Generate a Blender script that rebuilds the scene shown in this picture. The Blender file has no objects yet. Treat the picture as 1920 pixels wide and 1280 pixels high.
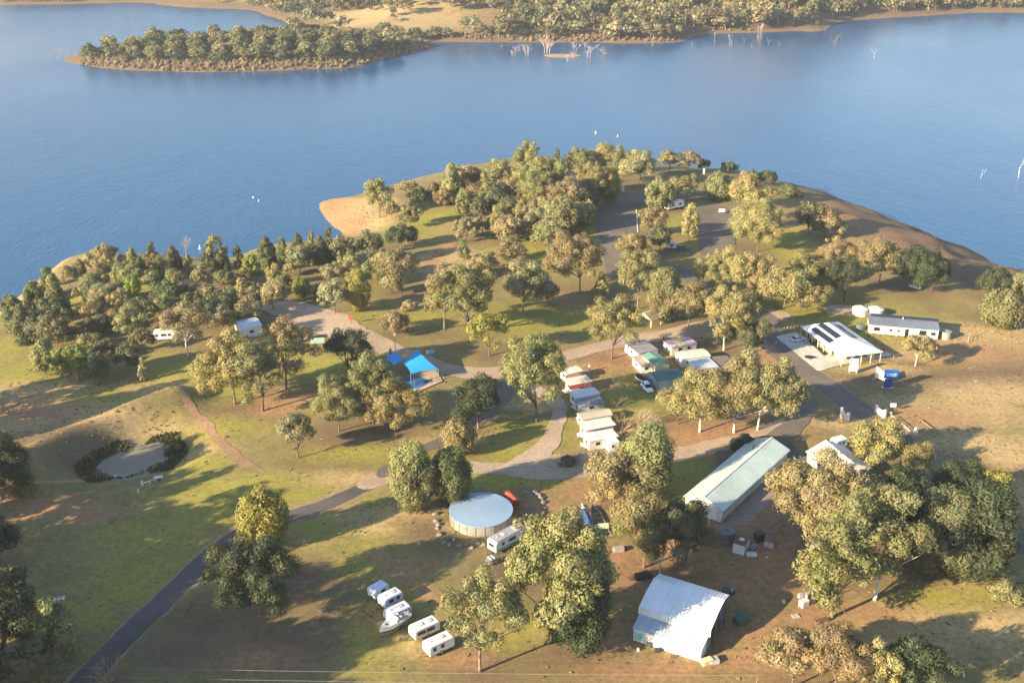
import bpy, math, random
import numpy as np
from mathutils import Vector, Matrix

R = math.radians
rnd = random.Random(7)
C = bpy.context.scene.collection
scene = bpy.context.scene

# ------------------------------------------------------------------ camera, sky, sun, exposure
CAM_Z, PITCH, FPX = 120.0, R(23.6), 2000.0
cam_d = bpy.data.cameras.new('camera')
cam_d.sensor_width = 36.0
cam_d.lens = 36.0 * FPX / 1920.0
cam_d.clip_start = 1.0
cam_d.clip_end = 12000.0
cam = bpy.data.objects.new('camera', cam_d)
cam.location = (0, 0, CAM_Z)
cam.rotation_euler = (R(90) - PITCH, 0, 0)
C.objects.link(cam)
scene.camera = cam

SUN_EL, SUN_AZ = R(20), R(238)          # azimuth clockwise from +Y: low sun behind the left shoulder
w = bpy.data.worlds.new('World')
scene.world = w
w.use_nodes = True
wn = w.node_tree.nodes
bg = wn['Background']
sky = wn.new('ShaderNodeTexSky')
sky.sky_type = 'NISHITA'
sky.sun_disc = False
sky.sun_elevation = SUN_EL
sky.sun_rotation = SUN_AZ
sky.air_density = 1.0
sky.dust_density = 0.5
sky.ozone_density = 1.6
w.node_tree.links.new(sky.outputs[0], bg.inputs[0])
bg.inputs[1].default_value = 0.088
sd = bpy.data.lights.new('sun', 'SUN')
sd.energy = 5.0
sd.angle = R(0.5)
sd.color = (1.0, 0.79, 0.49)
sun = bpy.data.objects.new('sun', sd)
sv = Vector((math.sin(SUN_AZ) * math.cos(SUN_EL), math.cos(SUN_AZ) * math.cos(SUN_EL), math.sin(SUN_EL)))
sun.rotation_euler = sv.to_track_quat('Z', 'Y').to_euler()
sun.location = (-200, -150, 300)
C.objects.link(sun)
vs = scene.view_settings
vs.view_transform = 'Standard'
vs.look = 'None'
vs.exposure = 1.9
vs.gamma = 1.0
vs.use_curve_mapping = False
scene.cycles.max_bounces = 6
scene.cycles.diffuse_bounces = 3
scene.cycles.glossy_bounces = 3
scene.cycles.transmission_bounces = 3
scene.cycles.volume_bounces = 0
scene.cycles.caustics_reflective = False
scene.cycles.caustics_refractive = False

# ------------------------------------------------------------------ pixel -> world rays (1920 x 1280 photograph)
cp, sp = math.cos(PITCH), math.sin(PITCH)
WZ = -9.0                                # lake level
def ray(px, py):
    u, v = (px - 960) / FPX, (640 - py) / FPX
    return Vector((u, cp + v * sp, -sp + v * cp))
def onplane(px, py, z):
    d = ray(px, py)
    t = (z - CAM_Z) / d.z
    return Vector((d.x * t, d.y * t, z))
def proj(p):
    x, y, z = p[0], p[1], p[2] - CAM_Z
    dep = y * cp - z * sp
    return 960 + FPX * x / dep, 640 - FPX * (y * sp + z * cp) / dep, dep

# ------------------------------------------------------------------ numeric helpers
def smooth(a, b, x):
    t = np.clip((x - a) / (b - a), 0, 1)
    return t * t * (3 - 2 * t)
_lat = {}
def vnoise(x, y, scale, seed=0):
    if seed not in _lat:
        _lat[seed] = np.random.RandomState(seed + 11).rand(256, 256)
    L = _lat[seed]
    x = np.asarray(x, float) / scale + 1000.37
    y = np.asarray(y, float) / scale + 1000.71
    xi = np.floor(x).astype(int); yi = np.floor(y).astype(int)
    fx = x - xi; fy = y - yi
    fx = fx * fx * (3 - 2 * fx); fy = fy * fy * (3 - 2 * fy)
    a = L[xi & 255, yi & 255]; b = L[(xi + 1) & 255, yi & 255]
    c = L[xi & 255, (yi + 1) & 255]; d = L[(xi + 1) & 255, (yi + 1) & 255]
    return (a * (1 - fx) + b * fx) * (1 - fy) + (c * (1 - fx) + d * fx) * fy - 0.5
def catmull(pts, n=4, closed=True):
    P = [np.array(p, float) for p in pts]
    out = []
    m = len(P)
    rng_ = range(m) if closed else range(m - 1)
    for i in rng_:
        if closed:
            p0, p1, p2, p3 = P[i - 1], P[i], P[(i + 1) % m], P[(i + 2) % m]
        else:
            p0, p1, p2, p3 = P[max(i - 1, 0)], P[i], P[i + 1], P[min(i + 2, m - 1)]
        for k in range(n):
            t = k / n
            out.append(0.5 * ((2 * p1) + (-p0 + p2) * t + (2 * p0 - 5 * p1 + 4 * p2 - p3) * t * t + (-p0 + 3 * p1 - 3 * p2 + p3) * t ** 3))
    if not closed:
        out.append(P[-1])
    return np.array(out)
def poly_sdf(x, y, poly):
    """positive inside"""
    x = np.asarray(x, float); y = np.asarray(y, float)
    best = np.full(x.shape, 1e18); inside = np.zeros(x.shape, bool)
    n = len(poly)
    for i in range(n):
        ax, ay = poly[i][0], poly[i][1]; bx, by = poly[(i + 1) % n][0], poly[(i + 1) % n][1]
        ex, ey = bx - ax, by - ay
        L2 = ex * ex + ey * ey + 1e-9
        t = np.clip(((x - ax) * ex + (y - ay) * ey) / L2, 0, 1)
        dx = x - ax - t * ex; dy = y - ay - t * ey
        np.minimum(best, dx * dx + dy * dy, out=best)
        cond = ((ay > y) != (by > y))
        if abs(ey) > 1e-9:
            inside ^= cond & (x < ex * (y - ay) / ey + ax)
    d = np.sqrt(best)
    return np.where(inside, d, -d)
def line_dist(x, y, pts, widths=None):
    """distance to polyline; with widths (half-widths per point) returns dist - halfwidth"""
    x = np.asarray(x, float); y = np.asarray(y, float)
    best = np.full(x.shape, 1e9)
    for i in range(len(pts) - 1):
        ax, ay = pts[i][0], pts[i][1]; ex, ey = pts[i + 1][0] - ax, pts[i + 1][1] - ay
        L2 = ex * ex + ey * ey + 1e-9
        t = np.clip(((x - ax) * ex + (y - ay) * ey) / L2, 0, 1)
        d = np.hypot(x - ax - t * ex, y - ay - t * ey)
        if widths is not None:
            d = d - (widths[i] * (1 - t) + widths[i + 1] * t)
        best = np.minimum(best, d)
    return best

# ------------------------------------------------------------------ terrain height
def P9(l):
    return [tuple(onplane(a, b, WZ)[:2]) for a, b in l]
near_px = [(-160, 640), (-60, 612), (0, 590), (45, 556), (85, 520), (118, 490), (150, 479), (178, 476), (235, 478), (300, 477),
           (367, 483), (440, 478), (500, 460), (560, 452), (625, 446), (643, 434), (622, 420), (606, 405), (596, 388), (602, 377), (625, 373),
           (660, 369), (700, 356), (745, 345), (800, 330), (850, 316), (910, 304), (980, 296), (1060, 300), (1150, 304), (1215, 308), (1260, 312), (1320, 317),
           (1380, 322), (1440, 336), (1497, 347), (1547, 363), (1613, 387), (1667, 407), (1720, 427), (1773, 452), (1820, 467),
           (1862, 487), (1872, 499), (1897, 507), (1960, 514), (2100, 545), (2300, 600)]
NEAR = P9(near_px) + [(420, 250), (520, 60), (520, -260), (-420, -260), (-420, 60), (-260, 190)]
NEAR = catmull(NEAR, 3)
far_px = [(-420, 20), (-200, 14), (0, 9), (120, 8), (260, 5), (300, 10), (333, 13), (400, 16), (463, 18), (500, 28), (533, 38), (563, 50), (552, 60),
          (500, 64), (450, 68), (380, 71), (300, 78), (210, 90), (160, 102), (118, 110), (150, 121), (200, 127), (250, 131), (310, 134), (400, 135),
          (470, 134), (520, 132), (600, 129), (660, 126), (720, 111), (780, 98), (812, 88), (806, 79), (880, 79), (1000, 80), (1100, 80),
          (1200, 81), (1272, 80), (1292, 72), (1325, 63), (1420, 61), (1500, 58), (1534, 60), (1545, 53), (1560, 45), (1600, 38),
          (1700, 32), (1830, 24), (1920, 24), (2100, 20), (2500, 8)]
FAR = P9(far_px) + [(2600, 1100), (3200, 4200), (-3200, 4200), (-2000, 1100)]
FAR = catmull(FAR, 2)
POND = catmull([tuple(onplane(a, b, -2.2)[:2]) for a, b in
                [(177, 881), (194, 864), (226, 846), (258, 835), (290, 830), (311, 836), (323, 851), (309, 866), (281, 882), (253, 892), (221, 894), (193, 889)]], 3)
POND_Z = -2.2
DAM = [tuple(onplane(a, b, 1.5)[:2]) for a, b in [(10, 892), (77, 848), (150, 815), (215, 788), (267, 766), (330, 744)]]
BUND = [tuple(onplane(a, b, 0.5)[:2]) for a, b in [(1440, 700), (1560, 690), (1650, 668), (1760, 645), (1850, 628), (1960, 610)]]

def h_near(x, y):
    x = np.asarray(x, float); y = np.asarray(y, float)
    d = poly_sdf(x, y, NEAR) + vnoise(x, y, 9, 5) * 2.2 + vnoise(x, y, 24, 6) * 3.5
    inl = np.clip(d, 0, None)
    kr = smooth(85, 150, x) * smooth(300, 360, y)
    z = WZ + (9.0 + 5.0 * kr) * (1 - np.exp(-inl / (24.0 + 10.0 * kr)))
    z = np.where(d < 0, WZ + np.clip(d * 0.13, -7, 0), z)
    k = smooth(2, 45, d)
    z = z + k * (vnoise(x, y, 70, 1) * 2.4 + vnoise(x, y, 31, 2) * 0.9 + vnoise(x, y, 12, 3) * 0.30)
    z = z + smooth(0, 12, d) * vnoise(x, y, 5, 4) * 0.10
    z = z + smooth(110, 160, x) * smooth(235, 280, y) * smooth(2, 12, d) * (1 - smooth(45, 80, d)) * (vnoise(x, y, 7, 7) * 1.9 + np.abs(vnoise(x, y, 16, 9)) * 3.0)
    dl = line_dist(x, y, DAM)
    z = z + 4.3 * np.exp(-(dl / 5.8) ** 2)
    pd = poly_sdf(x, y, POND)
    m = smooth(-13, 4.6, pd)
    z = z * (1 - m) + (POND_Z - 0.9) * m
    return z
def h_far(x, y):
    x = np.asarray(x, float); y = np.asarray(y, float)
    d = poly_sdf(x, y, FAR) + vnoise(x, y, 20, 8) * 5
    inl = np.clip(d, 0, None)
    z = WZ + 4.0 * (1 - np.exp(-inl / 14.0)) + 0.035 * np.clip(inl, 0, 500) + 0.13 * np.clip(inl - 60, 0, 520)
    z = np.where(d < 0, WZ + np.clip(d * 0.13, -7, 0), z)
    k = smooth(10, 160, d)
    z = z + k * (vnoise(x, y, 240, 1) * 26 + vnoise(x, y, 90, 2) * 8)
    rid = onplane(1490, 20, WZ)
    z = z + 62 * np.exp(-((x - rid.x - 10) / 62.0) ** 2) * smooth(8, 90, d) * smooth(rid.y - 190, rid.y + 60, y)
    return z

GX0, GX1, GY0, GY1, GS = -330.0, 360.0, 30.0, 585.0, 1.7
gx = np.arange(GX0, GX1 + .01, GS); gy = np.arange(GY0, GY1 + .01, GS)
GXm, GYm = np.meshgrid(gx, gy, indexing='ij')
GH = h_near(GXm, GYm)
def hz(x, y):
    """scalar height of the near ground (bilinear)"""
    fx = (x - GX0) / GS; fy = (y - GY0) / GS
    i = min(max(int(fx), 0), len(gx) - 2); j = min(max(int(fy), 0), len(gy) - 2)
    fx -= i; fy -= j
    return (GH[i, j] * (1 - fx) + GH[i + 1, j] * fx) * (1 - fy) + (GH[i, j + 1] * (1 - fx) + GH[i + 1, j + 1] * fx) * fy
def hzv(x, y):
    fx = (np.asarray(x) - GX0) / GS; fy = (np.asarray(y) - GY0) / GS
    i = np.clip(fx.astype(int), 0, len(gx) - 2); j = np.clip(fy.astype(int), 0, len(gy) - 2)
    fx = fx - i; fy = fy - j
    return (GH[i, j] * (1 - fx) + GH[i + 1, j] * fx) * (1 - fy) + (GH[i, j + 1] * (1 - fx) + GH[i + 1, j + 1] * fx) * fy
def g(px, py):
    """ground point seen at a pixel of the photograph"""
    d = ray(px, py)
    t = (6.0 - CAM_Z) / d.z
    o = Vector((0, 0, CAM_Z))
    for _ in range(400):
        p = o + d * t
        if p.z <= hz(p.x, p.y):
            break
        t += 1.0
    lo, hi = t - 1.0, t
    for _ in range(14):
        m = (lo + hi) / 2
        p = o + d * m
        if p.z <= hz(p.x, p.y): hi = m
        else: lo = m
    p = o + d * hi
    return Vector((p.x, p.y, hz(p.x, p.y)))
def height_to(base, py):
    """height above base whose top is seen at row py"""
    lo, hi = 0.2, 60.0
    for _ in range(30):
        m = (lo + hi) / 2
        if proj((base.x, base.y, base.z + m))[1] > py: lo = m
        else: hi = m
    return lo
def pxm(p):
    return FPX / proj(p)[2]              # pixels per metre at a point

# ------------------------------------------------------------------ object helpers
def tag(o, label=None, cat=None, group=None, kind=None):
    if label: o['label'] = label
    if cat: o['category'] = cat
    if group: o['group'] = group
    if kind: o['kind'] = kind
    return o
def thing(name, label, cat, loc=(0, 0, 0), rz=0.0, group=None):
    o = bpy.data.objects.new(name, None)
    o.empty_display_size = 0.5
    C.objects.link(o)
    o.location = loc
    o.rotation_euler = (0, 0, rz)
    return tag(o, label, cat, group)
def link(name, me, parent=None):
    o = bpy.data.objects.new(name, me)
    C.objects.link(o)
    if parent is not None: o.parent = parent
    return o
def copy_tree(o, parent=None):
    c = o.copy(); C.objects.link(c)
    if parent is not None: c.parent = parent
    for ch in list(o.children):
        copy_tree(ch, c)
    return c
def np_mesh(name, V, F, mats=(), mi=None, smooth_=False):
    """V (n,3), F (m,k) arrays -> mesh"""
    me = bpy.data.meshes.new(name)
    V = np.asarray(V, np.float32); F = np.asarray(F, np.int32)
    m, k = F.shape
    me.vertices.add(len(V)); me.vertices.foreach_set('co', V.ravel())
    me.loops.add(m * k); me.loops.foreach_set('vertex_index', F.ravel())
    me.polygons.add(m)
    me.polygons.foreach_set('loop_start', np.arange(0, m * k, k, dtype=np.int32))
    me.polygons.foreach_set('loop_total', np.full(m, k, np.int32))
    if mi is not None: me.polygons.foreach_set('material_index', np.asarray(mi, np.int32))
    if smooth_: me.polygons.foreach_set('use_smooth', np.ones(m, bool))
    for a in mats: me.materials.append(a)
    me.update(calc_edges=True)
    return me
class MB:
    def __init__(s): s.v = []; s.f = []; s.m = []; s.cur = 0
    def add(s, vs, fs):
        b = len(s.v)
        s.v += [tuple(p) for p in vs]
        s.f += [[i + b for i in f] for f in fs]
        s.m += [s.cur] * len(fs)
        return s
    def box(s, x0, x1, y0, y1, z0, z1):
        s.add([(x0, y0, z0), (x1, y0, z0), (x1, y1, z0), (x0, y1, z0), (x0, y0, z1), (x1, y0, z1), (x1, y1, z1), (x0, y1, z1)],
              [(3, 2, 1, 0), (4, 5, 6, 7), (0, 1, 5, 4), (1, 2, 6, 5), (2, 3, 7, 6), (3, 0, 4, 7)])
        return s
    def bar(s, a, b, r, n=6, r2=None, cap=True):
        a = Vector(a); b = Vector(b); r2 = r if r2 is None else r2
        d = (b - a).normalized()
        up = Vector((0, 0, 1)) if abs(d.z) < .9 else Vector((1, 0, 0))
        u = d.cross(up).normalized(); w_ = d.cross(u)
        vs = []
        for p, q in ((a, r), (b, r2)):
            for i in range(n):
                t = 2 * math.pi * i / n
                vs.append(p + u * math.cos(t) * q + w_ * math.sin(t) * q)
        fs = [(i, (i + 1) % n, n + (i + 1) % n, n + i) for i in range(n)]
        if cap: fs += [tuple(range(n))[::-1], tuple(range(n, 2 * n))]
        return s.add(vs, fs)
    def tube(s, pts, rs, n=6):
        for i in range(len(pts) - 1):
            s.bar(pts[i], pts[i + 1], rs[i], n, rs[i + 1], cap=(i in (0, len(pts) - 2)))
        return s
    def cyl(s, x, y, z0, z1, r, n=24, r1=None):
        return s.bar((x, y, z0), (x, y, z1), r, n, r1)
    def loft(s, secs, cap=True):
        n = len(secs[0]); vs = [p for sec in secs for p in sec]; fs = []
        for i in range(len(secs) - 1):
            for j in range(n):
                a = i * n + j; b = i * n + (j + 1) % n
                fs.append((a, b, b + n, a + n))
        if cap: fs += [tuple(range(n))[::-1], tuple(range((len(secs) - 1) * n, len(secs) * n))]
        return s.add(vs, fs)
    def slab(s, quad, t):
        """thin slab below 4 corner points (top face given counter-clockwise)"""
        q = [Vector(p) for p in quad]
        n = (q[1] - q[0]).cross(q[2] - q[0]).normalized()
        lo = [p - n * t for p in q]
        k = len(q)
        return s.add(q + lo, [tuple(range(k)), tuple(range(2 * k - 1, k - 1, -1))] + [(i, i + k, (i + 1) % k + k, (i + 1) % k) for i in range(k)])
    def mesh(s, name, *mats, smooth_=False):
        me = bpy.data.meshes.new(name)
        me.from_pydata(s.v, [], s.f)
        for m in mats: me.materials.append(m)
        if any(s.m): me.polygons.foreach_set('material_index', s.m)
        if smooth_: me.polygons.foreach_set('use_smooth', [True] * len(s.f))
        me.update()
        return me
    def build(s, name, mat, parent=None, smooth_=False):
        mats = mat if isinstance(mat, (list, tuple)) else [mat]
        return link(name, s.mesh(name, *mats, smooth_=smooth_), parent)

# ------------------------------------------------------------------ materials
def new_mat(name):
    m = bpy.data.materials.new(name); m.use_nodes = True
    nt = m.node_tree
    return m, nt, nt.nodes, nt.links, nt.nodes['Principled BSDF']
def noise_node(N, L, scale, detail=4, vec=None, rough=.55):
    t = N.new('ShaderNodeTexNoise'); t.inputs['Scale'].default_value = scale
    t.inputs['Detail'].default_value = detail; t.inputs['Roughness'].default_value = rough
    if vec is not None: L.new(vec, t.inputs['Vector'])
    return t
def ramp(N, L, fac, stops):
    r = N.new('ShaderNodeValToRGB')
    e = r.color_ramp.elements
    while len(e) < len(stops): e.new(0.5)
    for el, (p, c) in zip(e, stops):
        el.position = p; el.color = (c[0], c[1], c[2], 1) if not isinstance(c, (int, float)) else (c, c, c, 1)
    L.new(fac, r.inputs[0])
    return r
def mix(N, L, fac, a, b, mode='MIX'):
    m = N.new('ShaderNodeMix'); m.data_type = 'RGBA'; m.blend_type = mode
    for sock, val in ((0, fac), (6, a), (7, b)):
        if isinstance(val, (int, float)): m.inputs[sock].default_value = val
        elif isinstance(val, tuple): m.inputs[sock].default_value = (*val, 1)
        else: L.new(val, m.inputs[sock])
    return m.outputs[2]
def math_n(N, L, op, a, b=0.0, clamp=False):
    m = N.new('ShaderNodeMath'); m.operation = op; m.use_clamp = clamp
    for i, v in enumerate((a, b)):
        if isinstance(v, (int, float)): m.inputs[i].default_value = v
        else: L.new(v, m.inputs[i])
    return m.outputs[0]
_pm = {}
def paint(col, rough=.55, metal=0.0, dirt=.25, scale=1.2, rib=None, spec=.4):
    """painted / sheet surface: colour with uneven weathering, optional ribs along object X or Y"""
    key = (col, rough, metal, dirt, scale, rib)
    if key in _pm: return _pm[key]
    m, nt, N, L, b = new_mat('surface')
    tc = N.new('ShaderNodeTexCoord')
    n1 = noise_node(N, L, scale, 5, tc.outputs['Object'])
    n2 = noise_node(N, L, scale * .22, 3, tc.outputs['Object'])
    f = math_n(N, L, 'MULTIPLY', n1.outputs[0], n2.outputs[0])
    r = ramp(N, L, f, [(.14, 1 - dirt), (.36, 1.0)])
    c = mix(N, L, 1.0, col, r.outputs[0], 'MULTIPLY')
    L.new(c, b.inputs['Base Color'])
    b.inputs['Roughness'].default_value = rough
    b.inputs['Metallic'].default_value = metal
    b.inputs['Specular IOR Level'].default_value = spec
    if rib:
        sx = N.new('ShaderNodeSeparateXYZ'); L.new(tc.outputs['Object'], sx.inputs[0])
        a = math_n(N, L, 'MULTIPLY', sx.outputs[0 if rib[0] == 'x' else (1 if rib[0] == 'y' else 2)], 2 * math.pi / rib[1])
        sn = math_n(N, L, 'SINE', a)
        bp = N.new('ShaderNodeBump'); bp.inputs['Strength'].default_value = .5; bp.inputs['Distance'].default_value = rib[1] * .18
        L.new(sn, bp.inputs['Height']); L.new(bp.outputs[0], b.inputs['Normal'])
    _pm[key] = m
    return m
def glass_mat():
    m, nt, N, L, b = new_mat('dark_glass')
    b.inputs['Base Color'].default_value = (.015, .02, .025, 1)
    b.inputs['Roughness'].default_value = .08
    return m
GLASS = glass_mat()
WHITE = paint((.72, .71, .68)); CREAM = paint((.66, .58, .42)); OFFW = paint((.62, .60, .55))
TYRE = paint((.02, .02, .02), .8); STEEL = paint((.30, .31, .32), .45, .6); DARKM = paint((.04, .045, .05), .6)
TIMBER = paint((.26, .17, .10), .8); BLACK = paint((.012, .012, .014), .5); GALV = paint((.42, .44, .45), .42, .5)
CONCRETE = paint((.50, .48, .43), .85, dirt=.3, scale=.8)

def leaf_material():
    m, nt, N, L, b = new_mat('leaves')
    oi = N.new('ShaderNodeObjectInfo')
    at = N.new('ShaderNodeAttribute'); at.attribute_name = 'tint'
    c = mix(N, L, 1.0, oi.outputs['Color'], at.outputs['Color'], 'MULTIPLY')
    tr = N.new('ShaderNodeBsdfTranslucent')
    df = N.new('ShaderNodeBsdfDiffuse')
    L.new(c, df.inputs[0])
    ct = mix(N, L, 1.0, c, (1.0, 1.05, .55), 'MULTIPLY')
    L.new(ct, tr.inputs[0])
    gl = N.new('ShaderNodeBsdfGlossy'); gl.inputs['Roughness'].default_value = .5; gl.inputs[0].default_value = (.5, .5, .5, 1)
    s1 = N.new('ShaderNodeMixShader'); s1.inputs[0].default_value = .28
    L.new(df.outputs[0], s1.inputs[1]); L.new(tr.outputs[0], s1.inputs[2])
    s2 = N.new('ShaderNodeMixShader'); s2.inputs[0].default_value = .03
    L.new(s1.outputs[0], s2.inputs[1]); L.new(gl.outputs[0], s2.inputs[2])
    L.new(s2.outputs[0], N['Material Output'].inputs[0])
    return m
LEAF = leaf_material()
def bark_material():
    m, nt, N, L, b = new_mat('bark')
    oi = N.new('ShaderNodeObjectInfo'); tc = N.new('ShaderNodeTexCoord')
    n = noise_node(N, L, 2.2, 4, tc.outputs['Object'])
    r = ramp(N, L, n.outputs[0], [(.3, .55), (.7, 1.15)])
    L.new(mix(N, L, 1.0, oi.outputs['Color'], r.outputs[0], 'MULTIPLY'), b.inputs['Base Color'])
    b.inputs['Roughness'].default_value = .9
    return m
BARK = bark_material()
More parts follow.
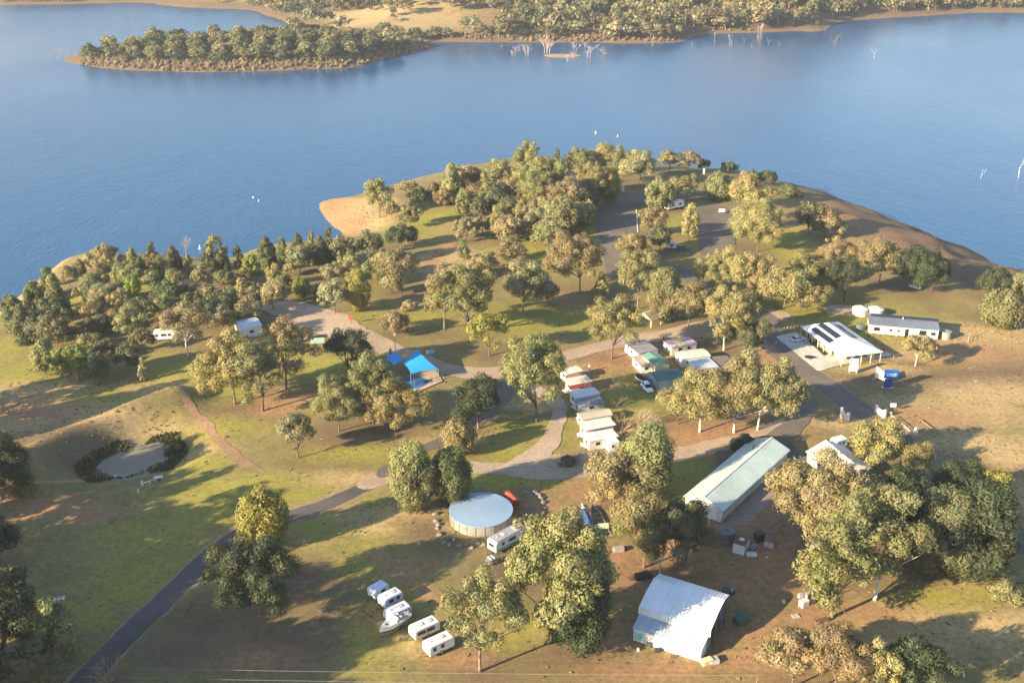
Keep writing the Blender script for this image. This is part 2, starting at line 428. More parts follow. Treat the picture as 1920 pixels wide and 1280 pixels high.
# ------------------------------------------------------------------ the trees of the near shore: one row per tree
# base x, base y, top y, crown width (photograph pixels), habit, leaf tone, where it stands
TREES = [
# --- left grove by the lake
(203,507,455,56,'G','tan','in front of the grassy bay at the left lake edge'),
(131,538,495,28,'G','tan','standing alone on the brown lake bank at far left'),
(350,485,436,46,'W','pink','against the blue water behind the left grove'),
(289,510,453,28,'C','pine','fourth dark spire from the left end of the lakeside row'),
(253,514,465,28,'C','olive','just right of the big tan gum on the left lake edge'),
(328,512,462,30,'C','dark','left of the leafless pink tree at the water'),
(355,512,477,22,'C','olive','at the foot of the leafless pink tree'),
(412,505,438,36,'T','tan','rising above dark she-oaks left of centre on the lake edge'),
(393,510,460,32,'C','dark','left of the tan gum that rises from the lakeside row'),
(418,508,463,26,'C','dark','right in front of the tan gum that rises from the lakeside row'),
(448,503,458,22,'C','dark','alone in a gap of the lakeside row showing the water'),
(472,515,476,36,'B','bright','lowest bright crown of the lakeside row'),
(503,498,445,38,'C','pine','left one of a close pair with tips above the water'),
(532,502,445,28,'C','pine','right one of a close pair with tips above the water'),
(560,480,438,26,'C','dark','small dark spire behind a pale grey tree by the water'),
(563,513,458,36,'G','pale','palest crown in the lakeside she-oak row'),
(588,495,435,26,'C','olive','tallest sunny spire near the orange beach'),
(604,503,440,30,'C','dark','second spire from the orange beach'),
(620,492,428,30,'C','dark','first spire beside the orange beach'),
(645,503,440,36,'G','pale','next to the orange beach behind the she-oaks'),
(420,540,507,32,'G','olive','small round left one of two on the lawn behind the lakeside row'),
(453,532,502,32,'G','gold','small round right one of two on the lawn behind the lakeside row'),
(548,517,490,24,'G','tan','tiny and round in front of the palest lakeside crown'),
(623,527,492,38,'T','tan','round pinkish crown above the gravel lot'),
(513,580,522,46,'T','tan','with a bare thin trunk at the upper edge of the gravel lot'),
(530,548,512,30,'G','olive','behind the thin trunked gum above the gravel lot'),
(475,558,528,40,'T','pale','left of the thin trunked gum above the gravel lot'),
(567,560,515,38,'B','bright','yellow green crown above the gravel lot'),
(628,587,520,50,'G','pale','at the right end of the gravel lot'),
(597,560,532,24,'T','tan','bare twigged sapling at the upper rim of the gravel lot'),
(328,540,503,34,'G','olive','above the small grey track in the left grove'),
(337,560,530,36,'G','brown','brown crown just below the small grey track in the left grove'),
(383,562,530,42,'G','brown','large brown crown right of the small grey track in the left grove'),
(417,580,548,36,'G','dark','dark brown crown between the grey track and the gravel lot'),
(360,585,548,36,'G','dark','dark crown behind the open branched gum by the white motorhome'),
(310,602,548,46,'G','olive','behind and above the white motorhome'),
(388,615,557,44,'G','dark','dark mass right behind the open branched gum by the white motorhome'),
(472,607,553,42,'G','brown','olive brown mass left of the gravel lot entry'),
(442,590,560,28,'G','dark','bluish dark crown in the middle of the brown crowned group'),
(420,620,573,52,'G','brown','low olive brown mass left of the long white roof'),
(353,668,572,74,'T','tan','umbrella crown on a bare forked trunk by the white motorhome'),
(245,632,575,50,'G','olive','sunny crown left of the white motorhome'),
(270,610,558,44,'G','dark','dark crown above left of the white motorhome'),
(268,658,612,38,'G','brown','touching the left end of the white motorhome'),
(218,607,578,28,'G','brown','small brownish crown left of the grove centre'),
(193,625,590,46,'G','dark','dark shaded crown at the grove centre'),
(200,580,530,42,'G','pale','grey green crown at the grove centre'),
(180,545,507,46,'G','olive','sunny crown below the grassy bay'),
(230,537,490,36,'B','olive','bushy crown right of the grassy bay'),
(267,530,483,28,'C','pine','pine spire second row behind the lakeside she-oaks'),
(302,522,480,28,'C','olive','between two dark spires left of the leafless pink tree'),
(252,558,513,34,'B','bright','bright bush on the strip of sunny lawn inside the left grove'),
(287,540,505,30,'G','olive','small crown on the strip of lawn inside the left grove'),
(163,562,530,36,'G','pale','pale crown above the sunlit patch in the left grove'),
(172,604,560,46,'G','gold','yellowish crown beside the sunlit patch in the left grove'),
(110,590,533,42,'C','olive','tall sunny spire near the left lake bank'),
(104,555,513,34,'C','olive','tip against the water near the left lake bank'),
(70,595,533,46,'C','pine','broad pine against the water at the far left'),
(33,617,556,48,'C','pine','leftmost pine of the whole shore'),
(50,644,575,46,'C','dark','darkest pine at the far left in front'),
(108,650,588,44,'G','brown','olive brown crown right of the darkest far left pine'),
(141,642,617,34,'G','dark','low dark bushy crown by the brown clearing at left'),
(170,652,624,40,'G','olive','low round crown above the green slope thicket'),
(190,670,640,44,'G','dark','flat dark brown crown above the green slope thicket'),
(243,698,642,42,'G','dark','grey dark crown at the right end of the green slope thicket'),
(271,714,668,20,'C','pale','little pale grey cone beside the start of the red track'),
(88,702,633,46,'B','olive','left end of the green slope thicket'),
(117,706,650,40,'B','bright','second crown from the left in the green slope thicket'),
(150,714,645,54,'B','bright','middle crown of the green slope thicket'),
(188,720,660,46,'B','pine','right crown of the green slope thicket'),
(68,572,528,36,'B','olive','on the lake bank right behind the broad far left pine'),
(92,540,498,30,'B','pine','at the waterline between the far left pines and the lone drooping gum'),
(150,522,488,34,'B','olive','at the waterline just right of the lone drooping gum'),
(172,508,468,32,'G','pale','at the waterline left of the grassy bay gum'),
(20,592,556,34,'B','dark','at the waterline behind the leftmost pine'),
# --- centre left
(441,757,616,96,'G','gold','big sunny crown with three trunks beside the red track'),
(493,770,640,74,'G','olive','with a dark ivy clad trunk right beside the big sunny triple trunk'),
(537,730,597,96,'T','tan','dark backed with a pinkish top, in front of the long white roof'),
(655,707,617,64,'G','deep','darkest round tree left of the blue shade sails'),
(700,795,662,84,'G','olive','behind the orange leaved gum in front of the play area'),
(736,806,706,104,'T','gold','orange leaved gum in front of the blue play area'),
(636,808,706,86,'G','olive','drooping sunny gum left of the orange leaved gum'),
(560,858,775,60,'G','pale','small spreading gum at the end of the red track'),
(897,803,703,78,'G','deep','dark gum on a pale forked trunk right of the play area'),
(1006,790,634,98,'G','olive','biggest round crown beside the row of cabins'),
(862,850,782,62,'B','gold','yellow feathery crown above the dark twin bushes by the silver water tank'),
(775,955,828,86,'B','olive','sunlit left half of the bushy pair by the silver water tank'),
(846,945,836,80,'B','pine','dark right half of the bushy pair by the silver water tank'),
(1147,672,556,88,'G','gold','sunny crown on a single dark trunk above the camp road'),
(833,617,498,76,'T','tan','tan crown on a pale trunk in the middle of the camping lawn'),
(878,627,500,98,'G','olive','broad dense crown in the middle of the camping lawn'),
(980,584,490,74,'G','pale','pale tufted crown right of the broad dense crown on the lawn'),
(1025,573,524,36,'G','dark','small dark tree below the pink topped wide gum'),
(917,667,587,62,'G','lemon','bright yellow drooping crown lowest on the camping lawn'),
(1087,550,435,96,'T','tan','wide pink topped crown left of the sealed car park'),
(1127,562,510,28,'C','gold','slim yellow sapling below the end of the car park'),
(960,500,450,60,'T','tan','tan crown above the bright green lawn strip'),
(870,487,447,26,'C','olive','thin small tree standing alone on the shaded lawn'),
(875,452,408,46,'G','pale','round grey green crown above the shaded lawn'),
(752,465,417,50,'G','deep','single round one at the edge of the sunny lawn behind the beach'),
(690,500,432,52,'G','dark','dark olive crown behind the orange beach'),
(655,520,470,40,'G','olive','olive crown between the she-oaks and the gravel lot'),
(753,547,465,62,'T','tan','pinkish bare looking crown on a black trunk'),
(735,550,512,34,'G','pale','pale small crown leaning on the black trunked gum'),
(672,582,505,48,'B','lemon','yellow green upright crown beside the gravel lot'),
(740,625,582,46,'G','tan','low round tan tree beside the street lamp'),
(765,582,563,26,'G','tan','tiny tan tree above the round one by the street lamp'),
(908,520,470,50,'G','tan','olive tan crown on the upper lawn above the broad dense crown'),
(1187,492,432,50,'G','tan','between the car park and the parked four wheel drive'),
(1237,472,420,40,'G','dark','dark round crown left of the parked four wheel drive'),
(1195,580,470,72,'T','olive','leaning olive mass above the brown shelter'),
(1245,600,498,68,'B','olive','upright brush like crown right of the brown shelter'),
(1290,612,527,80,'T','tan','flat topped tan crown with dark underside right of the brown shelter'),
# --- the point
(712,408,336,48,'G','olive','tall tree on the beach headland with pale straight trunk'),
(763,367,337,32,'T','tan','small tan crown against the water behind the headland'),
(790,392,348,36,'G','deep','flat dark round crown on the headland'),
(817,374,340,30,'G','brown','brownish round crown right of the flat dark one on the headland'),
(833,392,352,32,'T','tan','tan crown with a visible trunk on the headland'),
(847,383,307,40,'C','olive','tall olive cone on the shore of the point'),
(868,362,308,44,'G','tan','tan round crown behind the tall olive cone'),
(897,347,315,30,'G','dark','dim crown at the water right of the tall olive cone'),
(870,408,352,38,'B','olive','upright olive crown below the tall olive cone'),
(908,390,333,40,'G','olive','left part of the long sunny wood on the point'),
(940,366,297,48,'G','olive','leaning peak at the water left of the tallest tree'),
(947,382,338,36,'G','tan','low sunny crown below the leaning peak'),
(990,345,262,38,'G','olive','tallest tree standing out against the lake'),
(1023,386,293,84,'G','olive','broad sunny crown below the tallest tree'),
(975,370,305,36,'G','gold','narrow sunny crown left of the broad one below the tallest tree'),
(1044,320,278,16,'C','dark','thin dark spike against the lake'),
(1060,337,293,22,'G','dark','dark gap filler right of the thin dark spike'),
(1086,336,275,40,'G','olive','first of four sunny crowns on the skyline of the point'),
(1127,326,268,44,'G','gold','second of four sunny crowns on the skyline of the point'),
(1162,340,275,44,'G','olive','third of four sunny crowns on the skyline of the point'),
(1202,352,280,54,'G','pale','fourth of four sunny crowns on the skyline of the point'),
(1107,392,305,56,'G','gold','sunny mass left of the bright green crown on the point'),
(1139,378,310,46,'B','bright','bright green crown in the middle of the point'),
(1070,406,330,64,'G','tan','tan mass in the middle of the point'),
(1097,402,345,50,'B','dark','dark olive crown at the top of the car park'),
(1056,441,365,56,'B','olive','olive crown left of the car park top'),
(985,421,370,44,'G','tan','tan crown on the sunny slope of the point'),
(937,416,382,30,'G','tan','small tan round crown beside the red path on the point'),
(770,426,378,38,'G','olive','sunny round crown right of the beach headland'),
(735,411,375,28,'T','tan','thin tan tree beside the tall headland tree'),
(905,441,405,30,'G','tan','small brownish crown beside the shaded lawn'),
(950,451,403,48,'G','tan','tan tufted crown above the upper lawn'),
(1012,440,385,52,'G','pale','pale olive crown between lawn and car park'),
(1030,470,410,48,'G','olive','olive crown above the bright green lawn'),
(1255,323,279,40,'G','tan','left one of the tan pair at the end of the point'),
(1288,323,279,38,'T','tan','right one of the tan pair at the end of the point'),
(1237,391,335,56,'B','olive','olive green crown between the two car parks'),
(1270,372,330,34,'G','tan','tan crown behind the white camper'),
(1222,441,385,46,'T','tan','tan crown at the kerb of the left car park'),
(1319,323,297,22,'G','dark','small dark tree beside the white post at the shore'),
(1368,324,303,26,'G','dark','lone small dark tree on the shoreline'),
(1408,346,317,22,'G','dark','small dark tree half hidden by the yellow gum row'),
(1437,347,317,30,'G','dark','dark round tree at the right end of the point'),
(1478,367,341,42,'S','dark','grey green bush on the bank at the right end of the point'),
(1347,373,325,52,'B','olive','bushy round crown above the right car park'),
(1292,373,325,28,'G','olive','slender olive crown behind the white camper'),
(1400,397,322,48,'G','gold','furthest of the tall yellow gums along the right car park'),
(1408,430,345,58,'G','gold','middle one of the tall yellow gums along the right car park'),
(1420,472,372,82,'G','gold','nearest and biggest of the tall yellow gums along the right car park'),
(1292,448,385,36,'B','gold','pale yellow cone between the car parks'),
(1515,440,376,50,'G','dark','left one of the pair on the brown bank'),
(1545,446,390,52,'G','tan','right one of the pair on the brown bank'),
# --- right
(1340,546,470,62,'G','gold','leftmost of the golden row above the road'),
(1374,552,466,66,'G','gold','second of the golden row above the road'),
(1413,556,473,70,'G','tan','third of the golden row above the road'),
(1470,577,506,80,'T','gold','fourth of the golden row, bare stems showing'),
(1512,582,530,56,'T','tan','drooping last crown at the right end of the golden row'),
(1512,537,476,62,'G','olive','dark olive crown behind the right end of the golden row'),
(1562,520,443,64,'T','tan','golden crown on a pale trunk touching the dark tree'),
(1582,566,477,54,'G','deep','dark tree on a black trunk behind the two white tanks'),
(1648,531,446,68,'T','tan','umbrella shaped tan crown standing free on the right lawn'),
(1725,542,465,86,'G','deep','wide dark crown above the right lawn'),
(1866,560,500,64,'G','deep','dark crown by the water at the right edge'),
(1908,572,512,64,'G','olive','sunny crown cut by the right edge of the picture'),
(1872,609,545,78,'B','olive','low wide bushy crown below the dark one at the right edge'),
(1357,657,540,80,'G','gold','tall sunny crown on a white trunk beside the camp road'),
(1398,665,590,62,'G','dark','dark shaded crown joined to the tall sunny crown by the camp road'),
(1716,686,626,56,'T','gold','small gum with a leaning white trunk below the long white cabin'),
(1312,810,690,92,'T','gold','left one of the three white trunked gums behind the long green shed'),
(1376,811,680,104,'G','gold','middle one of the three white trunked gums behind the long green shed'),
(1420,806,668,116,'T','olive','right one of the three white trunked gums behind the long green shed'),
(1270,795,735,64,'G','gold','low golden crown beside the lawn of the cabins'),
(1395,842,810,48,'S','deep','round dark bush at the back corner of the long green shed'),
(1640,872,782,82,'G','gold','golden crown behind the farmhouse roof'),
(1710,887,828,56,'T','gold','smaller tan crown right of the golden one behind the farmhouse'),
(1535,1015,857,176,'G','tan','huge pinkish tan crown covering the farmhouse'),
(1560,1157,975,116,'G','olive','yellow green gum nearest the rubbish heap'),
(1640,1124,935,152,'T','olive','spreading olive gum with bare white limbs in the big clump'),
(1690,1010,880,112,'B','deep','deep green crown behind the big clump'),
(1765,1078,918,120,'B','dark','dark left half of the great rounded clump at right'),
(1832,1090,905,112,'B','deep','dark right half of the great rounded clump at right'),
(1790,962,860,78,'G','deep','dark crown with a pale tuft on top of the clump at right'),
(1855,972,882,76,'B','lemon','yellow topped crown at the right end of the clump'),
(1485,1288,1185,96,'G','tan','tan gum cut by the bottom edge, left one of the bottom right group'),
(1562,1298,1178,92,'G','tan','tan gum cut by the bottom edge, middle of the bottom right group'),
(1640,1302,1205,66,'G','gold','small yellowish crown in the bottom right group'),
(1702,1300,1200,112,'G','deep','dark green crown cut by the bottom edge at bottom right'),
# --- foreground
(1032,1202,972,178,'G','olive','giant gum in the centre foreground'),
(1082,1222,1050,118,'B','deep','dark ivy green tree under the giant gum'),
(900,1258,1088,128,'T','olive','pale trunked gum beside the two pinkish caravans'),
(1150,952,852,90,'T','tan','pinkish crown left of the dark green tree by the long shed'),
(1208,925,795,108,'B','olive','bushy dark green tree at the corner of the long shed lawn'),
(1207,1064,920,98,'G','gold','sunny tan gum right of the boat trailers'),
(1268,1066,945,112,'G','dark','dark gum behind the white barn'),
(497,1022,920,94,'B','lemon','bright yellow tree at the bend of the sealed drive'),
(487,1150,1010,128,'G','deep','wide dark gum on a thin trunk beside the sealed drive'),
(10,1285,1075,176,'G','deep','huge dark gum at the bottom left corner'),
(112,1292,1130,90,'G','olive','sunny lower crown at the bottom left corner'),
(2,935,820,90,'G','deep','dark crown at the left edge beside the pond'),
(2,1062,965,66,'G','deep','dark crown at the left edge below the pond'),
(45,925,893,40,'S','olive','low olive bush right of the dark tree at the left edge'),
(350,1140,1112,46,'N','straw','upper one of two dry brush clumps beside the sealed drive'),
(213,1275,1235,60,'N','straw','lower one of two dry brush clumps beside the sealed drive'),
(1150,765,735,46,'N','brown','bare brown shrub behind the middle cabin'),
(1195,800,768,60,'N','pink','bare pinkish hedge beside the lowest cabin'),
(1165,812,780,44,'N','straw','dry straw coloured shrub behind the lowest cabin'),
(1076,858,838,42,'N','brown','brown low shrub in front of the lowest cabin'),
(1062,868,852,34,'S','brown','brown mat of bush at the junction of the gravel tracks'),
(1304,681,660,22,'S','lemon','yellow green bush between two white cabin roofs'),
(1248,640,627,14,'S','dark','tiny dark bush at the corner of the striped roof cabin'),
(1316,640,622,30,'W','brown','leafless slender tree on the camp road verge'),
(325,850,822,34,'S','deep','dark green reed bush at the right end of the pond'),
(1885,1120,1085,60,'S','olive','dry olive scrub at the right edge on the orange slope'),
(878,455,470,1,'X','x','x'),
]
TREES = [t for t in TREES if t[4] != 'X']
TONE = {'olive': (0.218, 0.218, 0.101), 'gold': (.280, .248, .112), 'tan': (0.264, 0.218, 0.119), 'dark': (0.121, 0.133, 0.069), 'pine': (0.117, 0.145, 0.064),
        'deep': (0.061, 0.079, 0.044), 'bright': (0.198, 0.238, 0.058), 'pale': (0.259, 0.253, 0.143), 'brown': (0.194, 0.169, 0.097), 'lemon': (.275, .255, .070),
        'pink': (0.367, 0.281, 0.242), 'straw': (0.387, 0.262, 0.145)}
TONEW = {'olive': 'olive green', 'gold': 'golden green', 'tan': 'tan', 'dark': 'dark olive', 'pine': 'dark green', 'deep': 'deep green', 'bright': 'bright green',
         'pale': 'grey green', 'brown': 'brownish', 'lemon': 'yellow green', 'pink': 'pinkish', 'straw': 'straw coloured'}
KINDW = {'G': ('gum_tree', 'gum tree'), 'T': ('gum_tree', 'open crowned gum'), 'C': ('she_oak', 'pointed she-oak'), 'B': ('bushy_tree', 'bushy tree'),
         'W': ('leafless_tree', 'leafless tree'), 'S': ('bush', 'bush'), 'N': ('dry_shrub', 'dry shrub')}
# ------------------------------------------------------------------ ground sheet with soil / grass masks
def gm(px, py): return g(px, py)
mask = {k: np.zeros(GXm.shape) for k in ('green', 'dirt', 'straw', 'litter_shade')}  # last channel: fallen litter, plus shade painted into the ground colour
def blob(px, py, rx, ry, ch, amt=1.0):
    p = g(px, py)
    d = ((GXm - p.x) / rx) ** 2 + ((GYm - p.y) / ry) ** 2
    mask[ch] = np.maximum(mask[ch], amt * np.exp(-d))
def stroke(pts, hw, ch, amt=1.0, soft=2.0):
    P = [g(a, b) for a, b in pts]
    d = line_dist(GXm, GYm, P)
    mask[ch] = np.maximum(mask[ch], amt * (1 - smooth(hw - soft * .5, hw + soft, d)))
for a in [(1150, 740, 10, 16), (1190, 770, 9, 12), (1170, 720, 6, 8), (395, 705, 10, 16), (430, 735, 8, 8), (330, 690, 16, 10), (1140, 420, 5, 10), (1108, 425, 6, 16),
          (1010, 475, 16, 14), (800, 425, 16, 22), (830, 400, 10, 20), (950, 600, 26, 16), (1060, 590, 22, 16), (800, 590, 14, 10), (560, 930, 24, 5), (420, 915, 20, 7),
          (500, 905, 14, 5), (130, 1150, 9, 5), (170, 1160, 7, 3), (1290, 890, 10, 14), (1270, 920, 7, 8), (1010, 810, 14, 10), (960, 850, 14, 6), (600, 990, 8, 6),
          (1500, 560, 20, 24), (1480, 450, 14, 40), (1640, 600, 20, 16), (880, 900, 14, 6), (980, 900, 16, 5), (740, 1110, 6, 10), (700, 1180, 6, 12), (690, 1050, 7, 8),
          (1000, 1170, 10, 4), (950, 1200, 7, 3), (600, 700, 12, 10), (570, 760, 8, 4), (700, 850, 20, 5), (800, 870, 16, 4), (530, 660, 10, 8), (610, 680, 12, 8),
          (380, 960, 16, 7), (300, 1000, 16, 8), (430, 800, 10, 6), (260, 1080, 12, 10), (370, 870, 9, 7), (1460, 690, 5, 8), (680, 590, 10, 8), (690, 500, 10, 8),
          (10, 650, 12, 12), (60, 690, 18, 10), (200, 745, 14, 6), (1880, 1110, 8, 4), (1310, 450, 6, 14), (1270, 420, 5, 14), (1760, 1120, 12, 4), (240, 540, 14, 8), (150, 560, 10, 8)]:
    blob(*a, 'green', .85)
for a in [(1150, 1190, 9, 6), (1250, 1250, 14, 4), (1400, 1240, 16, 5), (1200, 1090, 8, 7), (1170, 1050, 6, 6), (540, 750, 9, 7), (520, 770, 8, 4), (760, 1070, 6, 5),
          (1330, 815, 26, 10), (1400, 815, 18, 8), (1450, 1050, 13, 14), (1400, 1100, 12, 8), (1380, 970, 8, 10), (1430, 930, 8, 14), (1520, 1170, 9, 6), (1600, 1150, 12, 4),
          (1160, 660, 12, 6), (1110, 690, 12, 6), (1130, 720, 6, 6), (1090, 920, 8, 5), (1060, 960, 7, 6), (1440, 670, 6, 10), (640, 420, 10, 16), (625, 395, 12, 12),
          (720, 1160, 5, 3), (860, 1235, 6, 3), (60, 940, 16, 4), (120, 955, 14, 4), (860, 350, 20, 12), (930, 350, 20, 12), (870, 425, 12, 10), (1060, 560, 10, 5),
          (40, 770, 18, 8), (1820, 660, 20, 10), (1720, 780, 18, 8), (1000, 945, 6, 6), (1560, 720, 6, 4), (480, 1240, 7, 4), (1420, 1180, 16, 6), (1330, 1180, 8, 6), (1660, 430, 30, 40),
          (1560, 400, 30, 30), (1760, 480, 22, 28), (1230, 660, 6, 6), (1270, 1020, 8, 8), (1360, 1060, 12, 8), (1180, 1260, 10, 3)]:
    blob(*a, 'dirt', .78)
for a in [(1780, 770, 24, 10), (1870, 740, 24, 10), (1700, 760, 12, 7), (1850, 640, 24, 7), (1740, 665, 20, 5), (1640, 690, 14, 4), (1830, 620, 20, 6), (1580, 790, 8, 4),
          (1700, 1170, 16, 8), (1800, 1180, 16, 8), (1880, 1180, 14, 8), (1860, 1100, 10, 6), (650, 900, 16, 4), (330, 870, 8, 5), (360, 855, 9, 4), (230, 790, 14, 5),
          (120, 740, 20, 10), (60, 730, 20, 10), (170, 760, 14, 8), (300, 730, 12, 8), (680, 385, 12, 16), (700, 420, 10, 16), (660, 400, 8, 14), (840, 480, 14, 8),
          (900, 990, 8, 3), (620, 970, 12, 3), (740, 960, 10, 4), (690, 990, 8, 3), (1050, 690, 14, 4), (1300, 625, 16, 3), (820, 500, 16, 6), (1000, 340, 30, 20), (30, 790, 14, 8),
          (980, 1180, 6, 3), (1000, 760, 8, 4), (880, 830, 12, 5), (560, 1000, 8, 4), (1900, 850, 14, 10), (1900, 930, 12, 10), (1820, 830, 14, 8), (1460, 1230, 10, 3), (750, 1200, 8, 4)]:
    blob(*a, 'straw', .9)
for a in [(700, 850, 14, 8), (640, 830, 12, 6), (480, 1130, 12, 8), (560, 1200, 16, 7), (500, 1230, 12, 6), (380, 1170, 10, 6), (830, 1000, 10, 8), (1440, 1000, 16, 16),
          (1700, 715, 22, 9), (1780, 715, 24, 9), (1870, 700, 20, 10), (1800, 850, 22, 10), (1740, 830, 12, 8), (1870, 880, 16, 12), (240, 850, 9, 7), (190, 850, 9, 6), (150, 870, 9, 6), (640, 850, 10, 8), (1600, 1000, 20, 16), (950, 1080, 9, 7), (1010, 990, 9, 7), (980, 960, 6, 6), (60, 820, 18, 10), (140, 800, 16, 8), (240, 740, 10, 4),  # paints tree shade on the right slope and shade about the pond dam
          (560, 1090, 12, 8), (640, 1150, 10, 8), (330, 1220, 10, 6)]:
    blob(*a, 'litter_shade', .85)
stroke([(700, 1035), (735, 1065), (770, 1085), (810, 1120)], 1.0, 'dirt', .9)
stroke([(0, 935), (60, 948), (130, 962), (190, 970)], 1.6, 'dirt', .9)
stroke([(190, 970), (250, 974), (330, 967), (430, 947), (520, 927), (600, 905), (690, 884)], 1.0, 'litter_shade', .8)
stroke([(870, 425), (850, 445), (835, 470), (800, 500)], 1.6, 'dirt', .9)
stroke([(1700, 625), (1800, 640), (1920, 615)], 2.0, 'straw', .9)
stroke([(590, 680), (640, 720), (560, 760), (500, 775)], 1.2, 'litter_shade', .6)
# fallen litter and bare soil under every tree
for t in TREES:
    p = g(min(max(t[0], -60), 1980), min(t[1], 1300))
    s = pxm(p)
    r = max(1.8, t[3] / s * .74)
    mask['litter_shade'] = np.maximum(mask['litter_shade'], .75 * np.exp(-(((GXm - p.x) / r) ** 2 + ((GYm - p.y) / r) ** 2)))
# sandy rim along the waterline
dsh = poly_sdf(GXm, GYm, NEAR)
q1, q2 = g(640, 405), g(760, 360)
lobe = np.exp(-(((GXm - q1.x) / 26) ** 2 + ((GYm - q1.y) / 40) ** 2)) + .5 * np.exp(-(((GXm - q2.x) / 30) ** 2 + ((GYm - q2.y) / 14) ** 2))
mask['dirt'] = np.maximum(mask['dirt'], np.clip(.12 + lobe * 1.0, 0, .62) * (1 - smooth(5, 17, dsh)))
mask['straw'] = np.maximum(mask['straw'], .8 * (1 - smooth(.8, 3.5, dsh)))
bank = smooth(95, 150, GXm) * smooth(235, 285, GYm) * (1 - smooth(35, 75, dsh))
mask['litter_shade'] = np.maximum(mask['litter_shade'], .95 * bank)  # brown bank earth, partly darkened for the shade of its slope
mask['straw'] *= 1 - .8 * bank
mask['dirt'] *= 1 - .75 * bank
mask['green'] *= 1 - bank
MC = np.stack([np.clip(mask[k], 0, 1) for k in ('green', 'dirt', 'straw', 'litter_shade')], -1)

def ground_material(name):
    m, nt, N, L, b = new_mat(name)
    geo = N.new('ShaderNodeNewGeometry')
    at = N.new('ShaderNodeAttribute'); at.attribute_name = 'soil'
    sep = N.new('ShaderNodeSeparateColor'); L.new(at.outputs['Color'], sep.inputs[0])
    big = noise_node(N, L, .028, 5, geo.outputs['Position'], .6)
    mid = noise_node(N, L, .16, 6, geo.outputs['Position'], .65)
    fine = noise_node(N, L, .9, 6, geo.outputs['Position'], .7)
    tiny = noise_node(N, L, 3.2, 4, geo.outputs['Position'], .75)
    grass = ramp(N, L, big.outputs[0], [(.30, (.150, .128, .052)), (.46, (.190, .152, .066)), (.56, (.168, .148, .058)), (.70, (.225, .170, .088))])
    g2 = ramp(N, L, mid.outputs[0], [(.32, (.135, .108, .052)), (.5, (.190, .158, .062)), (.66, (.250, .190, .092))])
    base = mix(N, L, .55, grass.outputs[0], g2.outputs[0])
    def blend(prev, chan, col_a, col_b, sharp=.34):
        n = math_n(N, L, 'ADD', math_n(N, L, 'MULTIPLY', mid.outputs[0], .9), math_n(N, L, 'MULTIPLY', fine.outputs[0], .55))
        n = math_n(N, L, 'SUBTRACT', n, .725)
        f = math_n(N, L, 'ADD', chan, math_n(N, L, 'MULTIPLY', n, 1.1))
        f = math_n(N, L, 'MULTIPLY', math_n(N, L, 'SUBTRACT', f, .5 - sharp / 2), 1 / sharp, True)
        f = math_n(N, L, 'MULTIPLY', f, math_n(N, L, 'MULTIPLY', chan, 4.0, True))
        c = mix(N, L, fine.outputs[0], col_a, col_b)
        return mix(N, L, f, prev, c)
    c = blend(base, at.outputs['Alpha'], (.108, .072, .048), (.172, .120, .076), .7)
    c = blend(c, sep.outputs[2], (.31, .225, .105), (.40, .295, .150), .7)
    c = blend(c, sep.outputs[0], (.185, .185, .034), (.265, .235, .055), .8)
    c = blend(c, sep.outputs[1], (.240, .130, .068), (.325, .195, .108), .8)
    sp = ramp(N, L, tiny.outputs[0], [(.30, .62), (.5, 1.0), (.72, 1.28)])
    c = mix(N, L, .8, c, sp.outputs[0], 'MULTIPLY')
    f2 = ramp(N, L, fine.outputs[0], [(.28, .68), (.5, 1.0), (.75, 1.25)])
    c = mix(N, L, .8, c, f2.outputs[0], 'MULTIPLY')
    L.new(c, b.inputs['Base Color'])
    b.inputs['Roughness'].default_value = .95
    b.inputs['Specular IOR Level'].default_value = .15
    bp = N.new('ShaderNodeBump'); bp.inputs['Strength'].default_value = .6; bp.inputs['Distance'].default_value = .14
    h = math_n(N, L, 'ADD', math_n(N, L, 'MULTIPLY', fine.outputs[0], 1.0), math_n(N, L, 'MULTIPLY', tiny.outputs[0], .45))
    L.new(h, bp.inputs['Height']); L.new(bp.outputs[0], b.inputs['Normal'])
    return m
GROUND = ground_material('ground')
def grid_mesh(name, X, Y, Z, mat, soil):
    nx, ny = X.shape
    idx = np.arange(nx * ny).reshape(nx, ny)
    F = np.stack([idx[:-1, :-1], idx[1:, :-1], idx[1:, 1:], idx[:-1, 1:]], -1).reshape(-1, 4)
    me = np_mesh(name, np.stack([X, Y, Z], -1).reshape(-1, 3), F, [mat], smooth_=True)
    ca = me.color_attributes.new('soil', 'FLOAT_COLOR', 'POINT')
    ca.data.foreach_set('color', soil.reshape(-1, 4).astype(np.float32).ravel())
    return me
o = link('ground', grid_mesh('ground', GXm, GYm, GH, GROUND, MC)); tag(o, kind='structure')

